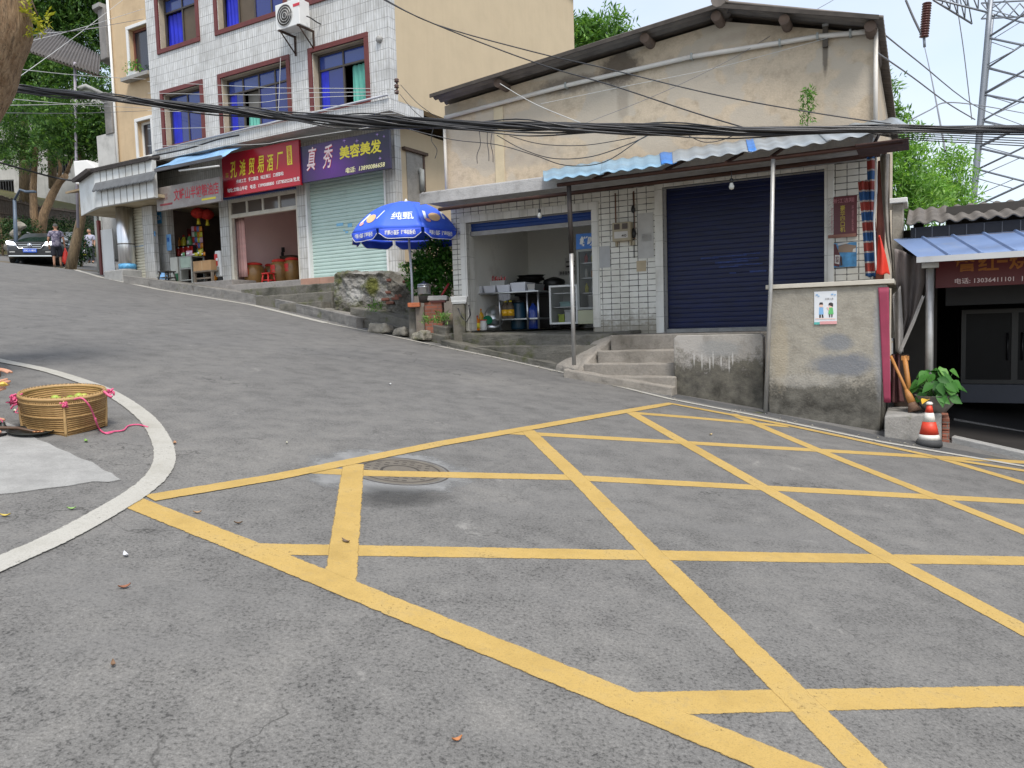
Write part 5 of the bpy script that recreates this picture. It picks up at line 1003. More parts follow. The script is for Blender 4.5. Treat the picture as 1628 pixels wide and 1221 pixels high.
hang('x',[(1391,250),(1391,300),(1388,350),(1391,430)],[(1394,250),(1395,300),(1391,350),(1394,430)],-1.35,WHITEP,None,.01,1,3,20).build('white_rope_strip',WHITEP,fr=RB,label='thin white plastic strip dangling along the red brown post',cat='strip',solid=.004)
hang('x',[(1397,375),(1395,400),(1393,436)],[(1399,375),(1408,405),(1415,436)],-1.6,plain('bright_red_cloth',(.62,.035,.015),.6,0,.12,5),None,.03,1).build('red_cloth',plain('bright_red_cloth',(.62,.035,.015)),fr=RB,label='bright red triangular cloth draped on the end of the porch wall cap',cat='cloth',solid=.005)
# ---------------- snack shop furniture ----------------
INOX=plain('stainless',(.55,.56,.57),.28,.9,.12,6); TRAYM=plain('white_tray',(.66,.67,.72),.4,0,.05,5); ZS=1.462
def X(px,y): return RB.p(px,480,y)[0]
def Zz(px,py,y): return RB.p(px,py,y)[1]
yt=.55; tx0,tx1=X(752,yt),X(856,yt); tz=Zz(800,464,yt)
t=thing('steel_table','stainless steel serving table with a lower shelf in the snack shop','table',((tx0+tx1)/2,yt+.3,ZS),RB); m=MB(); m.box(tx0-.1,tx1,yt,yt+.65,tz-.03,tz); m.build('tabletop',INOX,t,bev=.006); m=MB(); m.box(tx0-.05,tx1-.03,yt+.05,yt+.6,Zz(800,509,yt),Zz(800,509,yt)+.025); m.build('lower_shelf',INOX,t)
for px in(793,837,854.5): m=MB(); x=X(px,yt); m.tube([(x,yt+.03,ZS),(x,yt+.03,tz-.031)],.02,8); m.build('leg',INOX,t)
for x in(tx0+.02,tx1-.03): m=MB(); m.tube([(x,yt+.6,ZS),(x,yt+.6,tz-.031)],.02,8); m.build('leg',INOX,t)
def tray(a,b,label,mat=TRAYM,h=.13,yy=None):
    yy=yt+.03 if yy is None else yy; x0,x1=X(a,yy),X(b,yy); t=thing('food_tray',label,'tray',((x0+x1)/2,yy+.2,tz),RB,'food trays on the steel table'); m=MB(); ix,d=.02,.42
    o=[(x0+ix,yy+ix),(x1-ix,yy+ix),(x1-ix,yy+d-ix),(x0+ix,yy+d-ix)]; T=[(x0,yy),(x1,yy),(x1,yy+d),(x0,yy+d)]
    vs=[(x,y,tz+.002) for x,y in o]+[(x,y,tz+h) for x,y in T]+[(x+(.012 if i in(0,3) else -.012),y+(.012 if i<2 else -.012),tz+h) for i,(x,y) in enumerate(T)]+[(x,y,tz+.02) for x,y in o]
    fs=[(3,2,1,0)]+[(i,(i+1)%4,4+(i+1)%4,4+i) for i in range(4)]+[(4+i,4+(i+1)%4,8+(i+1)%4,8+i) for i in range(4)]+[(8+i,8+(i+1)%4,12+(i+1)%4,12+i) for i in range(4)]+[(12,13,14,15)]
    m.add(vs,fs); m.build('tray',mat,t); m=MB(); m.box(x0+.03,x1-.03,yy+.03,yy+d-.03,tz+.021,tz+h*.75); m.build('food',plain('dark_food',(.1,.06,.03),.6,0,.4,20),t)
tray(751,767,'white food tray at the left end of the steel table'); tray(769,788,'white food tray second from the table end nearest the door jamb'); tray(790,811,'white food tray in the middle of the steel table'); tray(812,836,'large white food tray right of the middle one',h=.16); tray(838,851,'steel food tray at the right end of the table',INOX,.12)
x0,x1=X(776,yt+.47),X(803,yt+.47); t=thing('white_crate','white box of red tipped skewers behind the food trays','box',((x0+x1)/2,1.1,tz),RB); m=MB(); m.box(x0,x1,yt+.47,yt+.63,tz+.002,Zz(790,446,yt+.47)); m.build('box',WHITEP,t,bev=.006)
for k in range(14): m=MB(); x=x0+.02+(x1-x0-.04)*k/13; z=Zz(790,446,yt+.47); m.tube([(x,yt+.55,z),(x+RN.uniform(-.02,.02),yt+.54,z+RN.uniform(.05,.11))],.012,5); m.build('skewer',[REDPL,PNKP][k%2],t)
x=X(840,1.35); t=thing('pot_stack','stack of blackened trays and pots at the back of the snack shop','pots',(x,1.5,ZS),RB)
for k in range(6): m=MB(); z=tz+.02+.055*k; m.lathe([(0,0),(.2+RN.uniform(-.03,.03),0),(.22,.04),(.24,.045)],(x-.05+RN.uniform(-.06,.06),1.5,z),18,sx=1.25); m.build('tray',plain('black_pan',(.025,.024,.023),.4,.4),t)
m=MB(); m.lathe([(0,0),(.2,0),(.22,.2),(.2,.24),(.06,.29),(0,.3)],(x+.4,1.7,tz),20); m.build('lidded_pot',plain('black_pan',(.025,.024,.023)),t)
t=thing('cooking_counter','dark cooking counter along the back of the snack shop','counter',(x+.6,2,ZS),RB); m=MB(); m.box(x-.3,X(915,2.1),1.35,2.6,tz-.06,tz-.002); m.build('worktop',plain('black_pan',(.025,.024,.023)),t); m=MB(); m.box(x-.25,X(915,2.1)-.05,1.45,2.5,ZS,tz-.061); m.build('base',plain('dark_base',(.045,.04,.038),.8),t)
x,z=RB.p(851,451,1.2); m=MB(); t=thing('red_bowl','small red bowl on the counter edge beside the black pots','bowl',(x,1.45,tz),RB); m.lathe([(0,0),(.04,0),(.08,.07),(.085,.08),(.07,.075),(0,.02)],(x,1.42,tz-.001),14); m.build('bowl',REDPL,t)
def bottle(name,label,px,y,r,h,z0,mat,cap,lab=None,cat='bottle',nk=.35,group=None):
    x=X(px,y); t=thing(name,label,cat,(x,y,z0),RB,group); m=MB(); m.lathe([(0,0),(r*.95,0),(r,h*.05),(r,h*.62),(r*.85,h*.72),(r*nk,h*.85),(r*nk,h*.92)],(x,y,z0+.001),18); m.build('body',mat,t); m=MB(); m.lathe([(r*nk*1.15,h*.91),(r*nk*1.15,h),(0,h)],(x,y,z0),12); m.build('cap',cap,t)
    if lab: m=MB(); m.lathe([(r*1.015,h*.15),(r*1.015,h*.5)],(x,y,z0),18); m.build('label_band',lab,t)
ORG=plain('orange_liquid',(.75,.22,.01),.2,0,.15,6); YEL2=plain('cooking_oil',(.7,.38,.02),.2,0,.1,6)
zsh=Zz(800,509,yt)+.026
bottle('detergent_bottle','orange bottle on the floor by the snack shop jamb',757,.35,.065,.28,ZS,ORG,REDPL,YTX); bottle('detergent_bottle','yellow orange bottle standing behind the floor bottle by the jamb',763,.62,.07,.36,ZS+.05,YEL2,ORG,None); bottle('white_tub','white tub with red rim beside the orange bottle',767,.4,.07,.2,ZS,WHITEP,REDPL,None,'tub',.9)
bottle('oil_bottle','left of two yellow oil bottles on the table shelf',803,yt+.15,.075,.34,zsh,BRN,YTX,YEL2); bottle('oil_bottle','right of two yellow oil bottles on the table shelf',811,yt+.15,.075,.34,zsh,BRN,YTX,YEL2)
bottle('water_drum','dark blue green drum under the steel table',824,yt+.4,.15,.55,ZS,plain('dark_teal_drum',(.012,.05,.085),.4),BLK,None,'drum',.8); bottle('water_cooler_bottle','blue water cooler bottle at the right end below the table',847.5,yt+.35,.12,.52,ZS,plain('blue_bottle',(.02,.05,.28),.15),BLK,None,'bottle',.3)
x=X(783,.75); t=thing('steel_basin','steel basin tipped on its side under the table','basin',(x,.8,ZS),RB); m=MB(); m.lathe([(0,0),(.12,0),(.2,.12),(.21,.12),(.13,.01)],(0,0,0),20); m.v=[V((x+q.x+.05,.8-q.z+.05,ZS+.26+q.y)) for q in m.v]; m.build('bowl',INOX,t); m=MB(); m.lathe([(0,0),(.16,0),(.19,.09),(.18,.09),(.14,.01)],(x+.05,.62,ZS),20); m.build('lower_bowl',INOX,t)
x=X(777,.6); t=thing('green_bowl','green plastic bowl leaning on the steel basin','bowl',(x,.6,ZS),RB); m=MB(); m.lathe([(0,0),(.06,0),(.1,.08),(.105,.08),(.07,.01)],(0,0,0),16); m.v=[V((x+q.x,.6-q.z*.8,ZS+.17+q.y*.8+q.z*.3)) for q in m.v]; m.build('bowl',plain('green_plastic',(.02,.25,.12),.4),t)
x,z=RB.p(802,477,yt); t=thing('dishcloth','grey crumpled cloth hung from the table edge','cloth',(x,yt,z-.1),RB); m=MB(); m.grid(lambda u,v:V((x-.12+.26*u,yt-.01-.03*abs(math.sin(9*u)),tz-.04-.14*v*(1-.5*abs(u-.5)))),16,6); m.build('cloth',plain('grey_cloth',(.3,.3,.31),.9),t,solid=.006)
# glass cabinet and fridge
yc=.6; x0,x1=X(873,yc),X(918,yc); z0_,z1_=ZS+.07,Zz(895,453,yc)
DARKGL=glassm('cabinet_glass',(.02,.03,.035),.08,0,.35)
t=thing('glass_cabinet','white framed glass food cabinet beside the tall drinks fridge','cabinet',((x0+x1)/2,yc+.3,ZS),RB); m=MB(); m.frame(x0,x1,z0_,z1_,.035,yc,yc+.04); m.box(x0,x1,yc+.041,yc+.6,z1_-.03,z1_); m.box(x0,x1,yc+.041,yc+.6,z0_,z0_+.03); m.box(x0,x0+.02,yc+.041,yc+.6,z0_+.03,z1_-.03); m.box(x1-.02,x1,yc+.041,yc+.6,z0_+.03,z1_-.03); m.box(x0+.02,x1-.02,yc+.58,yc+.6,z0_+.03,z1_-.03); m.build('frame',WHITEP,t,bev=.004)
m=MB(); m.quad((x0+.03,yc+.02,z0_+.03),(x1-.03,yc+.02,z0_+.03),(x1-.03,yc+.02,z1_-.03),(x0+.03,yc+.02,z1_-.03)); m.build('glass_front',DARKGL,t)
m=MB(); m.box(x0+.021,x1-.021,yc+.08,yc+.57,z0_+.3,z0_+.315); m.box(x0+.021,x1-.021,yc+.08,yc+.57,z0_+.55,z0_+.565); m.build('shelf',INOX,t)
for x in(x0+.06,x1-.06): m=MB(); m.lathe([(0,0),(.03,0),(.03,.065),(0,.066)],(x,yc+.1,ZS),10); m.build('caster',BLK,t)
for nm,lab,a,b,h,mat,zz in(('food_box','yellow green box inside the glass cabinet',889,898,.13,plain('lime_plastic',(.45,.55,.03),.4),.032),('food_box','white box inside the glass cabinet',899,914,.2,WHITEP,.032),('food_box','pale green container on the cabinet shelf',892,913,.07,plain('pale_teal',(.25,.42,.4),.4),.317)):
    xa0,xa1=X(a,yc+.2),X(b,yc+.2); t=thing(nm,lab,'box',((xa0+xa1)/2,yc+.3,z0_+zz),RB); m=MB(); m.box(xa0,xa1,yc+.15,yc+.4,z0_+zz,z0_+zz+h); m.build('body',mat,t,bev=.01); m=MB(); m.box(xa0-.008,xa1+.008,yc+.142,yc+.408,z0_+zz+h+.001,z0_+zz+h+.02); m.build('lid',mat,t)
yr=.35; x0=X(918,yr); x1=x0+.62; zt_=Zz(930,371,yr)
CREAMF=plain('fridge_cream',(.40,.40,.27),.4,0,.08,4,.15)
t=thing('drinks_fridge','tall cream drinks fridge with a blue header and glass door','fridge',((x0+x1)/2,yr+.3,ZS),RB); m=MB(); zb1=Zz(930,492,yr); m.box(x0,x1,yr,yr+.6,ZS+.06,zb1-.01); m.build('base',CREAMF,t,bev=.01); m=MB(); zh=Zz(930,396,yr)
m.box(x0,x0+.03,yr+.04,yr+.6,zb1,zh); m.box(x1-.03,x1,yr+.04,yr+.6,zb1,zh); m.box(x0+.03,x1-.03,yr+.57,yr+.6,zb1,zh); m.build('cabinet_shell',WHITEP,t); m=MB(); m.box(x0,x1,yr,yr+.6,zh+.003,zt_); m.build('header',plain('header_blue',(.03,.17,.55),.4,0,.2,5),t); m=MB(); m.frame(x0,x1,zb1,zh,.04,yr,yr+.038); m.build('door_frame',GREY,t)
m=MB(); m.quad((x0+.04,yr+.02,zb1+.04),(x1-.04,yr+.02,zb1+.04),(x1-.04,yr+.02,zh-.04),(x0+.04,yr+.02,zh-.04)); m.build('glass_door',DARKGL,t)
text('lettering','鲜味',WTX,t,x0+.06,x0+.36,zh+.05,zt_-.05,yr-.004,.04,.2)
for k in range(4): m=MB(); z=zb1+.02+(zh-zb1)*k/4; m.box(x0+.031,x1-.031,yr+.08,yr+.55,z,z+.012); m.build('shelf',INOX,t)
for k in range(3):
    for q in range(4):
        z=zb1+.033+(zh-zb1)*(k+1)/4; xx=x0+.1+q*.13; mt=[PK[2],PK[0],WHITEP,PK[3],PK[1],PK[6]][(k*5+q*2)%6]; b=thing('drink_bottle','small %s bottle on the drinks fridge shelf, %s'%(['dark','pale','bright','yellow'][q],['lowest row','middle row','top row'][k]),'bottle',(xx,yr+.2,z),RB,'bottles in the drinks fridge'); m=MB(); m.lathe([(0,0),(.035,0),(.035,.11),(.013,.15),(.013,.17),(0,.17)],(xx,yr+.2,z+.001),10); m.build('body',mt,b)
xx=x0+.22; b=thing('white_bucket','white plastic bucket at the bottom of the drinks fridge','bucket',(xx,yr+.22,zb1+.033),RB); m=MB(); m.lathe([(0,0),(.09,0),(.1,.2),(.105,.2),(.105,.215),(.09,.215)],(xx,yr+.2,zb1+.035),18); m.build('body',WHITEP,b)
card('menu_board','small framed notice on the back wall of the snack shop','notice',898,410,916,428,2.69,PAPER,fr=RB,prints=[('line',.1,.9,.2,.35,HAIRP),('line',.1,.9,.6,.7,HAIRP)]); t,x0,x1,z0,z1=card('price_strip','long white strip of black writing on the back wall of the snack shop','notice',888,431,916,437,2.69,PAPER,fr=RB); text('lettering','串串香麻辣烫',HAIRP,t,x0+.03,x1-.02,z0+.015,z1-.01,2.686,.02)
# ======================= EATERY AT THE RIGHT =======================
ye=-1.9
e0=RB.p(1457,411,ye); e1=RB.p(1628,398,ye); k0=RB.p(1420,382,-.7); k1=RB.p(1628,363,-.7)
zf_=(e0[1]+e1[1])/2; zb_=(k0[1]+k1[1])/2; XE=e0[0]; XE1=8.5
et=thing('eatery','low dark eatery with a tiled roof and red name board at the downhill end','building',(5.5,0,0),RB)
OLDT=plain('old_roof_tile',(.135,.12,.105),.9,0,.4,9,.3,(.05,.045,.04))
ya=-.75; zt_a=RB.p(1530,352,ya)[1]; zr=RB.p(1530,330,.9)[1]; x00=RB.p(1441,355,ya)[0]
m=MB(); m.grid(lambda u,v:(lambda x:V((x,ya-.1+2.4*v,zt_a+(zr-zt_a)*1.25*v+.02*math.sin(2*math.pi*x/.17)+.014*(1-((v*12)%1)))))(x00+(XE1-x00)*u),420,48); m.build('tile_roof',OLDT,et,solid=.02)
m=MB(); m.box(x00+.05,XE1,ya+.0,ya+.06,zt_a-.2,zt_a-.03); m.build('eaves_board',plain('dark_eaves',(.03,.03,.035),.8),et)
m=MB()
for k in range(32): m.box(x00+.1+k*.19,x00+.11+k*.19,ya-.008,ya-.001,zt_a-.19,zt_a-.04)
m.build('eaves_ribs',plain('pale_rib',(.12,.12,.13),.6),et)
m=MB(); m.tube([(x00+.2,ya-.05,zt_a-.22),(XE1,ya-.05,zt_a-.22)],.04,8); m.build('bamboo_gutter',plain('bamboo_brown',(.16,.10,.04),.7,0,.4,6),et)
m=MB(); m.box(XE+.35,XE1,.1,.25,zf_+.05,zt_a+.3); m.build('upper_wall',plain('dark_upper_wall',(.06,.055,.05),.9),et)  # even near-black wall above the awning
m=MB(); m.box(XE-.05,XE+.08,.26,3.4,0,2.8); m.box(XE-.05,XE1,3.4,3.5,-.3,2.9); m.box(XE1,XE1+.1,-1,3.5,-1.5,2.9); m.box(XE,XE1,.26,3.4,2.56,2.6); m.build('room',plain('shaded_room',(.01,.0095,.009),.9,0,.3,2),et)  # near-black albedo carries the shade of the unlit interior
m=MB(); m.box(XE+.35,XE1,.05,.2,zf_-.55,zf_-.1); m.build('shutter_box',plain('black_shutter_box',(.02,.02,.022),.6),et)
# blue metal awning
AWB=plain('periwinkle_sheet',(.20,.29,.50),.4,.2,.2,2,.25,(.35,.34,.32))
t=thing('metal_awning','periwinkle blue metal awning above the red eatery board','awning',((XE+XE1)/2,-1.4,zf_),RB)
m=MB(); nn=18
for k in range(nn):
    x0=XE+.02+(XE1-XE)*k/nn; x1=XE+.02+(XE1-XE)*(k+1)/nn; b0=k0[0]+(XE1-k0[0])*k/nn; b1=k0[0]+(XE1-k0[0])*(k+1)/nn
    m.hexa([(x0,ye,zf_-.004),(x1-.005,ye,zf_-.004),(b1-.005,-.7,zb_-.004),(b0,-.7,zb_-.004)],[(x0,ye,zf_),(x1-.005,ye,zf_),(b1-.005,-.7,zb_),(b0,-.7,zb_)])
    m.hexa([(x1-.03,ye,zf_+.001),(x1+.02,ye,zf_+.001),(b1+.02,-.7,zb_+.001),(b1-.03,-.7,zb_+.001)],[(x1-.015,ye,zf_+.022),(x1+.005,ye,zf_+.022),(b1+.005,-.7,zb_+.022),(b1-.015,-.7,zb_+.022)])
m.build('sheet',AWB,t); m=MB(); m.box(XE,XE1,ye-.03,ye-.002,zf_-.06,zf_+.006); m.build('front_gutter',plain('gutter_white',(.5,.5,.5),.4,.2,.1,3,.3),t)
yp=-1.55; xp=RB.p(1478,500,yp)[0]; m=MB(); m.tube([(xp,yp,.1),(xp,yp,zf_+.02)],.045,12); m.build('post',POLE,t); m=MB(); m.box(xp-.09,xp+.09,yp-.09,yp+.09,zf_-.11,zf_-.05); m.build('post_head',POLE,t)
# red name board
ys=-.95; q=[RB.p(1488,415,ys),RB.p(1628,452,ys)]; zb0=(RB.p(1505,457,ys)[1]+RB.p(1628,452,ys)[1])/2; x0=q[0][0]; x1=x0+4.2; z1=zf_+.14
t=thing('shop_sign','dark red eatery board with orange characters and a phone number under the blue awning','sign',((x0+x1)/2,ys,zb0),RB); m=MB(); m.box(x0,x1,ys,ys+.08,zb0,z1+.08); m.build('panel',plain('eatery_red',(.13,.006,.008),.4,0,.15,2),t)
OR2=plain('orange_letter',(.42,.14,.015),.5); 
za=RB.p(1540,432,ys)[1]
for ch,a,b in(('詹',1516,1551),('红',1555,1588),('一',1585,1602),('烧',1604,1642),('鸡',1650,1690)):
    xa0,xa1=RB.p(a,420,ys)[0],RB.p(b,420,ys)[0]; hgt=.21; zz0=RB.p(a,431,ys)[1]
    zz0=za; z_a,z_b=(zz0,zz0+hgt) if ch!='一' else (zz0+.09,zz0+.12)
    text('lettering',ch,OR2,t,xa0,xa1,z_a,z_b,ys-.006,.02)
xa0,xa1=RB.p(1518,448,ys)[0],RB.p(1612,443,ys)[0]; zz=RB.p(1565,445,ys)[1]; text('lettering','电话: 13036411101',PKT,t,xa0,xa1,zz-.035,zz+.035,ys-.006,.01); text('lettering','| 烧菜 凉菜',PKT,t,xa1+.08,xa1+.6,zz-.035,zz+.035,ys-.006,.01)
# fridge inside
yf_=1.25; x0=RB.p(1528,560,yf_)[0]; x1=x0+1.35; zz1=RB.p(1560,492,yf_)[1]; zz0=RB.p(1560,640,yf_)[1]; zm=RB.p(1560,610,yf_)[1]
FBLK=plain('dark_fridge',(.012,.012,.014),.4); t=thing('double_fridge','wide double door display fridge in the dark eatery','fridge',((x0+x1)/2,yf_+.3,zz0),RB)  # fridge colours near black too, so the room's shade sits in them
m=MB(); m.frame(x0,x1,zm,zz1,.06,yf_,yf_+.04); m.box((x0+x1)/2-.04,(x0+x1)/2+.04,yf_,yf_+.04,zm+.06,zz1-.06); m.build('door_frame',plain('fridge_alloy',(.03,.029,.028),.4,.3),t)
m=MB(); m.box(x0,x1,yf_+.041,yf_+.65,zm,zz1); m.build('cabinet',FBLK,t)
for a,b in((x0+.06,(x0+x1)/2-.04),((x0+x1)/2+.04,x1-.06)): m=MB(); m.quad((a,yf_+.02,zm+.06),(b,yf_+.02,zm+.06),(b,yf_+.02,zz1-.06),(a,yf_+.02,zz1-.06)); m.build('glass_door',plain('fridge_glass',(.006,.006,.007),.35,0,.3,2,spec=.15),t)
for s in(-1,1): m=MB(); xx=(x0+x1)/2+s*.09; m.tube([(xx,yf_-.02,zm+.35),(xx,yf_-.02,zm+.75)],.015,6); m.build('handle',FBLK,t)
m=MB(); m.box(x0,x1,yf_-.01,yf_+.65,zz0,zm-.01); m.build('kick_panel',plain('kick_grey',(.05,.055,.075),.5,0,.1,4),t); text('lettering','0.1℃',plain('blue_print',(.03,.14,.5)),t,x0+.85,x0+1.1,zz0+.09,zz0+.17,yf_-.014,.01)
# floor inside, step
def efl(name,pts,off,mat,bot=-.4): 
    m=MB(); m.prism(pts,lambda x,y:RB.g(x,y)+bot,lambda x,y:RB.g(x,y)+off); return m.build(name,mat,fr=RB,bev=.01,kind='structure')
efl('eatery_floor',[(2.6,-.6),(3.2,-2.0),(8.4,-3.6),(8.4,3.4),(2.6,3.4)],.03,plain('shaded_floor',(.035,.032,.03),.5,0,.35,2,.3))  # floor colour lowered as well, interior shade painted in
efl('stone_threshold',[(3.12,-1.98),(3.9,-2.36),(8.4,-4.2),(8.4,-3.95),(3.9,-2.15),(3.15,-1.8)],.07,CONC)
efl('stone_threshold',[(3.2,-.12),(8.4,-1.8),(8.4,-1.7),(3.2,-.02)],.06,plain('dim_stone',(.2,.19,.18),.8))
m=MB(); m.prism([(2.44,-2.42),(3.02,-2.05),(3.02,-1.1),(2.44,-1.3)],-.1,.37); m.build('brick_plinth',conc('plinth_concrete',(.28,.27,.25),(.07,.065,.05),.45,.1,co='POS',bump=.7),fr=RB,bev=.02,label='rough concrete plinth carrying the potted plant beside the traffic cone',cat='plinth')
BRK=tile('old_red_brick',.22,.065,(.30,.10,.06),(.2,.18,.15),.008,.5,.85,.5,(.1,.07,.05),.25,streak=.3)
m=MB()
for k in range(4): m.box(3.025,3.1,-2.0+.01*k,-1.35,.02+k*.072,.085+k*.072)
m.build('brick_stack',BRK,fr=RB,bev=.006,label='stack of four red bricks at the right side of the plinth',cat='bricks')
# plant in a bowl
LEAF=leafm('broad_leaf',(.02,.09,.012),(.06,.20,.03),(.18,.36,.10),.25)
yq=-1.9; px_,pz_=RB.p(1487,650,yq); 
t=thing('potted_plant','leafy green plant in a grey bowl behind the traffic cone','plant',(px_,yq,.37),RB)
m=MB(); m.lathe([(0,0),(.11,0),(.19,.1),(.22,.19),(.235,.2),(.21,.19),(.17,.1)],(px_,yq,.371),24); m.build('bowl',plain('grey_bowl',(.2,.19,.17),.6,0,.3,9,.3),t)
m=MB(); m.lathe([(0,.16),(.19,.16)],(px_,yq,.371),18); m.build('soil',SOIL,t)
def leaf(m,base,d,up,L,W,droop):
    d=d.normalized(); s=d.cross(up); s=s.normalized() if s.length>1e-3 else V((1,0,0)); n=s.cross(d).normalized(); rows=[(0,.06),(.15,.6),(.35,1),(.6,.8),(.82,.38),(1,.0)]; vs=[]
    for u,w in rows:
        c=base+d*(L*u)-V((0,0,1))*(droop*L*u*u)
        vs+=[c-s*(W*w)+n*(W*w*.35),c,c+s*(W*w)+n*(W*w*.35)]
    fs=[]
    for i in range(5): fs+=[(3*i,3*i+1,3*i+4,3*i+3),(3*i+1,3*i+2,3*i+5,3*i+4)]
    m.add(vs,fs,True)
rr=random.Random(5); m=MB(); st=MB()
for i in range(46):
    a=rr.uniform(0,6.283); el=rr.uniform(-.25,1.35); R_=rr.uniform(.16,.27); tip=V((px_+math.cos(a)*R_*math.cos(el)*1.1,yq+math.sin(a)*R_*math.cos(el),.60+R_*math.sin(el)*1.1))
    b=V((px_+math.cos(a)*.05,yq+math.sin(a)*.05,.53)); st.tube([b,b.lerp(tip,.5)+V((0,0,.04)),tip],.006,5,False)
    n_=V((math.cos(a)*.6+rr.uniform(-.3,.3),math.sin(a)*.5-.75,.75+rr.uniform(-.3,.3))).normalized(); d=V((math.cos(a)+rr.uniform(-.4,.4),math.sin(a)*.5,rr.uniform(-.7,.1))); d=(d-n_*d.dot(n_)).normalized()
    leaf(m,tip-d*.05,d,n_,rr.uniform(.12,.17),rr.uniform(.045,.06),.25)
m.build('leaves',LEAF,t); st.build('stems',plain('stem_green',(.06,.15,.03),.6),t)
m=MB(); q=V((px_-.08,yq-.2,.53)); leaf(m,q,V((-.5,-1,.2)),V((0,0,1)),.13,.05,.5); m.build('yellow_leaf',plain('yellow_leaf',(.6,.35,.03),.6),t)
# traffic cone
q=RB.loc(G(1477,711)); cx_,cy_=q.x,q.y+.1; cz_=RB.g(cx_,cy_)
t=thing('traffic_cone','scuffed red and white traffic cone standing on the road edge','cone',(cx_,cy_,cz_),RB); RCN=plain('cone_red',(.62,.05,.02),.5,0,.15,8,.25,(.3,.05,.03),6); WCN=plain('cone_white',(.66,.63,.57),.5,0,.1,8,.35,(.3,.27,.22),6)
m=MB(); m.lathe([(0,0),(.135,0),(.13,.05),(.115,.075)],(cx_,cy_,cz_),28); m.build('base',plain('cone_rubber',(.05,.05,.05),.8,0,.3,10),t)
for nm,a,b,mt in(('white_band',.07,.13,WCN),('red_band',.131,.27,RCN),('white_band',.271,.37,WCN),('red_tip',.371,.455,RCN)): R_=lambda h:.112*(1-h/.49)+.016; m=MB(); m.lathe([(R_(a),a),(R_(b),b)],(cx_,cy_,cz_),28); m.build(nm,mt,t)
m=MB(); m.lathe([(.024,.455),(.033,.46),(.036,.475),(.02,.49),(.012,.47)],(cx_,cy_,cz_),16); m.build('torn_rim',WCN,t)
# shovel, broom and plank against the wall
WDH=plain('tool_handle',(.42,.18,.045),.6,0,.25,8)
def bar(px0,py0,y0,px1,py1,y1,r,name,lab,cat,head=None):
    a=V((RB.p(px0,py0,y0)[0],y0,RB.p(px0,py0,y0)[1])); b=V((RB.p(px1,py1,y1)[0],y1,RB.p(px1,py1,y1)[1])); t=thing(name,lab,cat,b,RB); m=MB(); m.tube([a,b],r,10); m.build('handle',WDH,t); return t,a,b
t,a,b=bar(1416,566,-1.9,1450,640,-2.0,.018,'broom','orange handled worn broom leaning left of the wooden plank','broom'); m=MB(); m.tube([a.lerp(b,.72),a.lerp(b,.85),b],[.02,.04,.045],10); m.build('binding',WDH,t); m=MB(); m.tube([b,b+V((.03,-.02,-.1))],[.045,.075],12); m.build('bristles',plain('bristle',(.14,.08,.05),.9,0,.4,30),t)
t,a,b=bar(1438,566,-1.7,1448,640,-1.8,.03,'garden_hoe','rusty orange wooden plank handle standing beside the worn broom','hoe'); m=MB(); m.box(a.x-.035,a.x+.05,a.y-.03,a.y+.03,a.z-.05,a.z); m.build('cross_piece',WDH,t)
m=MB(); x,z=RB.p(1436,570,-1.4); m.box(x-.1,x+.06,-1.4,-1.36,.37,z+.05); m.build('dark_plank',plain('dark_plank',(.05,.03,.02),.8,0,.4,5),fr=RB,bev=.006,label='dark upright board behind the broom and hoe',cat='board')
# grey tarpaulin gathered under the eatery awning
TARP=plain('grey_brown_tarp',(.16,.135,.125),.8,0,.3,3,.3,(.07,.06,.055))
t=thing('tarpaulin','grey brown tarpaulin gathered and tied between the wall and the eatery post','tarpaulin',(RB.p(1440,500,-1.3)[0],-1.3,1),RB)
hang('upper_sheet',[(1422,395),(1424,450),(1432,510),(1428,560)],[(1470,412),(1470,450),(1460,490),(1440,545)],-1.35,TARP,t,.06,2)
hang('hanging_strip',[(1419,470),(1420,500),(1424,560)],[(1432,455),(1436,520),(1436,560)],-1.55,plain('pale_tarp',(.36,.34,.32),.8,0,.3,5,.4,(.15,.13,.12)),t,.03,1)
hang('rolled_edge',[(1466,470),(1450,510),(1428,560)],[(1470,472),(1454,514),(1432,563)],-1.6,plain('pale_tarp',(.36,.34,.32)),t,.006,1)
hang('lower_fold',[(1416,565),(1416,600),(1414,640)],[(1430,560),(1432,610),(1438,640)],-1.5,plain('dark_red_tarp',(.13,.05,.05),.8,0,.3,5,.3),t,.04,2)
# chimney-like wall stub and gap tarp
x0,x1=RB.p(1418,340,-.4)[0],RB.p(1436,340,-.4)[0]; zc=RB.p(1425,324,-.4)[1]
t=thing('wall_stub','short capped wall stub above the gap between shophouse and eatery','wall',((x0+x1)/2,-.2,1.5),RB); m=MB(); m.box(x0,x1,-.4,.2,1.2,zc); m.build('shaft',conc('stub_render',(.36,.33,.28),(.1,.08,.06),.4),t,bev=.01); m=MB(); m.box(x0-.07,x1+.05,-.46,.25,zc+.001,zc+.07); m.build('cap',WHITEP,t,bev=.01)
m=MB(); m.box(2.45,3.0,.2,.3,-.2,2.7); m.build('gap_board',plain('dark_gap_board',(.05,.045,.04),.9),fr=RB,label='dark boarding closing the gap between shophouse and eatery',cat='board')
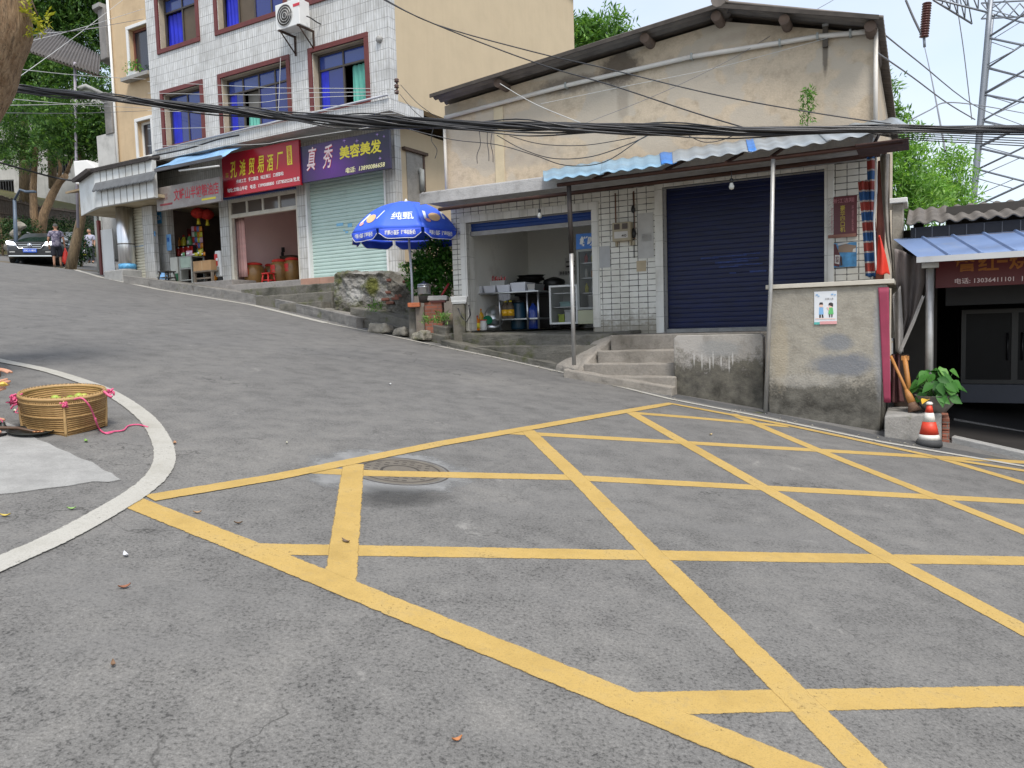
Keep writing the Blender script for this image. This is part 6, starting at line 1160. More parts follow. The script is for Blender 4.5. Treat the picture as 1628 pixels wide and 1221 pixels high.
# ======================= UMBRELLA, STOVE, RUBBLE, ALLEY =======================
U=at(652,420,14.4); ub=at(657,503,14.4); ux,uy=U.x,14.4; rim=at(652,372,14.4).z; top=at(648,321,14.4).z; Rr=(at(737,374,14.4).x-at(562,374,14.4).x)/2
BLU=plain('umbrella_blue',(.04,.125,.72),.55,0,.10,3); BLUd=plain('umbrella_valance_blue',(.025,.08,.62),.55,0,.1,5)
t=thing('parasol','large blue advertising parasol with white lettering on a white pole','umbrella',(ux,uy,ub.z))
hub=V((ux-.03,uy,0))
n=8; a0=math.pi/8+math.pi*1.5
def cano(u,v): # u angle, v 0 top..1 rim
    k=u*n; i=math.floor(k); w=k-i; A=a0+2*math.pi*i/n; B=a0+2*math.pi*(i+1)/n; r=Rr*math.sin(v*1.02)/math.sin(1.02); z=rim+(top-rim)*((math.cos(v*1.02)-math.cos(1.02))/(1-math.cos(1.02)))
    pa=V((math.cos(A)*r,math.sin(A)*r,0)); pb=V((math.cos(B)*r,math.sin(B)*r,0)); q=pa.lerp(pb,w); sag=.015*4*w*(1-w)*v
    return hub+V((q.x,q.y,z-sag))
m=MB(); m.grid(cano,64,14); m.build('canopy',BLU,t,solid=.003)
for i in range(n):
    A=a0+2*math.pi*(i+.03)/n; B=a0+2*math.pi*(i+.97)/n; pa=V((math.cos(A)*Rr,math.sin(A)*Rr,0)); pb=V((math.cos(B)*Rr,math.sin(B)*Rr,0)); out=(pa+pb).normalized()
    ht=lambda u:.17*min(1,.45+3.2*min(u,1-u)) if min(u,1-u)<.17 else .17
    f=lambda u,v:hub+pa.lerp(pb,u)+out*(.01+.02*math.sin(u*12+i)*v)+V((0,0,rim-.012-ht(u)*v))
    m=MB(); m.grid(f,20,4); vl=m.build('valance',BLUd,t,solid=.003)
    m=MB(); m.tube([f(k/20,1)+out*.003 for k in range(21)],.006,5); m.build('trim',WHITEP,vl)
    # lettering follows the flap
    mid=(A+B)/2
    if abs(((mid-1.5*math.pi+math.pi)%(2*math.pi))-math.pi)<1.0:
        g=lambda q:f(.14+q.x*.72,.3+.0*q.y)+out*.006+V((0,0,(q.z-.5)*.085-.02))
        text('lettering','纯甄小蛮腰  好喝的酸奶',WTX,vl,0,1,0,1,0,.02,xform=g)
def onc(ang,v,out=.008):   # point on the canopy
    q=cano((ang-a0)/(2*math.pi)%1,v); c=hub+V((0,0,rim)); return q+(q-c).normalized()*out
CRM=plain('cream_print',(.72,.48,.25),.6,0,.1,9); WPR=plain('white_print',(.72,.78,.85),.6)
def patch(nm,ang,vc,shape,mat,out=.008):
    m=MB(); r0=lambda v:max(.25,math.sin(v*1.02)/math.sin(1.02))
    m.add([onc(ang+du/r0(vc+dv),vc+dv,out) for du,dv in shape],[tuple(range(len(shape)))]); m.build(nm,mat,t)
ell=lambda cx,cy,a,b,rot=0:[(cx+a*math.cos(k*.4189)*math.cos(rot)-b*math.sin(k*.4189)*math.sin(rot),cy+a*math.cos(k*.4189)*math.sin(rot)+b*math.sin(k*.4189)*math.cos(rot)) for k in range(15)]
for ang in(1.5*math.pi-.80,1.5*math.pi+.80):
    s=1 if ang>1.5*math.pi else -1
    patch('bowl_print',ang,.76,ell(0,0,.15,.085,-.3*s)[::-1],CRM,.010); patch('carton_print',ang,.74,[(-.27,.09),(-.22,.10),(-.13,-.09),(-.19,-.1)],WPR,.009); patch('carton_print',ang,.74,[(.17,.05),(.22,.06),(.28,-.10),(.23,-.12)],WPR,.009); patch('fruit_print',ang,.76,ell(-.2,.09,.06,.035)[::-1],PNKP,.012)
g=lambda q:onc(1.5*math.pi+.03+q.x*.46-.23,.84-.17*q.z,.010)
text('lettering','纯甄',WPR,t,0,1,0,1,0,.012,xform=g)
m=MB(); m.tube([(ub.x,uy,ub.z-.05),((ub.x+ux)/2+.01,uy,(ub.z+rim)/2),(hub.x,uy,top-.02)],.022,10); m.build('pole',plain('white_pole',(.62,.63,.68),.4,.1),t); m=MB(); m.lathe([(.05,0),(.045,.02),(.025,.03),(.02,.06),(0,.07)],(hub.x,uy,top-.01),14); m.build('finial',WHITEP,t)
for i in range(n): A=a0+2*math.pi*i/n; m=MB(); m.tube([cano(i/n,.05)+V((0,0,-.02)),cano(i/n,.5)+V((0,0,-.015)),cano(i/n,.98)+V((0,0,-.012))],.006,5); m.build('rib',POLE,t)
# rubble retaining wall
BRKP=plain('exposed_brick_red',(.16,.06,.04),.9,0,.4,9,.5,(.08,.06,.045),3,co='POS')
RUB=conc('rubble_render',(.17,.158,.135),(.035,.032,.024),.75,.4,patch=(.27,.26,.24),co='POS',bump=1.3,stains=[(*LB.p(592,455,-.75),.22,.26,.9,(.10,.105,.012),.9),(*LB.p(562,470,-.75),.28,.2,.55,(.44,.43,.41),1.3),(*LB.p(590,434,-.75),1.0,.12,.8,(.04,.035,.025),1.2),(*LB.p(640,460,-.75),.25,.3,.7,(.06,.05,.04),1.2)])
def lumpy(xs,y0,y1,zb,zt,seed,amp=.06):
    m=MB(); x0,x1=xs; nu,nv=36,14
    def f(u,v):
        x=x0+(x1-x0)*u; 
        if v<.6: w=v/.6; y=y0; z=zb(x)+(zt(x)-zb(x))*w
        else: w=(v-.6)/.4; y=y0+(y1-y0)*w; z=zt(x)
        d=noise.noise(V((x*2.3+seed,z*2.3,y*2)))*amp+noise.noise(V((x*7+seed,z*7,y*5)))*amp*.5
        return V((x,y-d,z+d*.5*(1 if v>.5 else 0)))
    m.grid(f,nu,nv,False); return m
from mathutils import noise
r0=LB.p(530,432,-.75); r1=LB.p(600,430,-.75); r2=LB.p(655,470,-.75)
def ztop(x):
    if x<r1[0]: return r0[1]+(r1[1]-r0[1])*(x-r0[0])/(r1[0]-r0[0])
    w=(x-r1[0])/(r2[0]-r1[0]); return r1[1]+(r2[1]-r1[1])*w**1.6
m=lumpy((r0[0],r2[0]),-.75,.1,lambda x:LB.g(x,-.75)-.1,ztop,3); m.box(r0[0],r0[0]+.02,-.7,.1,1.6,r0[1]-.05); rw=m.build('rubble_wall',RUB,fr=LB,label='crumbling mossy rubble wall beside the steps under the parasol',cat='wall',rough=.12,rs=.16)
rr=random.Random(12)
for k in range(7):
    px=rr.uniform(606,648); py=rr.uniform(445,490); x,z=LB.p(px,py,-.8); m=MB(); m.box(x-.1,x+.1,-.735-rr.uniform(0,.04),-.6,z-.03,z+.03); m.build('exposed_brick',BRKP,rw,bev=.012)
STONE=conc('loose_stone',(.27,.25,.21),(.06,.058,.04),.45,.15,co='POS',bump=.8)
for i,(px,py,rx,ry,rz,ro,lab) in enumerate(((572,500,.42,.22,.10,-.5,'long flat slab stone topping the kerb below the rubble wall'),(620,511,.26,.16,.09,-.3,'pale squared stone beside the long flat slab'),(602,519,.28,.17,.10,-.5,'rounded rough stone nearest the white edge line'),(638,524,.22,.15,.09,-.6,'mid sized rough stone between two others on the kerb'),(667,531,.21,.14,.09,-.6,'oval boulder at the downhill end of the stone row'),(647,500,.15,.12,.13,.2,'dark upright stone at the foot of the parasol pole'))):
    q=G(px,py,.14); z0=gz(q.x,q.y)+.02; rb=random.Random(i+5); m=MB(); ca,sa=math.cos(ro),math.sin(ro)
    pts=[((sx*rx*rb.uniform(.8,1)),(sy*ry*rb.uniform(.8,1)),sz) for sz in(0,1) for sx,sy in((-1,-1),(1,-1),(1,1),(-1,1))]
    vs=[V((q.x+(x*ca-y*sa)*(1 if sz==0 else rb.uniform(.72,.95)),q.y+.15+(x*sa+y*ca)*(1 if sz==0 else .85),z0+(rz*rb.uniform(1.5,2.1) if sz else 0))) for x,y,sz in pts]
    m.hexa(vs[:4],vs[4:]); m.build('boulder',STONE,label=lab,cat='stone',bev=.045,rough=.10,rs=.22)
rr=random.Random(41); m=MB()
KP=[(250,462),(400,487),(520,516),(610,534),(709,555),(785,570),(852,585),(905,597),(1066,637),(1200,662),(1400,704),(1500,716)]
def along(k): 
    u=rr.random()*(len(KP)-1); i=int(u); w=u-i; return KP[i][0]*(1-w)+KP[i+1][0]*w,KP[i][1]*(1-w)+KP[i+1][1]*w
for k in range(260):
    px,py=along(k); q=G(px,py-rr.uniform(1,7)+rr.uniform(0,3)); r=rr.uniform(.006,.022); m.rock((q.x,q.y,gz(q.x,q.y)+r*.3),(r,r*rr.uniform(.7,1.1),r*.6),k,0,rr.uniform(0,3))
m.build('grit',STONE,base=(0,0,0),kind='stuff',label='loose grit and crumbs gathered along the kerb')
# brick stove with steaming pot, basin on a pier
sd=14.2
def SX(px,py): return at(px,py,sd)
t=thing('brick_stove','rough brick cooking stove behind the parasol pole','stove',(SX(690,500).x,sd+.2,gz(SX(690,500).x,sd)))
a,b=SX(668,500).x,SX(703,500).x; zt_=SX(690,478).z; gz0=gz(a,sd)-.1
m=MB(); m.box(a+.08,b,sd,sd+.5,gz0,zt_); m.build('brickwork',BRK,t,bev=.012); m=MB(); m.box(a-.08,a+.079,sd-.05,sd+.3,gz0,zt_-.1); m.build('side_pier',conc('sooty_pier',(.2,.17,.14),(.05,.04,.03),.5,co='POS'),t,bev=.02); m=MB(); m.box(a+.06,b+.1,sd-.03,sd+.5,zt_+.001,zt_+.09); m.build('hob_slab',conc('hob',(.5,.48,.45),(.08,.06,.05),.35,co='POS'),t,bev=.015)
q=SX(674,466); m=MB(); tt=thing('steam_pot','dented aluminium steaming pot on the brick stove','pot',(q.x,sd+.1,q.z)); r_=.12
m.lathe([(0,0),(r_*.95,0),(r_,.01),(r_,.12),(r_*1.06,.125),(r_*1.06,.14),(r_,.145),(r_,.17)],(q.x,sd+.05,q.z-.02),24); m.build('body',INOX,tt); m=MB(); m.lathe([(r_*1.05,.165),(r_*1.0,.185),(r_*.4,.21),(.02,.22),(.02,.24),(0,.245)],(q.x,sd+.05,q.z-.02),24); m.build('lid',INOX,tt); m=MB(); m.lathe([(0,-.16),(.1,-.15),(.11,-.02),(0,-.021)],(q.x,sd+.05,q.z-.02),16); m.build('burner_ring',plain('soot_black',(.03,.025,.02),.9),tt)
q0=SX(697,472); q1=SX(712,450); tt=thing('iron_handle','red painted iron rod leaning up from the stove','rod',q0); m=MB(); m.tube([(q0.x,sd+.1,q0.z-.05),(q1.x,sd+.2,q1.z)],.02,8); m.build('rod',plain('red_iron',(.35,.03,.03),.6),tt); m=MB(); m.box(q0.x-.15,q0.x+.12,sd-.02,sd+.25,q0.z-.1,q0.z-.052); m.build('plate',plain('dark_red_iron',(.12,.03,.025),.7),tt)
sd=13.75; q0=SX(716,474); q1=SX(743,474); zb_=SX(730,483).z; tt=thing('wash_basin','white wash basin on a dark mossy pier by the shop corner','basin',((q0.x+q1.x)/2,sd,zb_)); m=MB(); xm=(q0.x+q1.x)/2; w=(q1.x-q0.x)/2
m.add([(xm+sx*w*k,sd-.02+.17+sy*.2*k,zb_+(.13 if j else 0)) for j,k in((0,.82),(1,1.0)) for sx,sy in((-1,-1),(1,-1),(1,1),(-1,1))]+[(xm+sx*w*.9,sd+.15+sy*.18,zb_+z) for z in(.13,.03) for sx,sy in((-1,-1),(1,-1),(1,1),(-1,1))],[(3,2,1,0)]+[(i,(i+1)%4,4+(i+1)%4,4+i) for i in range(4)]+[(4+i,4+(i+1)%4,8+(i+1)%4,8+i) for i in range(4)]+[(8+i,8+(i+1)%4,12+(i+1)%4,12+i) for i in range(4)]+[(12,13,14,15)]); m.build('bowl',WHITEP,tt,bev=.008)
m=MB(); m.box(xm-.12,xm+.1,sd,sd+.3,gz(xm,sd)-.1,zb_-.002); m.build('pier',conc('mossy_pier',(.17,.155,.13),(.03,.032,.02),.6,.4,co='POS'),tt,bev=.02)
h=[at(745,485,sd-.1),at(748,500,sd-.1),at(742,512,sd-.1),at(735,505,sd-.1),at(728,490,sd-.1)]; m=MB(); m.tube(h,.012,8); tt=m.build('water_hose',CABLEM,label='dark hose looping from the white basin to the shop corner',cat='hose')
q=SX(655,482); m=MB(); m.box(q.x-.12,q.x+.1,14.05,14.25,q.z-.06,q.z+.02); m.build('red_brick',plain('bright_brick',(.45,.14,.06),.8,0,.3,9),label='single bright brick lying on the stones at the parasol foot',cat='brick',bev=.01)
m=MB(); m.box(q.x-.14,q.x+.22,14.25,14.6,gz(q.x,14.4)-.1,q.z-.062); m.build('umbrella_block',RUB,label='rough stone block the parasol pole is stuck into',cat='block',bev=.03)
# small door/window in the beige alley wall
x=XR+.004
# ======================= VEGETATION HELPERS =======================
def leaves(name,mat,parent,blobs,n,size,fr=FW,seed=1,asp=.45,droop=.25,label=None,cat=None,group=None,kind=None,spray=0,hollow=.5):
    """leaf-sized faces spread through ellipsoid clumps; blobs = (centre, radii)"""
    r=np.random.default_rng(seed); off=np.array(OFF[rootof(parent).name]) if parent is not None else None
    vol=np.array([b[1][0]*b[1][1]*b[1][2] for b in blobs])**.67; cnt=np.maximum(1,(n*vol/vol.sum()).astype(int)); P=[];N=[]
    for b,k in zip(blobs,cnt):
        d=r.normal(size=(k,3)); d/=np.linalg.norm(d,axis=1)[:,None]; rad_=r.uniform(hollow,1.08,k)**.7
        P.append(np.array(b[0])+d*rad_[:,None]*np.array(b[1])); N.append(d)
    P=np.concatenate(P);N=np.concatenate(N)
    if spray:   # pinnate sprays: each point grows a row of leaflets
        k=len(P); dirs=N*.7+r.normal(size=(k,3))*.6; dirs[:,2]-=droop; dirs/=np.linalg.norm(dirs,axis=1)[:,None]
        Q=[];D=[]
        side=np.cross(dirs,r.normal(size=(k,3))); side/=np.linalg.norm(side,axis=1)[:,None]
        for j in range(spray):
            for s in(-1,1): Q.append(P+dirs*(size*1.1*j)[...,None] if False else P+dirs*(size*.55*j)); D.append(side*s*.9+dirs*.45)
        P=np.concatenate(Q);Dr=np.concatenate(D)
    else: Dr=N*.6+r.normal(size=N.shape)*.7; Dr[:,2]-=droop
    Dr/=np.linalg.norm(Dr,axis=1)[:,None]; k=len(P)
    W=np.cross(Dr,r.normal(size=(k,3))*.6+np.array([0,0,1])); W/=np.linalg.norm(W,axis=1)[:,None]+1e-9
    L=size*r.uniform(.6,1.25,k)[:,None]; w=L*asp
    vs=np.stack([P,P+Dr*L*.5+W*w*.5,P+Dr*L,P+Dr*L*.5-W*w*.5],1).reshape(-1,3)
    base=off if off is not None else np.array([P[:,0].mean(),P[:,1].mean(),P[:,2].min()])
    me=bpy.data.meshes.new(name); me.vertices.add(4*k); me.vertices.foreach_set('co',(vs-base).astype(np.float32).ravel()); me.loops.add(4*k); me.loops.foreach_set('vertex_index',np.arange(4*k)); me.polygons.add(k); me.polygons.foreach_set('loop_start',np.arange(0,4*k,4)); me.update(); me.validate(); me.materials.append(mat)
    o=bpy.data.objects.new(name,me); COL.objects.link(o)
    if parent is not None: o.parent=parent
    else: o.location=fr.w(*base); o.rotation_euler=(0,0,fr.ang); OFF[o.name]=V(base)
    return tag(o,label,cat,group,kind)
def bark(name,c1,c2,sc=6):
    t=NT(name); c=t.co('Object',(1,1,.22)); n=t.noise(c,sc*2,8,.7,.5); v=t.vor(t.co('Object',(1,1,.3)),sc*2.2,'DISTANCE_TO_EDGE'); cc=t.mix(t.mr(n,.35,.65),c1,c2); w=t.noise(t.co('Object',(1,1,.13)),sc*5,6,.7,.8); cc=t.mix(t.mr(w,.36,.5,.75,0),cc,tuple(x*.3 for x in c1)); t.bump(t.math('ADD',n,t.math('MULTIPLY',w,1.2)),.9,.03); return t.fin(cc,.9)
BARK=bark('brown_bark',(.16,.10,.055),(.33,.22,.12)); BARKG=bark('grey_bark',(.12,.085,.05),(.26,.19,.11))
DG=leafm('locust_leaf',(.02,.058,.014),(.06,.14,.03),(.15,.26,.06),.35); MG=leafm('fresh_leaf',(.04,.11,.02),(.10,.22,.04),(.2,.35,.09),.35); LG=leafm('bamboo_leaf',(.08,.18,.035),(.19,.38,.08),(.34,.52,.17),.45); HG=leafm('hedge_leaf',(.006,.02,.006),(.015,.05,.012),(.04,.1,.02),.15); YG2=leafm('yellowish_leaf',(.22,.26,.02),(.36,.36,.04),(.5,.45,.06),.4)
# ---- far left: bank, fence, hillside house, trees ----
HILLM=conc('hill_soil',(.10,.09,.05),(.03,.04,.015),.5,.6,co='POS')
fA=at(-260,300,38); fB=at(0,346,39); fC=at(70,352,42); fD=at(160,358,48)
m=MB(); Q=[fA,fB,fC,fD]
def hp(u,v):
    k=u*3; i=min(2,int(k)); q=Q[i].lerp(Q[i+1],k-i); return V((q.x-2*v*6,q.y+v*40,q.z+.0+v*9+noise.noise(q*.3+V((0,v*5,0)))*.5*v-.25))
m.grid(hp,30,12); m.build('hill',HILLM,base=(0,0,0),kind='structure')
m=MB()
def bk(u,v):
    k=u*3; i=min(2,int(k)); q=Q[i].lerp(Q[i+1],k-i); z0=gz(q.x+1.5,q.y-2)-.2; return V((q.x+1.0*(1-v),q.y-1.6*(1-v)*(1-v),z0+(q.z-.02-z0)*v))
m.grid(bk,30,6); m.build('bank',HILLM,base=(0,0,0),kind='structure')
FEN=plain('fence_wood',(.085,.062,.045),.85,0,.35,7); 
t=thing('wooden_fence','dark upright slat fence running along the bank above the parked cars','fence',fB)
tops=[at(-260,268,38),at(0,311,39),at(70,327,42),at(160,340,48)]
m=MB(); rr=random.Random(3)
for i in range(3):
    L=(Q[i+1]-Q[i]).length; k=int(L/.13)
    for j in range(k):
        a=Q[i].lerp(Q[i+1],(j+.5)/k); b=tops[i].lerp(tops[i+1],(j+.5)/k); e=(Q[i+1]-Q[i]).normalized()*.052; e.z=0; nrm=V((-e.y,e.x,0)).normalized()*.012; zt_=b.z+rr.uniform(-.05,.05)
        m.hexa([a-e-nrm,a+e-nrm,a+e+nrm,a-e+nrm],[V((p.x,p.y,zt_)) for p in(a-e-nrm,a+e-nrm,a+e+nrm,a-e+nrm)])
m.build('slats',FEN,t); m=MB()
for f in(.2,.85): m.tube([Q[i].lerp(tops[i],f)+V((0,.03,0)) for i in range(4)],.035,6)
m.build('rail',FEN,t)
rr=random.Random(9)
for i,(px,py,d,rx,rz) in enumerate(((2,372,36.5,1.2,.85),(30,360,37,1.1,.6),(60,366,39,1.1,.6),(104,388,39,1.2,1.1),(122,372,41,1.2,1.2),(-40,360,36,1.5,1.3),(88,362,41,1.1,.6),(128,398,34,.6,.7),(138,375,42,1.2,1.2))):
    q=at(px,py,d); t=thing('roadside_shrub',['dark bank shrub at the extreme left below the fence','low dark shrub behind the lamp post','low dark shrub above the parked car roof','dark tall hedge shrub right of the walking person','dark shrub between the slim trunk and corner shop','dark shrub on the bank left of the lamp post','dark shrub beneath the fence above the white car','small dark shrub at the foot of the slim leaning trunk','dark shrub behind the person with the white bag'][i],'shrub',q)
    leaves('foliage',HG,t,[((q.x+rr.uniform(-.3,.3)*rx,q.y+rr.uniform(-.3,.3),q.z+rr.uniform(-.2,.2)),(rx*rr.uniform(.6,1),.5,rz*rr.uniform(.7,1))) for _ in range(4)],1500,.12,seed=i,hollow=.2); m=MB(); m.tube([(q.x,q.y,q.z-rz-.8),(q.x,q.y,q.z+rz*.5)],.05,6); m.build('stems',BARKG,t)
for i,(px,py) in enumerate(((24,371),(33,360),(14,392))): q=at(px,py,35); m=MB(); m.rock(q,(.27,.2,.22),i+40,1); m.build('boulder',STONE,label=['grey stone on the bank by the lamp post foot','pale stone low on the bank above the car','brown stone on the bank left of the car'][i],cat='stone')
# lamp post
q=at(25,398,31.5); tp=at(23,318,31.5); t=thing('street_lamp','slim grey street lamp post leaning over the bank at far left','lamp',q); m=MB(); m.tube([q+V((0,0,-.5)),tp],[.09,.06],8); m.build('post',plain('lamp_grey',(.10,.13,.17),.5,.3),t); m=MB(); e=at(42,305,31); m.tube([tp,(tp+e)/2+V((0,0,.25)),e],[.05,.04,.05],8); m.build('arm',plain('lamp_grey',(.10,.13,.17)),t); m=MB(); m.box(e.x-.05,e.x+.35,e.y-.1,e.y+.1,e.z-.04,e.z+.04); m.build('lamp_head',plain('lamp_grey',(.10,.13,.17)),t,bev=.02)
# hillside house behind the trees
hd=54; a=at(-60,330,hd); b=at(150,330,hd); zt_=at(40,172,hd).z
PALE=plain('grey_white_render',(.42,.41,.38),.9,0,.15,1,.45,(.12,.12,.1),.4,streak=.4)
t=thing('hillside_house','pale grey house half hidden by trees on the hill at far left','building',((a.x+b.x)/2,hd,a.z)); hw=[]
for px,py,w,h in((4,240,1.1,1.3),(44,262,1.0,1.9),(98,262,1.2,1.2),(8,300,1.3,1.2),(70,222,1.1,1.0)): q=at(px,py,hd); hw.append((q.x-w/2,q.x+w/2,q.z-h/2,q.z+h/2))
m=MB(); m.wall(a.x,b.x,a.z-4,zt_,hd,hd+.3,hw); m.build('wall',PALE,t); m=MB(); m.box(a.x-.4,b.x+.4,hd-.7,hd+8,zt_+.001,zt_+.25); m.build('roof',CONC,t); m=MB(); m.box(b.x-.3,b.x,hd+.3,hd+8,a.z-4,zt_); m.box(a.x,b.x-.3,hd+.9,hd+1,a.z-4,zt_); m.build('inner_wall',DKIN,t)
for w in hw:
    m=MB(); m.frame(*w,.07,hd+.05,hd+.12); wi=m.build('window',plain('window_grey',(.25,.25,.24),.6),t); m=MB()
    for k in range(1,7): x=w[0]+(w[1]-w[0])*k/7; m.box(x-.015,x+.015,hd-.03,hd-.005,w[2],w[3])
    m.build('grille',plain('grille_dark',(.07,.07,.07),.6),wi)
# white upper gable on the hill and white tub on the corner roof
q=at(137,165,40); t=thing('white_outhouse','small white gabled outhouse wall on the hill behind the shed roof','building',q); a,b=at(113,185,40),at(162,185,40); m=MB(); m.slab([(a.x,a.z-3),(b.x,a.z-3),(b.x,at(160,150,40).z),(q.x,at(137,138,40).z),(a.x,at(113,146,40).z)],40,43); m.build('wall',plain('white_side_wall',(.5,.49,.46)),t); m=MB(); m.tube([at(110,146,39.9),at(137,137,39.9),at(164,150,39.9)],.12,6); m.build('roof_edge',CONC,t)
A=[at(116,256,25),at(138,254,25),at(152,266,25),at(148,292,25),at(120,293,25)]; t=thing('tapered_tub','white tapered tub, like a balcony underside, beside the corner shop roof','tank',A[4]); m=MB(); m.add([p for p in A]+[V((p.x+.3,p.y+1.1,p.z)) for p in A],[(4,3,2,1,0),(5,6,7,8,9)]+[(i,(i+1)%5,5+(i+1)%5,5+i) for i in range(5)]); m.build('tub_body',WHITEP,t,bev=.03); m=MB(); m.tube([A[4]+V((.3,.5,0)),A[4]+V((.3,.5,-3))],.05,8); m.tube([A[3]+V((-.1,.5,0)),A[3]+V((-.1,.5,-3))],.05,8); m.build('stand',GREY,t)  # white form that reads as a balcony underside, modelled as a tub
a_=at(104,308,25.2); m=MB(); b_=at(133,301,24.6); m.hexa([a_,b_,b_+V((.2,1.4,.3)),a_+V((.2,1.4,.3))],[p+V((0,0,.06)) for p in(a_,b_,b_+V((.2,1.4,.3)),a_+V((.2,1.4,.3)))]); m.build('wooden_eave',plain('eave_wood',(.3,.22,.13),.8,0,.3,4),label='small wooden eave jutting left from the corner shop',cat='eave')
# corrugated shed roof on a thin post
SHM=plain('shed_sheet',(.105,.095,.09),.8,.1,.25,3,.3,(.05,.04,.035))
A,B,C_,D=at(38,78,27),at(75,44,31),at(160,88,28.5),at(158,119,25.5)
t=thing('shed_roof','brown corrugated lean-to roof on a tall thin post behind the ochre house','roof',at(119,350,26.3)); sheet4('corrugated_sheet',SHM,A,D,C_,B,t,fr=FW,nu=160,nv=4,rip=22,amp=.035,solid=.01)
m=MB()
for v in(.1,.5,.9): p,q=A.lerp(B,v),D.lerp(C_,v); m.tube([p+V((0,0,-.12)),q+V((0,0,-.12))],.05,6)
m.build('batten',WOODG,t); m=MB(); m.tube([at(119,99,26.3),at(121,240,26.3),at(124,362,26.3)],.045,8); m.build('post',plain('lilac_post',(.36,.33,.38),.5),t)
# ---- trees left ----
def tree(name,lab,cat,base,limbs,blobs,n,size,mat,bk=BARK,seed=1,spray=5,asp=.4,droop=.35,group=None):
    t=thing(name,lab,cat,base,group=group); m=MB()
    for pts,r0,r1 in limbs: k=len(pts); m.tube(pts,[r0+(r1-r0)*i/(k-1) for i in range(k)],9)
    m.build('trunk',bk,t); leaves('crown',mat,t,blobs,n,size,seed=seed,spray=spray,asp=asp,droop=droop); return t
def blob(px,py,d,r,rz=None): q=at(px,py,d); return ((q.x,q.y,q.z),(r,r*.9,rz or r*.7))
d=38
tree('locust_tree','feathery locust tree with forked pale trunks behind the dark car','tree',at(60,362,d),[([at(62,392,d),at(54,340,d),at(53,300,d),at(55,262,d),at(60,210,d)],.21,.11),([at(62,394,d),at(70,340,d),at(84,308,d),at(94,290,d),at(104,280,d-1)],.23,.14),([at(94,290,d),at(96,265,d),at(90,235,d)],.11,.06),([at(103,281,d),at(112,260,d-1),at(117,235,d-1)],.11,.05)],
 [blob(20,205,d,1.6),blob(55,190,d,1.5),blob(45,228,d,.9),blob(88,225,d-1,.8),blob(105,205,d-1,1.2),blob(2,225,d,1.3),blob(75,165,d+1,1.2),blob(28,252,d-1,.7),blob(112,240,d-1,.6),blob(148,245,d,.6,.7),blob(70,255,d,.6)],1700,.15,DG,seed=2)
d=27
tree('leaning_tree','slim leaning tree trunk at the left edge of the corner shop','tree',at(116,416,d),[([at(110,440,d),at(121,385,d),at(129,350,d),at(132,325,d),at(131,290,d),at(124,240,d),at(118,200,d)],.19,.08)],[blob(140,215,d,1.0),blob(120,190,d,1.1),blob(150,200,d,.8),blob(105,215,d,.9)],900,.16,DG,BARKG,4)
d=46
tree('tall_tree','tall dense dark tree filling the sky above the shed roof','tree',at(80,250,d),[([at(85,300,d),at(80,200,d),at(78,90,d)],.25,.15)],[blob(70,10,d,3.0,2.6),blob(110,35,d,2.6,2.2),blob(135,15,d,2.4),blob(100,-30,d,3.4),blob(140,60,d,2.0),blob(55,55,d,2.2),blob(145,-25,d,2.4),blob(30,20,d,3)],5200,.22,DG,BARKG,6)
d=43
tree('hill_tree','leafy tree on the hill between the shed roof and the locust crown','tree',at(50,260,d),[([at(40,330,d),at(38,200,d),at(36,140,d)],.3,.12)],[blob(25,110,d,1.8),blob(60,135,d,1.7),blob(95,130,d,1.6),blob(140,125,d,1.5),blob(20,150,d,1.9),blob(10,75,d,2.0),blob(75,105,d,1.4),blob(150,160,d,1.2)],3000,.19,DG,BARKG,8)
# near tree at the extreme left, only its trunk edge shows
d=7.0
t=thing('street_tree','thick near street tree trunk with rough bark at the upper left edge','tree',(at(-85,700,d).x,d,gz(at(-85,700,d).x,d)))
cb=(at(-85,700,d).x,d,gz(at(-85,700,d).x,d)-.2)
m=MB(); path=[V(cb),at(-108,400,d),at(-86,190,d),at(-44,100,d),at(-26,40,d),at(-22,-60,d),at(-50,-260,d)]; rs=[.46,.38,.36,.355,.37,.34,.28]
fine=[];fr2=[]
for i in range(len(path)-1):
    for k in range(6): w=k/6; fine.append(path[i].lerp(path[i+1],w)); fr2.append(rs[i]*(1-w)+rs[i+1]*w)
fine.append(path[-1]); fr2.append(rs[-1]); m.tube(fine,fr2,28)
for i,v in enumerate(m.v): m.v[i]=v+V((1,1,0))*.025*noise.noise(V((v.x*5,v.y*5,v.z*1.6)))+V((1,-1,0))*.012*noise.noise(V((v.x*16,v.y*16,v.z*4)))
m.build('trunk',bark('near_bark',(.20,.11,.05),(.42,.29,.17),9),t)
leaves('twig_leaves',YG2,t,[blob(58,18,d,.10),blob(66,35,d,.06),blob(52,42,d,.05)],26,.055,seed=5,spray=3,asp=.4); m=MB(); m.tube([at(30,-60,d),at(48,-5,d),at(60,25,d)],.008,5); m.build('twig',BARKG,t)
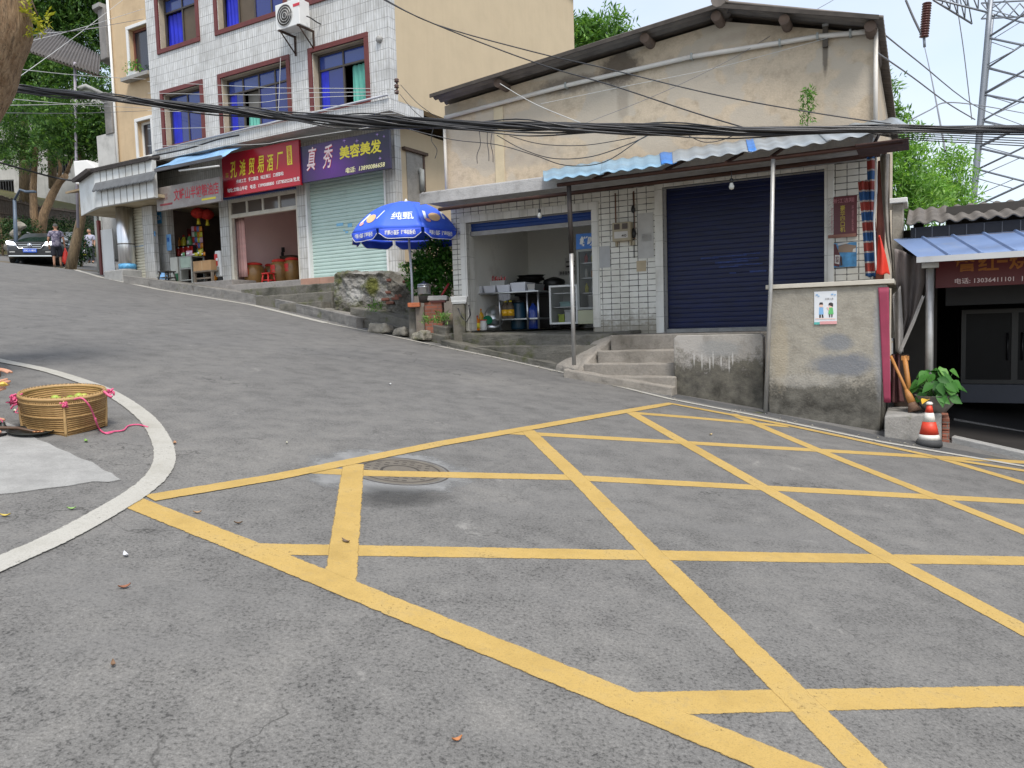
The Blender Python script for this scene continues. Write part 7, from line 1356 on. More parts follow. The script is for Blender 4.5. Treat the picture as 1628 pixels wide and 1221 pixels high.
# ---- alley shrub and weeds ----
d=15.2; t=thing('alley_shrub','bushy green shrub growing in the alley behind the parasol pole','shrub',at(690,470,d)); leaves('foliage',leafm('shrub_leaf',(.02,.08,.012),(.055,.17,.025),(.12,.3,.05)),t,[blob(690,410,d,.36,.3),blob(672,430,d,.3),blob(705,430,d,.32),blob(690,450,d,.4,.3),blob(708,395,d,.25),blob(665,445,d,.22)],900,.09,seed=12,spray=3,asp=.5); m=MB()
for px in(680,690,700): m.tube([at(690,500,d),at(px,450,d),at(px+5,400,d)],.015,5)
m.build('stems',BARKG,t)
def weed(lab,px,py,d,h,w,n,mat,size=.07,seed=1,name='weed',cat='weed'):
    t=thing(name,lab,cat,at(px,py,d)); q=at(px,py,d); m=MB(); m.tube([q,q+V((.01,0,h*.5)),q+V((-.01,0,h))],.006,5); m.build('stem',plain('stem_green',(.06,.15,.03)),t); leaves('leaves',mat,t,[((q.x,q.y,q.z+h*f),(w,w,h*.16)) for f in(.25,.45,.65,.82,.97)],n,size,seed=seed,spray=2,asp=.3)
weed('tall feathery weed sprouting from the awning ledge on the gable',1284,205,11.0,.52,.07,70,MG,.07,3)
weed('small green weed at the foot of the rubble wall',596,492,14.6,.12,.13,40,MG,.07,4); weed('fern weed below the brick stove',702,512,13.3,.14,.12,40,MG,.07,5); weed('pale green weed on the wall top near the parasol pole',645,430,15.6,.12,.12,30,LG,.07,6); weed('small weed in the crack under the basin pier',680,512,13.2,.1,.09,26,MG,.06,7)
t=thing('window_plant','small potted greenery on the ochre house window sill','plant',LB.loc(LB.w(w1[0]+.25,YB-.16,w1[2]-.1)),LB); bx=V((w1[0]+.25,YB-.16,w1[2]-.1)); m=MB(); m.box(bx.x-.18,bx.x+.25,YB-.22,YB-.1,bx.z,bx.z+.13); m.build('planter',WHITEP,t); leaves('foliage',leafG,t,[((bx.x-.1,bx.y,bx.z+.3),(.18,.12,.2)),((bx.x+.2,bx.y,bx.z+.25),(.15,.12,.15))],110,.1,fr=LB,seed=4)
# ---- bamboo and light trees behind the roofs on the right ----
def bam(lab,px,py0,d,bl,n,seed,mat=LG,size=.30):
    t=thing('bamboo_clump',lab,'bamboo',at(px,py0,d)); m=MB(); rr=random.Random(seed)
    for b in bl:
        q=V(b[0]); g0=at(px,py0,d); m.tube([V((g0.x+rr.uniform(-.6,.6),g0.y+rr.uniform(-.4,.4),g0.z-2)),g0.lerp(q,.5)+V((0,0,.4)),q+V((rr.uniform(-.2,.2),0,b[1][2]*.6))],[.04,.03,.01],6)
    m.build('culms',plain('culm_green',(.12,.22,.05),.6),t); leaves('foliage',mat,t,bl,n,size,seed=seed,spray=4,asp=.24,droop=.5,hollow=.25)
d=27; bam('bright bamboo clump just right of the awning end',1440,330,d,[blob(1430,255,d,.9,.7),blob(1450,290,d,1.0,.6),blob(1425,310,d,1.0,.7),blob(1465,320,d,.9,.6),blob(1425,230,d,.6,.5),blob(1445,225,d,.35,.45)],800,21,size=.26)
bam('pale bamboo clump against the left leg of the pylon',1505,330,d+3,[blob(1508,265,d+3,.8,.6),blob(1495,295,d+3,.9,.6),blob(1522,310,d+3,.9,.6),blob(1500,325,d+3,1.0,.5),blob(1515,245,d+3,.5,.5),blob(1475,300,d+3,.6,.5)],560,22,size=.26)
d=31; bam('feathery bamboo top showing between tall beige wall and gable roof',940,100,d,[blob(925,55,d,.7,.5),blob(965,45,d,.75,.55),blob(945,70,d,.8,.4),blob(912,50,d,.5,.5)],560,23,MG)
bam('thin feathery sprig beside the gable corner downpipe',1405,200,30,[blob(1405,132,30,.35,.25),blob(1418,186,30,.5,.3),blob(1402,192,30,.4,.3)],170,24,MG)
leafs=at(1622,72,12); 
# ======================= PYLON =======================
PYM=plain('galvanised_steel',(.24,.26,.29),.5,.4,.12,3)
pd=62; t=thing('electricity_pylon','tall grey lattice electricity pylon on the right skyline','pylon',at(1640,420,pd))
def pl(y,px): return at(px,y,pd)
legL=lambda y: 1558+(y-30)*(1541-1575)/(340-0)*1.0+16 if False else 1575-(y)*(1575-1545)/340
legR=lambda y: 1575+165+(y)*.12
lv=[-30,60,150,235,330,440]
m=MB()
def bar2(m,a,b,r): m.tube([a,b],r,5)
F0=[pl(y,legL(y)) for y in lv]; wdt=[(at(legR(y),y,pd)-at(legL(y),y,pd)).length for y in lv]
C4=[]
for q,w in zip(F0,wdt):
    bk_=(q-CAM); bk_.z=0; bk_=bk_.normalized()*w; ac=V((bk_.y,-bk_.x,0)); C4.append([q,q+ac,q+ac+bk_,q+bk_])
for k in range(4): m.tube([c[k] for c in C4],.23,4)
m.build('leg',PYM,t); m=MB()
for i in range(len(lv)-1):
    for k in range(4):
        k2=(k+1)%4; A0,A1,B0,B1=C4[i][k],C4[i][k2],C4[i+1][k],C4[i+1][k2]; bar2(m,A0,B1,.09); bar2(m,A1,B0,.09)
        mA,mB=A0.lerp(B0,.5),A1.lerp(B1,.5); c=(A0+A1+B0+B1)/4; bar2(m,mA,A0.lerp(B1,.25),.04); bar2(m,mB,A1.lerp(B0,.25),.04); bar2(m,mA,A0.lerp(B1,.25)*0+B0.lerp(A1,.25),.04); bar2(m,mB,B1.lerp(A0,.25),.04)
m.build('lattice',PYM,t); m=MB()
tip=pl(-2,1486); b0=pl(-40,1575); b1=pl(20,1572); 
for o in(0,2.2):
    e=V((0,o,0)); bar2(m,b0+e,tip+e*.1,.08); bar2(m,b1+e,tip+e*.1,.08); prev=b1+e
    for k in range(1,5): q0=b0.lerp(tip,k/5)+e*(1-k/5); q1=b1.lerp(tip,k/5)+e*(1-k/5); bar2(m,q0,q1,.05); bar2(m,prev,q0,.05); prev=q1
for y in(5,30): 
    A=pl(y,1560); bar2(m,A,A+V((16,0,.4)),.07)
    for k in range(7): q=A+V((2*k,0,0)); bar2(m,q,q+V((1,0,-1.1 if y==5 else 1.1)),.05); bar2(m,q+V((1,0,-1.1 if y==5 else 1.1)),q+V((2,0,0)),.05)
m.build('cross_arm',PYM,t)
q=at(1473,3,pd); t=thing('insulator_string','rust brown ribbed insulator string hanging from the pylon arm','insulator',at(1469,62,pd)); m=MB(); a=at(1474,4,pd); b=at(1469,60,pd); k=14; prof=[]
for i in range(k):
    for f,r in((0,.12),(.3,.33),(.55,.36),(.8,.14)): w=(i+f)/k; prof.append((a.lerp(b,w),r))
m.tube([p for p,r in prof],[r for p,r in prof],10); m.build('discs',plain('insulator_brown',(.12,.045,.04),.35),t); m=MB(); m.tube([b,at(1470,75,pd)],.1,6); m.build('clamp',PYM,t)
# ======================= OVERHEAD CABLES =======================
mainp=[(-260,118,8.0),(0,141,8.4),(90,148,8.8),(180,158,9.2),(300,171,9.4),(420,184,9.5),(520,192,9.5),(640,198,9.5),(780,203,9.4),(900,206,9.3),(1040,209,9.1),(1200,210,8.8),(1400,208,8.5),(1628,207,8.3),(1900,204,8.2)]
def spl(pix,sub=6):
    P=[at(*q) for q in pix]; out=[]
    for i in range(len(P)-1):
        a,b,c,e=P[max(i-1,0)],P[i],P[i+1],P[min(i+2,len(P)-1)]
        for k in range(sub):
            w=k/sub; out.append(.5*((2*b)+(c-a)*w+(2*a-5*b+4*c-e)*w*w+(3*b-a-3*c+e)*w**3))
    out.append(P[-1]); return out
rr=random.Random(31)
for k in range(17):
    ph=rr.uniform(0,6.28); f1=rr.uniform(.7,1.6); am=rr.uniform(.012,.05); zb=rr.uniform(-.055,.055); 
    C0=spl(mainp); n=len(C0); out=[]
    for i,q in enumerate(C0):
        s=i/n; sp=.55+.6*math.exp(-((s-.5)/.18)**2)+.35*math.exp(-((s-.72)/.1)**2); ang=ph+s*34*f1
        out.append(q+V((0,math.cos(ang)*am,zb*sp*1.15+math.sin(ang)*am*.8*sp)))
    m=MB(); m.tube(out,rr.choice([.009,.011,.014,.017]),6,False); m.build('overhead_cable',CABLEM,label='one of the thick black cables twisted together in the bundle across the street',cat='cable',group='black cables bundled across the street')
def wire(lab,pix,r=.005,mat=None,name='overhead_wire',group=None):
    m=MB(); m.tube(spl(pix,5),r,5,False); return m.build(name,mat or CABLEM,label=lab,cat='wire',group=group)
wire('upper of two black wires sweeping from the tiled block past the gable peak',[(600,-8,12),(690,38,11.8),(850,83,11.5),(960,108,11.2),(1120,147,10.8),(1250,172,10.4),(1400,195,10),(1500,204,9.6)],.009); wire('lower of two black wires sweeping from the tiled block across the gable',[(600,-6,12),(660,25,11.8),(760,66,11.5),(870,106,11.2),(970,135,10.9),(1100,178,10.4),(1180,202,10)],.009)
wire('slack black wire looping low over the awning from the bundle',[(640,203,12),(720,222,12),(790,230,12),(850,247,11.9),(900,263,11.6),(960,258,11.2),(1020,220,10.6),(1040,212,10)],.007); wire('second slack black wire dipping beside the first above the awning',[(790,215,12),(830,237,12),(880,252,11.7),(940,249,11.2),(1000,229,10.6),(1035,213,10)],.007); wire('shallow black wire sagging just below the bundle at the gable',[(810,216,11.8),(860,229,11.6),(930,231,11.2),(1010,218,10.4)],.006)
wire('short black wire drooping from the bundle right of the awning',[(1095,216,10),(1120,226,10),(1150,222,10),(1180,208,9.8)],.006); wire('black wire from the bundle to the alley corner bracket',[(637,135,15),(665,165,14),(697,188,13.6)],.006)
wire('black wire trailing to the shrub side bracket on the beige wall',[(636,150,15),(660,178,14.5),(690,200,14)],.006)
PW=plain('pale_wire',(.5,.5,.48),.5); GW=plain('grey_wire',(.16,.16,.17),.5)
for i,(a,b) in enumerate((((45,52),(170,42)),((40,66),(228,14)),((20,128),(195,0)),((25,108),(232,126)),((10,155),(240,172)),((8,166),(240,158)),((12,178),(236,176)),((50,55),(228,30)))):
    wire(['pale wire running left from the ochre house top corner','pale wire rising to the tiled block upper edge','steep pale wire crossing from the near trunk up to the right','pale wire level with the shed roof post','lowest pale wire leaving the near trunk','pale wire just under the black bundle at far left','grey wire below the bundle at far left','pale wire between the shed roof and the tiled block'][i],[(a[0]-60,a[1]+(a[1]-b[1])*60/(b[0]-a[0]),9),((a[0]+b[0])/2,(a[1]+b[1])/2+3,15),(b[0],b[1],21)],.0055,PW if i<6 else GW)
for i,(y0,y1,y2) in enumerate(((130,140,141),(148,148,146),(164,157,150),(168,170,166),(176,179,170),(205,190,180),(232,222,196))):
    wire('thin pale wire crossing the middle floor windows of the tiled block',[(235,y0,20),(400,(y0+y1)/2+3,17),(460,y1,16.5),(630,y2,15.5)],.006,PW,group='thin pale wires before the middle windows')
wire('thin pale wire hanging straight down the central window',[(446,92,17),(444,150,17),(442,182,17)],.006,PW)
wire('long thin wire sloping across the upper right of the gable',[(1325,0,11.5),(1240,48,11.6),(1170,90,11.7),(1090,130,11.8),(1010,165,11.9),(880,215,12)],.004,GW); wire('fine wire following the white pipe across the gable',[(1384,40,11.2),(1310,62,11.2),(1200,92,11.6),(1120,112,11.9),(980,140,12.3),(860,165,12.8)],.004,PW)
wire('pale wire from the gable purlin down to the bundle',[(795,133,12.4),(850,165,11.8),(925,196,11)],.006,PW)
wire('wavy white wire down the right of the gable wall',[(1338,62,11.2),(1345,85,11.2),(1355,105,11.2),(1362,125,11.2),(1375,138,11.2),(1380,160,11.2)],.007,PW)
wire('power line dropping from the insulator to the distance',[(1470,75,62),(1478,110,45),(1490,170,30),(1503,240,22)],.03,GW); wire('power line from the top edge to the insulator',[(1440,0,62),(1452,28,62),(1465,55,62)],.09,GW); wire('thin vertical power line left of the pylon',[(1520,0,80),(1532,80,80),(1545,190,80)],.05,GW)
wire('wire from the gable roof corner to the pylon foot',[(1398,48,11),(1460,98,14),(1550,168,20),(1628,200,26)],.012,GW); wire('wire from the gable corner pipe down to the bundle at right',[(1392,82,11),(1450,122,13),(1505,163,15),(1550,190,16)],.012,GW); wire('wire rising from the bundle to a junction before the pylon',[(1445,192,12),(1480,174,14),(1505,163,15),(1560,168,18),(1628,180,22)],.012,GW)
for i in range(4): wire('thin black cable strand splitting off below the bundle toward the right edge',[(1380,211,8.6),(1450,213+i*3,8.5),(1628,220+i*4,8.3),(1800,226+i*6,8.2)],.006,group='thin strands below the main bundle')
wire('black cable crossing in front of the fence at far left',[(-30,250,24),(40,270,25),(90,283,26),(135,290,26)],.03); wire('black cable draped under the tiled block ledge above the grain shop',[(242,248,19),(300,236,18.6),(345,222,18.2),(380,215,18)],.02)
# tangled ties hanging from the bundle
for i,(px,py) in enumerate(((775,212),(783,214),(762,216),(690,208))):
    wire('little tangle of loose black wire ends hanging under the bundle',[(px,py-8,11),(px+rr.uniform(-6,6),py+14,11),(px+rr.uniform(-4,8),py+30,11),(px+rr.uniform(-4,4),py+44,11)],.005,group='loose wire ends under the bundle')
t=thing('cable_bracket','black iron cable bracket on the edge of the beige side wall','bracket',at(632,150,16.4)); 
m=MB(); a,b=at(631,127,16.4),at(631,150,16.4); m.tube([a,b],.02,6); m.build('bar',BLK,t); m=MB()
for f in(.1,.5,.9): q=a.lerp(b,f); m.lathe([(.03,-.04),(.055,-.02),(.04,0),(.055,.02),(.03,.04)],q+V((0,-.05,0)),10)
m.build('insulators',plain('brown_porcelain',(.08,.04,.03),.3),t)
# ======================= CAR =======================
def carbuild(name,lab,cat,loc,rz,col,Wd,Hh,Ln=4.5,front=True,plate=True):
    fr=Fr(O=(loc.x,loc.y,0)); fr.ang=rz; fr.ux=V((math.cos(rz),math.sin(rz),0)); fr.uy=V((-math.sin(rz),math.cos(rz),0))
    t=thing(name,lab,cat,(0,0,loc.z),fr); z0=loc.z; h=Wd/2; s=Hh/1.62
    PT=plain(name+'_paint_%d'%int(col[0]*1000),col,.28,.35,.05,2); PTm=PT
    # body loft: (y, halfwidth, zlow, zshoulder, ztop)
    secs=[(0,.74,.36,.62,.72),(.05,.86,.30,.74,.86),(.25,.95,.26,.84,.97),(.9,.99,.25,.93,1.04),(1.25,1.0,.25,.97,1.07),(2.4,1.0,.25,1.0,1.08),(3.6,.99,.27,1.02,1.1),(4.2,.95,.32,1.02,1.1),(4.5,.86,.42,.95,1.0)]
    m=MB(); vs=[]; k=len(secs)
    for y,w,zl,zs,zt in secs:
        w*=h; ring=[(-w*.9,zl),(-w*.985,zl+.1),(-w,(zl+zs)/2),(-w*.97,zs),(-w*.86,zt-.02),(-w*.45,zt),(0,zt+.012),(w*.45,zt),(w*.86,zt-.02),(w*.97,zs),(w,(zl+zs)/2),(w*.985,zl+.1),(w*.9,zl)]
        vs+=[V((x,y,z0+z*s)) for x,z in ring]
    r=13; fs=[(i*r+j,i*r+j+1,(i+1)*r+j+1,(i+1)*r+j) for i in range(k-1) for j in range(r-1)]; fs+=[tuple(range(r))[::-1],tuple((k-1)*r+j for j in range(r))]+[(i*r+r-1,i*r,(i+1)*r,(i+1)*r+r-1) for i in range(k-1)]
    m.add(vs,fs,True); m.build('body',PT,t)
    # cabin
    cs=[(1.15,.84,1.06,1.08),(1.95,.74,1.06,1.55),(2.3,.72,1.06,1.61),(3.4,.71,1.07,1.60),(4.1,.68,1.08,1.50),(4.42,.76,1.06,1.08)]
    m=MB(); vs=[]
    for y,w,zl,zt in cs: w*=h; wb=h*.88; vs+=[V((-wb,y,z0+zl*s)),V((-w*1.02,y,z0+(zl+(zt-zl)*.85)*s)),V((-w*.86,y,z0+zt*s)),V((0,y,z0+(zt+.015)*s)),V((w*.86,y,z0+zt*s)),V((w*1.02,y,z0+(zl+(zt-zl)*.85)*s)),V((wb,y,z0+zl*s))]
    r=7; m.add(vs,[(i*r+j,i*r+j+1,(i+1)*r+j+1,(i+1)*r+j) for i in range(len(cs)-1) for j in range(r-1)],True); m.build('cabin',PT,t)
    GLS=glassm('car_glass',(.015,.025,.025),.05)
    a,b=cs[0],cs[1]; f=lambda u,v:V(((-.80+1.6*u)*h*(1-v*.14),a[0]+.02+(b[0]-a[0])*v-.018-.05*(1-(2*u-1)**2),z0+(a[2]+.03+(b[3]-a[2]-.06)*v)*s)); m=MB(); m.grid(f,10,4); m.build('windscreen',GLS,t)
    for sx in(-1,1):
        m=MB(); m.add([(sx*h*.895,1.4,z0+1.12*s),(sx*h*.895,4.0,z0+1.13*s),(sx*h*.785,3.7,z0+1.46*s),(sx*h*.79,2.0,z0+1.46*s)],[(0,1,2,3)]); m.build('side_window',GLS,t)
        m=MB(); m.box(sx*h*.98,sx*(h*.98+.2),1.42,1.54,z0+1.08*s,z0+1.22*s); m.build('mirror',PT,t,bev=.03)
        m=MB(); m.tube([(sx*h*.62,2.1,z0+1.63*s),(sx*h*.62,3.9,z0+1.62*s)],.025,6); m.build('roof_rail',POLE,t)
        for yy in(.92,3.55):
            c=V((sx*(h-.12),yy,z0+.345)); m=MB(); m.lathe([(.2,-.11),(.33,-.11),(.345,-.07),(.345,.07),(.33,.11),(.2,.11)],(0,0,0),28); m.v=[V((c.x+q.z,c.y+q.x,c.z+q.y)) for q in m.v]; w=m.build('wheel',plain('tyre',(.012,.012,.012),.8),t); m=MB(); m.lathe([(0,.06),(.1,.07),(.2,.09),(.205,.1)],(0,0,0),20); m.v=[V((c.x+sx*q.z,c.y+q.x,c.z+q.y)) for q in m.v]; m.build('rim',POLE,w)
        if front:
            m=MB(); m.add([(sx*h*.50,.02,z0+.80*s),(sx*h*.86,.06,z0+.83*s),(sx*h*.965,.28,z0+.93*s),(sx*h*.93,.30,z0+1.0*s),(sx*h*.62,.03,z0+.93*s)],[(0,1,2,3,4)]); m.v=[q+V((0,-.03,0)) for q in m.v]; m.build('headlight',HEADL,t,solid=.03)
            m=MB(); m.box(sx*h*.58,sx*h*.78,-.02,.03,z0+.47*s,z0+.52*s); m.build('fog_light',POLE,t)
    if front:
        m=MB(); m.slab([(-h*.42,z0+.66*s),(h*.42,z0+.66*s),(h*.55,z0+.86*s),(-h*.55,z0+.86*s)],-.03,.02); m.build('grille',BLK,t)
        CHR=glassm('chrome',(.75,.75,.76),.12,1); m=MB(); m.tube([(-h*.60,-.035,z0+.88*s),(-h*.42,-.035,z0+.64*s),(h*.42,-.035,z0+.64*s),(h*.60,-.035,z0+.88*s)],.022,6); m.build('grille_trim',CHR,t); m=MB(); m.lathe([(0,0),(.085,.005),(.09,.02),(0,.03)],(0,0,0),20); m.v=[V((q.x,-.04-q.z,z0+.78*s+q.y)) for q in m.v]; m.build('badge',CHR,t)
        for j in(.72,.8): m=MB(); m.box(-h*.44,h*.44,-.038,-.031,z0+j*s,z0+(j+.015)*s); m.build('grille_bar',CHR,t)
        m=MB(); m.box(-h*.82,h*.82,-.03,.1,z0+.30*s,z0+.34*s); m.build('bumper_trim',CHR,t); m=MB(); m.box(-h*.8,h*.8,-.01,.09,z0+.36*s,z0+.56*s); m.build('lower_grille',BLK,t)
    if plate:
        m=MB(); m.box(-.24,.24,-.06,-.045,z0+.47*s,z0+.63*s); p=m.build('number_plate',plain('plate_blue_car',(.02,.10,.55),.4),t); text('characters','川C·11815',WTX,p,-.21,.21,z0+.50*s,z0+.60*s,-.064,.02)
    return t
HEADL=emis('headlight_glow',(.9,.95,1),3.2)
q=at(47,418,31); q.z=at(47,418.5,31).z; q.x=(at(13,418,31).x+at(86,418,31).x)/2
carbuild('parked_car','dark grey suv facing downhill with both headlights lit at far left','car',q,rad(0+26-8),(.045,.046,.046),1.84,1.46)
q=at(80,414,38); q.z=gz(q.x,q.y); carbuild('white_car','white car mostly hidden behind the dark grey suv and the walking person','car',q,rad(15),(.55,.56,.57),1.8,1.6,front=False,plate=False)
# ======================= PEOPLE =======================
SKIN=plain('skin',(.40,.21,.13),.55,0,.1,12,co='Object'); HAIRD=plain('grey_hair',(.10,.095,.09),.8,0,.3,30,co='Object')
def skinmesh(name,chains,mat,parent,root=0,sub=2):
    """chains: list of (points, radii); the first point of a chain may join an existing point"""
    off=OFF[rootof(parent).name]; vs=[];es=[];rs=[];roots=[]
    def find(q):
        for i,p in enumerate(vs):
            if (p-q).length<1e-4: return i
    for pts,rad__ in chains:
        prev=None
        for q,r in zip(pts,rad__):
            q=V(q); i=find(q)
            if i is None:
                vs.append(q); rs.append(r); i=len(vs)-1
                if prev is None: roots.append(i)
            if prev is not None: es.append((prev,i))
            prev=i
    me=bpy.data.meshes.new(name); me.from_pydata([q-off for q in vs],es,[]); o=bpy.data.objects.new(name,me); COL.objects.link(o); o.parent=parent; me.materials.append(mat)
    md=o.modifiers.new('skin','SKIN'); md.use_smooth_shade=True
    if not me.skin_vertices: bpy.context.view_layer.objects.active=o
    sv=me.skin_vertices[0].data
    for i,r in enumerate(rs): sv[i].radius=(r,r) if not isinstance(r,tuple) else r; sv[i].use_root=i in roots
    md=o.modifiers.new('sub','SUBSURF'); md.levels=sub; md.render_levels=sub
    return o
def headmesh(parent,c,R_,face,mat,hair,hairn,up=V((0,0,1)),bald=False):
    f=face.normalized(); s=f.cross(up).normalized(); u=s.cross(f).normalized(); P=lambda a,b,d:c+s*a*R_+f*b*R_+u*d*R_
    def sph(ra,rb,rc,cc,n=18,k=12,cond=None):
        m=MB(); m.grid(lambda x,y:(lambda th,ph:P(cc[0]+ra*math.sin(ph)*math.cos(th),cc[1]+rb*math.sin(ph)*math.sin(th)*(1 if cc[1]==0 else 1),cc[2]-rc*math.cos(ph)))(2*math.pi*x,math.pi*y),n,k); return m
    m=sph(.78,.92,1.12,(0,0,0)); 
    m.add([P(-.12,.85,.0),P(.12,.85,.0),P(.16,1.0,-.28),P(-.16,1.0,-.28),P(0,.86,.2),P(0,1.14,-.24)],[(4,0,3,5),(1,4,5,2),(3,2,5)],True); h=m.build('head',mat,parent)
    for sx in(-1,1):
        m=sph(.10,.05,.06,(sx*.30,.84,.06),8,6); m.build('eye',HAIRD,h); m=sph(.07,.16,.24,(sx*.80,-.02,-.05),8,6); m.build('ear',mat,h)
    m=sph(.26,.06,.05,(0,.86,-.52),8,6); m.build('mouth',plain('lip',(.3,.1,.09),.6),h)
    m=MB(); m.grid(lambda x,y:(lambda th,ph:P(.86*math.sin(ph)*math.cos(th),-.10+.96*math.sin(ph)*math.sin(th),.10+1.10*math.cos(ph)))(2*math.pi*x,y*(1.15+.65*max(0,-math.sin(2*math.pi*x)))),24,8); m.build(hairn,hair,parent)
def P3(fr,x,y,z): return V((x,y,z))
# walking person seen from behind
pd_=29.0; f0=at(92,424,pd_); k=.92
fr=Fr(O=(f0.x,f0.y,0)); rz=rad(26); fr.ang=rz; fr.ux=V((math.cos(rz),math.sin(rz),0)); fr.uy=V((-math.sin(rz),math.cos(rz),0)); g=f0.z
t=thing('person','person walking uphill in a mottled purple grey shirt and dark shorts','person',(0,0,g),fr)
S=lambda x,y,z:V((x*k,y*k,g+z*k))
skinmesh('body',[([S(0,0,.90),S(0,.0,1.05),S(0,.02,1.22),S(0,.04,1.38),S(0,.07,1.47),S(0,.10,1.55)],[.14*k,.135*k,.15*k,.13*k,.055*k,.06*k]),([S(0,0,.90),S(-.10,0,.84),S(-.11,-.03,.48),S(-.11,-.10,.08),S(-.11,.04,.035),S(-.11,.12,.03)],[.14*k,.095*k,.06*k,.04*k,.042*k,.03*k]),([S(0,0,.90),S(.10,0,.84),S(.11,.08,.48),S(.11,.06,.08),S(.11,.18,.035),S(.11,.26,.03)],[.14*k,.095*k,.06*k,.04*k,.042*k,.03*k]),([S(0,.04,1.38),S(-.19,.03,1.36),S(-.27,.0,1.10),S(-.26,.10,.88),S(-.255,.12,.80)],[.13*k,.06*k,.045*k,.032*k,.03*k]),([S(0,.04,1.38),S(.19,.03,1.36),S(.27,-.02,1.10),S(.29,.04,.86),S(.29,.05,.78)],[.13*k,.06*k,.045*k,.032*k,.03*k])],SKIN,t)
headmesh(t,S(0,.11,1.62),.105*k,V((0,1,-.1)),SKIN,HAIRD,'hair')
SHIRT=NT('mottled_shirt'); _c=SHIRT.co('Object'); SHIRT=SHIRT.fin(SHIRT.ramp(SHIRT.noise(_c,9,4,.6,1),[(.38,(.045,.04,.085)),(.5,(.16,.14,.2)),(.62,(.33,.30,.36))]),.8)
skinmesh('shirt',[([S(0,-.005,.76),S(0,-.005,.88),S(0,-.005,1.0),S(0,.01,1.22),S(0,.035,1.36),S(0,.05,1.43)],[.19*k,.19*k,.185*k,.19*k,.165*k,.08*k]),([S(0,.035,1.36),S(-.18,.03,1.36),S(-.245,.01,1.17)],[.16*k,.09*k,.085*k]),([S(0,.035,1.36),S(.18,.03,1.36),S(.245,-.005,1.17)],[.16*k,.09*k,.085*k])],SHIRT,t)
skinmesh('shorts',[([S(0,0,.92),S(0,0,.84)],[.17*k,.165*k]),([S(0,0,.84),S(-.10,-.01,.74),S(-.11,-.02,.50),S(-.11,-.03,.40)],[.165*k,.12*k,.11*k,.105*k]),([S(0,0,.84),S(.10,.02,.74),S(.11,.06,.50),S(.11,.07,.40)],[.165*k,.12*k,.11*k,.105*k])],plain('navy_shorts',(.012,.012,.02),.8,co='Object'),t)
for sx,yy in((-1,0),(1,.14)):
    m=MB(); m.box(sx*.11*k-.05,sx*.11*k+.05,yy*k-.13,yy*k+.15,g-.01,g+.02); m.build('sandal',BRN,t,bev=.01)
for sx,hx,hy,hz in((-1,-.255,.12,.80),(1,.29,.05,.78)):
    skinmesh('fingers',[([S(hx+.012*j,hy,hz),S(hx+.013*j,hy+.02,hz-.05),S(hx+.010*j,hy+.035,hz-.09)],[.012,.010,.008]) for j in(-1.5,-.5,.5,1.5)]+[([S(hx,hy+.01,hz+.01),S(hx-sx*.03,hy+.04,hz-.02),S(hx-sx*.03,hy+.05,hz-.05)],[.012,.011,.009])],SKIN,t,sub=1)
tb=thing('shopping_bag','red plastic bag hanging from the walking person\'s hand','bag',(.3*k,.03*k,g+.1*k),fr); m=MB()
m.lathe([(.0,.08),(.09,.10),(.15,.2),(.14,.34),(.10,.5),(.05,.62),(.02,.70)],S(.30,.05,0)-V((0,0,.0)),14,sx=.85,sy=.5); m.build('sack',plain('red_bag',(.62,.03,.015),.4,0,.2,14),tb); m=MB(); m.tube([S(.28,.05,.68),S(.285,.05,.76),S(.31,.05,.68)],.012,6); m.build('handles',plain('red_bag',(.62,.03,.015)),tb)
# second person half hidden by the corner shop
pd_=38; f0=at(146,423,pd_); f0.z=gz(f0.x,f0.y); g=f0.z; fr=Fr(O=(f0.x,f0.y,0)); t=thing('person','person in a pale top half hidden by the corner shop jamb','person',(0,0,g),fr); k=.98
skinmesh('body',[([S(0,0,.88),S(0,0,1.1),S(0,-.01,1.32),S(0,-.02,1.42),S(-.01,-.03,1.5)],[.13,.13,.13,.055,.06]),([S(0,0,.88),S(-.1,0,.82),S(-.1,0,.45),S(-.1,0,.07),S(-.1,-.12,.03)],[.13,.09,.06,.04,.03]),([S(0,0,.88),S(.1,0,.82),S(.1,0,.45),S(.1,0,.07),S(.1,-.12,.03)],[.13,.09,.06,.04,.03]),([S(0,-.01,1.32),S(-.18,-.01,1.3),S(-.24,-.02,1.04),S(-.25,-.1,.80)],[.13,.055,.042,.03]),([S(0,-.01,1.32),S(.18,-.01,1.3),S(.23,0,1.04),S(.24,-.08,.82)],[.13,.055,.042,.03])],SKIN,t)
headmesh(t,S(-.01,-.04,1.58),.10,V((-.3,-1,0)),SKIN,HAIRD,'hair')
skinmesh('shirt',[([S(0,0,.74),S(0,0,.88),S(0,0,1.15),S(0,0,1.36),S(0,-.01,1.42)],[.17,.17,.175,.155,.07]),([S(0,0,1.36),S(-.18,-.01,1.31),S(-.23,-.02,1.1)],[.13,.085,.075]),([S(0,0,1.36),S(.18,-.01,1.31),S(.22,0,1.1)],[.13,.085,.075])],plain('pale_lilac_shirt',(.36,.36,.45),.8,co='Object'),t)
skinmesh('trousers',[([S(0,0,.92),S(0,0,.82)],[.15,.14]),([S(0,0,.82),S(-.1,0,.75),S(-.1,0,.4),S(-.1,0,.1)],[.14,.1,.075,.06]),([S(0,0,.82),S(.1,0,.75),S(.1,0,.4),S(.1,0,.1)],[.14,.1,.075,.06])],plain('dark_trousers',(.02,.02,.03),.8,co='Object'),t)
skinmesh('fingers',[([S(-.25+.012*j,-.1,.80),S(-.25+.012*j,-.12,.75),S(-.25+.01*j,-.12,.71)],[.012,.010,.008]) for j in(-1.5,-.5,.5,1.5)]+[([S(-.25,-.1,.81),S(-.22,-.13,.78),S(-.22,-.14,.75)],[.012,.011,.009])],SKIN,t,sub=1)
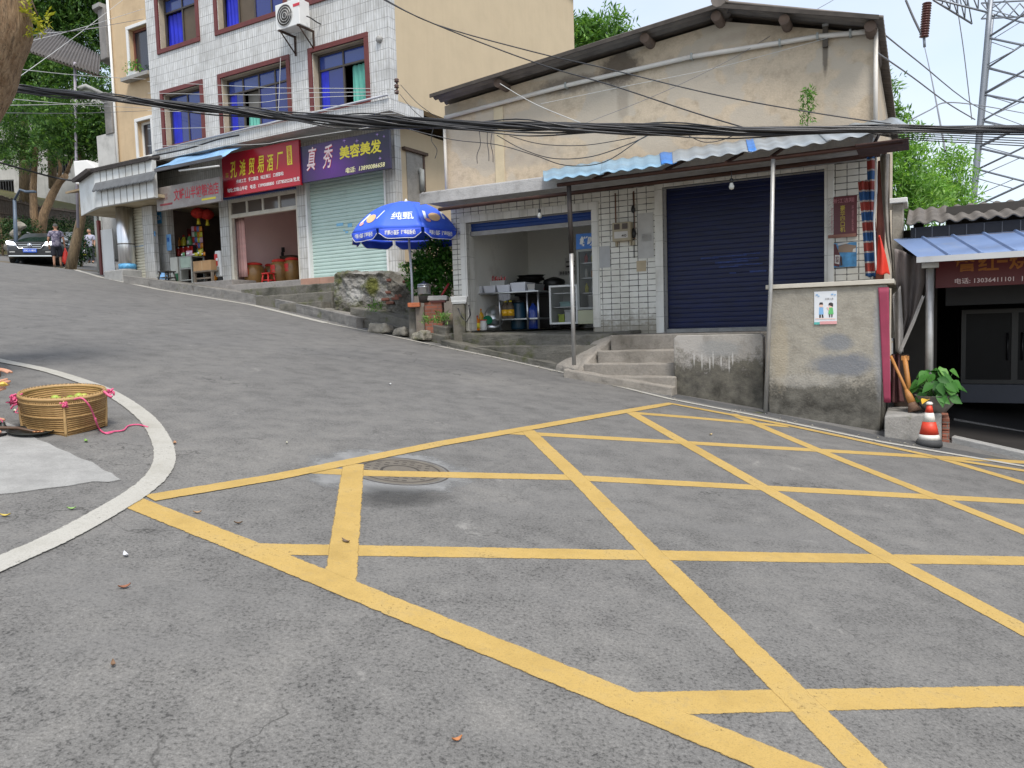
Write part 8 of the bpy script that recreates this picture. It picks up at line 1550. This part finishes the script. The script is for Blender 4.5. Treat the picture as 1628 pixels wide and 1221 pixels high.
tb=thing('shopping_bag','white bag with yellow bottom carried by the half hidden person','bag',S(-.26,-.1,.4),fr); m=MB(); m.lathe([(0,0),(.11,.03),(.14,.15),(.1,.28),(.03,.36)],S(-.26,-.11,.36),12,sy=.6); m.build('sack',plain('white_bag_plastic',(.55,.55,.6),.5,0,.3,14),tb); m=MB(); m.lathe([(0,-.003),(.113,.028),(.128,.09)],S(-.26,-.11,.36),12,sy=.63); m.build('yellow_bottom',YTX,tb)
# ======================= VENDOR AT THE LEFT EDGE =======================
d0=5.35; o=at(-26,722,d0); g=gz(o.x,o.y)+.01; fr=Fr(O=(o.x,o.y,0))
t=thing('person','fruit vendor seated at the left edge, only hands and bare toes showing','person',(0,0,g),fr)
W=lambda px,py,d:V((at(px,py,d).x-o.x,at(px,py,d).y-o.y,at(px,py,d).z))
B=lambda x,y,z:V((x,y,g+z))
hU=W(-18,590,5.25); hL=W(-27,620,5.05)     # wrists
footA=W(-22,700,5.5); footB=W(-20,726,5.22); footA.z=gz(o.x+footA.x,o.y+footA.y)+.035; footB.z=gz(o.x+footB.x,o.y+footB.y)+.035
pel=B(-.55,.05,.36); che=B(-.50,.05,.78); 
kA=B(-.20,.16,.46); kB=B(-.20,-.10,.46)
arms=[([che,che+V((.0,.17,.04)),B(-.30,.20,.50),hU],[.12,.055,.04,.028]),([che,che+V((.0,-.17,.04)),B(-.28,-.20,.46),hL],[.12,.055,.04,.028])]
legs=[([pel,pel+V((.05,.1,-.02)),kA,footA+V((-.06,0,.08)),footA+V((.0,0,.02)),footA+V((.07,0,-.008))],[.14,.09,.06,.036,.034,.026]),([pel,pel+V((.05,-.1,-.02)),kB,footB+V((-.06,0,.08)),footB+V((.0,0,.02)),footB+V((.07,0,-.008))],[.14,.09,.06,.036,.034,.026])]
toes=[]
for f in(footA,footB):
    for j,(L,r) in enumerate(((.052,.0135),(.05,.0105),(.045,.010),(.039,.009),(.032,.0085))):
        yy=(.03-.0155*j)*(1 if f is footA else -1)
        toes.append(([f+V((.035,yy*.75,.0)),f+V((.075-.005*j,yy,-.008)),f+V((.078+L*.55-.006*j,yy,-.010)),f+V((.078+L-.008*j,yy,-.018))],[r*1.15,r*1.05,r,r*.85]))
fing=[]
def hand(w,fwd,side,dn,curls,spread=.0185,L0=(.042,.046,.043,.034)):
    fwd=fwd.normalized(); side=(side-fwd*side.dot(fwd)).normalized(); dn=dn.normalized()
    for j in range(4):
        o_=side*(1.5-j)*spread; b=w+fwd*.012+o_*.6; kn=w+fwd*(.085-.006*abs(j-1))+o_; a=curls[j]; pts=[b,w+fwd*.05+o_*.9,kn]; rr_=[.015,.0155,.0115]; q=kn; an=.25*a
        for s_,f_ in enumerate((1,.68,.52)):
            an+=a*(.55,.75,.6)[s_]; q=q+(fwd*math.cos(an)+dn*math.sin(an)+o_*.12)*L0[j]*f_; pts.append(q); rr_.append((.0095,.0088,.0075)[s_])
        fing.append((pts,rr_))
    th=w+fwd*.02+side*.022; fing.append(([w+fwd*.005+side*.012,th+side*.012+dn*.006,th+fwd*.032+side*.022+dn*.022,th+fwd*.058+side*.016+dn*.034],[.019,.016,.0125,.0095]))
hand(hU,V((1,-.1,.12)),V((0,-1,.0)),V((.1,0,-1)),(.30,.26,.3,.36)); hand(hL,V((1,.15,.25)),V((0,-.2,1)),V((.0,1,.1)),(.75,.8,.85,.95))
skinmesh('body',[([pel,B(-.54,.05,.58),che,che+V((.04,0,.13)),che+V((.08,0,.20))],[.14,.13,.13,.055,.06])]+arms+legs+toes+fing,plain('vendor_skin',(.50,.25,.155),.5,0,.12,18,co='Object'),t); vb=t.children[-1]; md=vb.modifiers.new('fuse','REMESH'); md.mode='VOXEL'; md.voxel_size=.0032; md.use_smooth_shade=True; md=vb.modifiers.new('soft','SMOOTH'); md.iterations=2; md.factor=.5
headmesh(t,che+V((.10,0,.30)),.108,V((1,0,-.3)),SKIN,HAIRD,'hair')
skinmesh('shirt',[([B(-.55,.05,.36),B(-.54,.05,.58),B(-.50,.05,.8)],[.17,.16,.14]),([B(-.50,.05,.8),che+V((.0,.17,.04)),B(-.38,.20,.62)],[.14,.085,.075]),([B(-.50,.05,.8),che+V((.0,-.17,.04)),B(-.37,-.2,.60)],[.14,.085,.075])],plain('vendor_shirt',(.2,.22,.28),.8,co='Object'),t)
skinmesh('trousers',[([pel,pel+V((.05,.1,-.02)),kA,footA+V((-.08,0,.2))],[.15,.11,.08,.07]),([pel,pel+V((.05,-.1,-.02)),kB,footB+V((-.08,0,.2))],[.15,.11,.08,.07])],plain('dark_trousers',(.02,.02,.03)),t)
for f in(footA,footB):
    m=MB(); q=[f+V((.13-.02*abs(j)*.6,.042*j,-.033)) for j in(-1,-.5,0,.5,1)]+[f+V((-.13,.035,-.033)),f+V((-.15,0,-.033)),f+V((-.13,-.035,-.033))]; m.prism([(p.x,p.y) for p in q],lambda x,y:f.z-.042,lambda x,y:f.z-.030); m.build('sandal',BLK,t)
ts=thing('low_stool','small wooden stool the vendor sits on','stool',(-.55,.05,g),fr); m=MB(); m.box(-.7,-.4,-.08,.18,g+.18,g+.215); m.build('seat',WOODG,ts,bev=.005)
for sx in(-.68,-.43):
    for sy in(-.05,.14): m=MB(); m.box(sx,sx+.03,sy,sy+.03,g,g+.179); m.build('leg',WOODG,ts)
# yellow wedge held in the lower hand
c=hL+V((.105,.03,.035)); t=thing('fruit_slice','yellow slice of fruit held in the vendor\'s lower hand','fruit',(c.x,c.y,c.z),fr); m=MB(); m.rock(c,(.042,.018,.016),3,2,.2); m.build('slice',plain('yellow_flesh',(.6,.40,.06),.5,0,.15,20,co='Object'),t)
# ======================= BASKET, FRUIT, STEELYARD =======================
def wick():
    t=NT('wicker'); c=t.co('UV'); s=t.sep(c)
    a=t.n('ShaderNodeTexWave',wave_type='BANDS',bands_direction='Y'); t.set(a.inputs['Vector'],t.co('UV',(1,1,1))); a.inputs['Scale'].default_value=13; a.inputs['Distortion'].default_value=1.2; a.inputs['Detail'].default_value=2
    b=t.n('ShaderNodeTexWave',wave_type='BANDS',bands_direction='X'); t.set(b.inputs['Vector'],c); b.inputs['Scale'].default_value=5; b.inputs['Distortion'].default_value=1.5
    n=t.noise(c,5,5,.6); h=t.math('MULTIPLY',a.outputs['Fac'],t.math('ADD',.72,t.math('MULTIPLY',b.outputs['Fac'],.28)))
    cc=t.ramp(h,[(.02,(.17,.092,.034)),(.3,(.30,.178,.066)),(.9,(.41,.255,.10))]); cc=t.mix(1,cc,t.ramp(n,[(.3,(.72,.68,.6)),(.6,(1.05,1.05,1.05))]),'MULTIPLY'); t.bump(h,.6,.008); return t.fin(cc,.6,0,.3)
WICK=wick(); CANE=plain('cane_rim',(.40,.25,.10),.55,0,.25,14)
bc=G(104,692); bd=bc.y+.20; C0=V((at(104,680,bd).x,bd,0)); C0.z=gz(C0.x,C0.y)
rimc=at(104,625,bd); Hb=rimc.z-C0.z; Rt=(at(163,625,bd).x-at(43,625,bd).x)/2; 
t=thing('wicker_basket','round rimmed wicker basket with a square base holding green fruit and pink ropes','basket',C0)
BANG=math.atan2(-C0.y,-C0.x)
def bprof(u,v): # u round, v 0 bottom..1 rim ; square-ish bottom turning round, one corner to the viewer
    t0=2*math.pi*u; th=t0+BANG; sq=1/(abs(math.cos(t0))+abs(math.sin(t0)))
    k=(1-v)**1.3; base=Rt*1.06*sq; r=base*k+Rt*(1-k); r*=(.88+.12*v); x,y=r*math.cos(th),r*math.sin(th); return V((C0.x+x,C0.y+y,C0.z+Hb*v-.06*x+.11*y-.012*(1-v)))
m=MB(); m.grid(bprof,96,20); o=m.build('basket_side',WICK,t,solid=.012)
uvl=o.data.uv_layers[0].data
for i,lp in enumerate(o.data.loops): j=lp.vertex_index; uvl[i].uv=((j%97)/96*1.9,(j//97)/20*.42)
m=MB(); m.tube([bprof(k/64,1)+V((0,0,.004)) for k in range(65)],.013,8,False); m.build('rim',CANE,t)
m=MB()
for k in range(64): p,q=bprof(k/64,1),bprof((k+.55)/64,1); m.tube([p+V((0,0,-.03)),p+V((0,0,.022)),q+V((0,0,.022)),q+V((0,0,-.03))],.0045,4,False)
m.build('rim_binding',CANE,t)
for v in(.16,.52,.88): m=MB(); m.tube([bprof(k/96,v)+(bprof(k/96,v)-V((C0.x,C0.y,bprof(k/96,v).z))).normalized()*.008 for k in range(97)],.0045,5,False); m.build('woven_band',CANE,t)
for uu in(0,.25,.5,.75): m=MB(); m.tube([bprof(uu,v/8)*1.0+(bprof(uu,v/8)-V((C0.x,C0.y,bprof(uu,v/8).z))).normalized()*.006 for v in range(9)],[.011]*5+[.009,.008,.007,.006],6); m.build('corner_stave',CANE,t)
fzb=C0.z+Hb*.64
m=MB(); m.add([V((C0.x+Rt*.86*math.cos(k*.2618),C0.y+Rt*.86*math.sin(k*.2618),fzb-.03+.11*Rt*.86*math.sin(k*.2618)-.06*Rt*.86*math.cos(k*.2618))) for k in range(24)],[tuple(range(24))]); m.build('fruit_shade_disc',plain('fruit_shadow',(.2,.22,.05),.8,0,.3,14),t)  # shade beneath the fruit, put into a flat dark green disc
PINKR=plain('pink_plastic_rope',(.68,.10,.22),.45,0,.25,30)
def knot(u,v,R_,n,seed,nm='rope_knot'):
    rr=random.Random(seed); c=bprof(u,v); d=(c-V((C0.x,C0.y,c.z))).normalized(); m=MB()
    for i in range(n): a=[c+d*rr.uniform(0,R_)+V((rr.uniform(-R_,R_),rr.uniform(-R_,R_)*.6,rr.uniform(-R_,R_))) for _ in range(4)]; m.tube([a[0],a[1],a[2],a[3]],.006,5)
    m.build(nm,PINKR,t)
knot(.0,.9,.024,8,1); knot(.745,.9,.042,15,2); knot(.25,.93,.032,10,3)
def rope(pix,d,nm='rope',r=.006):
    m=MB(); P=[]
    for q in pix:
        if len(q)==3: P.append(at(*q))
        else: P.append(G(q[0],q[1],.01))
    out=[]
    for i in range(len(P)-1):
        a,b,c,e=P[max(i-1,0)],P[i],P[i+1],P[min(i+2,len(P)-1)]
        for k in range(5): w=k/5; out.append(.5*((2*b)+(c-a)*w+(2*a-5*b+4*c-e)*w*w+(3*b-a-3*c+e)*w**3))
    out.append(P[-1]); m.tube(out,r,6); m.build(nm,PINKR,t)
fr_d=bd-Rt*.95
rope([(118,635,fr_d+.02),(130,633,fr_d-.01),(142,645,fr_d+.02),(149,660,fr_d+.10),(153,672,fr_d+.13),(158,682),(166,688),(180,686),(196,684),(204,677),(220,675),(235,679)],0); rope([(152,665,fr_d+.11),(157,680),(168,689),(180,687)],0,r=.005)
rope([(38,634,bd),(24,642,bd),(17,650,bd)],0); rope([(34,636,bd),(28,650,bd),(25,656,bd-.02),(40,656,bd-.05),(48,648,bd-.05)],0,r=.004); rope([(165,622,bd),(172,628,bd),(178,631,bd)],0,r=.01)
rr=random.Random(77); FRU=[plain('green_fruit_%d'%i,c,.45,0,.2,12,co='Object') for i,c in enumerate(((.34,.42,.06),(.45,.45,.08),(.25,.38,.05),(.52,.44,.10)))]
spots=[]
tries=0
while len(spots)<34 and tries<4000:
    tries+=1; a=rr.uniform(0,6.283); r=Rt*.80*math.sqrt(rr.random()); x,y=C0.x+r*math.cos(a),C0.y+r*math.sin(a)
    if all((x-p)**2+(y-q)**2>.056**2 for p,q,_ in spots): spots.append((x,y,rr.uniform(0,.03)))
for i,(x,y,h) in enumerate(spots):
    m=MB(); r=rr.uniform(.027,.033); m.lathe([(0,-r*.9),(r*.6,-r*.75),(r*.95,-r*.3),(r,.0),(r*.9,r*.45),(r*.5,r*.82),(r*.12,r*.92),(0,r*.86)],(x,y,fzb+h+.11*(y-C0.y)-.06*(x-C0.x)),12); m.build('green_fruit',FRU[i%4],label='small yellow green fruit lying in the wicker basket',cat='fruit',group='yellow green fruit in the wicker basket')
# hand scale: black pan with a wooden beam lying across
pc=G(46,697); pc=V((at(50,694,pc.y+.12).x,pc.y+.12,0)); gp=lambda x,y:gz(x,y)
t=thing('hand_scale','black steelyard pan with its wooden beam lying beside the basket','scale',(pc.x,pc.y,gp(pc.x,pc.y))); m=MB(); IRN=plain('scale_iron',(.045,.047,.042),.5,.5,.3,14)
Rp=(at(83,692,pc.y).x-at(16,692,pc.y).x)/2
m.grid(lambda u,v:(lambda r,z:V((pc.x+r*math.cos(2*math.pi*u),pc.y+r*math.sin(2*math.pi*u),gp(pc.x,pc.y)+.078*r*math.sin(2*math.pi*u)-.09*r*math.cos(2*math.pi*u)+.008+z)))(Rp*(v if v<.8 else .8+(v-.8)*1.0),(0 if v<.7 else .022*((v-.7)/.3)**1.5)),40,10); m.build('pan',IRN,t,solid=.004)
P=[at(-40,672,pc.y-.05),at(0,680,pc.y-.03),at(30,687,pc.y),at(62,697,pc.y-.05)]; P=[V((p.x,p.y,max(p.z,gp(p.x,p.y)+.03))) for p in P]; m=MB(); m.tube(P,[.009,.011,.012,.008],8); m.build('beam',plain('beam_wood',(.10,.055,.03),.5,0,.4,20),t)
m=MB(); q=P[2]+V((-.12,.02,-.01)); m.lathe([(0,-.04),(.02,-.035),(.028,0),(.02,.03),(.008,.05),(0,.055)],q,10); m.build('weight',IRN,t); m=MB(); m.tube([q+V((0,0,.04)),q+V((-.02,.02,.07)),q+V((-.05,.0,.09))],.004,5); m.build('cord',PINKR,t)
for i in range(3): m=MB(); q=P[3]+V((-.03+.025*i,.005,.004)); m.lathe([(.013,-.006),(.016,0),(.013,.006)],q,8); m.build('ring',plain('copper_ring',(.35,.16,.07),.4,.6),t)
# ======================= LITTER ON THE ROAD =======================
LIT=[('dry brown leaf lying on the road left of the box',198,936,(.25,.10,.05),.04),('curled tan leaf on the first yellow triangle',314,817,(.35,.22,.12),.035),('dark curled leaf inside the first yellow triangle',379,834,(.10,.06,.03),.035),('pale paper scrap on the road near the left curve',200,885,(.6,.6,.62),.04),('small leaf standing on the thick yellow line',550,863,(.12,.08,.05),.045),('yellow scrap on the asphalt at the far left edge',8,822,(.5,.38,.08),.04),('green leaf scrap below the concrete patch',114,811,(.25,.42,.12),.035),('orange leaf on the asphalt near the bottom centre',727,1180,(.42,.17,.06),.03),('tan twig scrap right of the white curve',278,706,(.4,.22,.12),.045),('green leaf scrap beside the basket',137,703,(.2,.35,.08),.045),('cream scrap at the left behind the basket ropes',23,655,(.55,.55,.4),.045),('pale scrap on the road above the manhole',456,706,(.5,.48,.38),.03),('brown leaf under the gutter of the tall porch wall',1130,692,(.4,.3,.15),.05),('pale paper scrap high up the road near the white line',620,612,(.5,.5,.5),.05),('dry leaf lying near the lower left of the road',180,1060,(.2,.12,.07),.03)]
rr=random.Random(8)
for lab,px,py,c,s in LIT:
    s*=.62
    q=G(px,py); a=rr.uniform(0,3.14); ca,sa=math.cos(a),math.sin(a); m=MB()
    def f(u,v): 
        x=(u-.5)*2*s; w=s*.42*math.sin(math.pi*min(1,max(0,u*.94+.03)))*(v-.5)*2; X_,Y_=q.x+x*ca-w*sa,q.y+x*sa+w*ca; return V((X_,Y_,gz(X_,Y_)+.005+.012*abs(v-.5)+.01*(u-.5)**2*4*rr.uniform(.9,1.1)))
    m.grid(f,8,4); m.build('fallen_leaf' if 'leaf' in lab else 'litter_scrap',plain('litter_%d'%int(px+py),c,.7,0,.2,60),label=lab,cat='leaf' if 'leaf' in lab else 'litter')
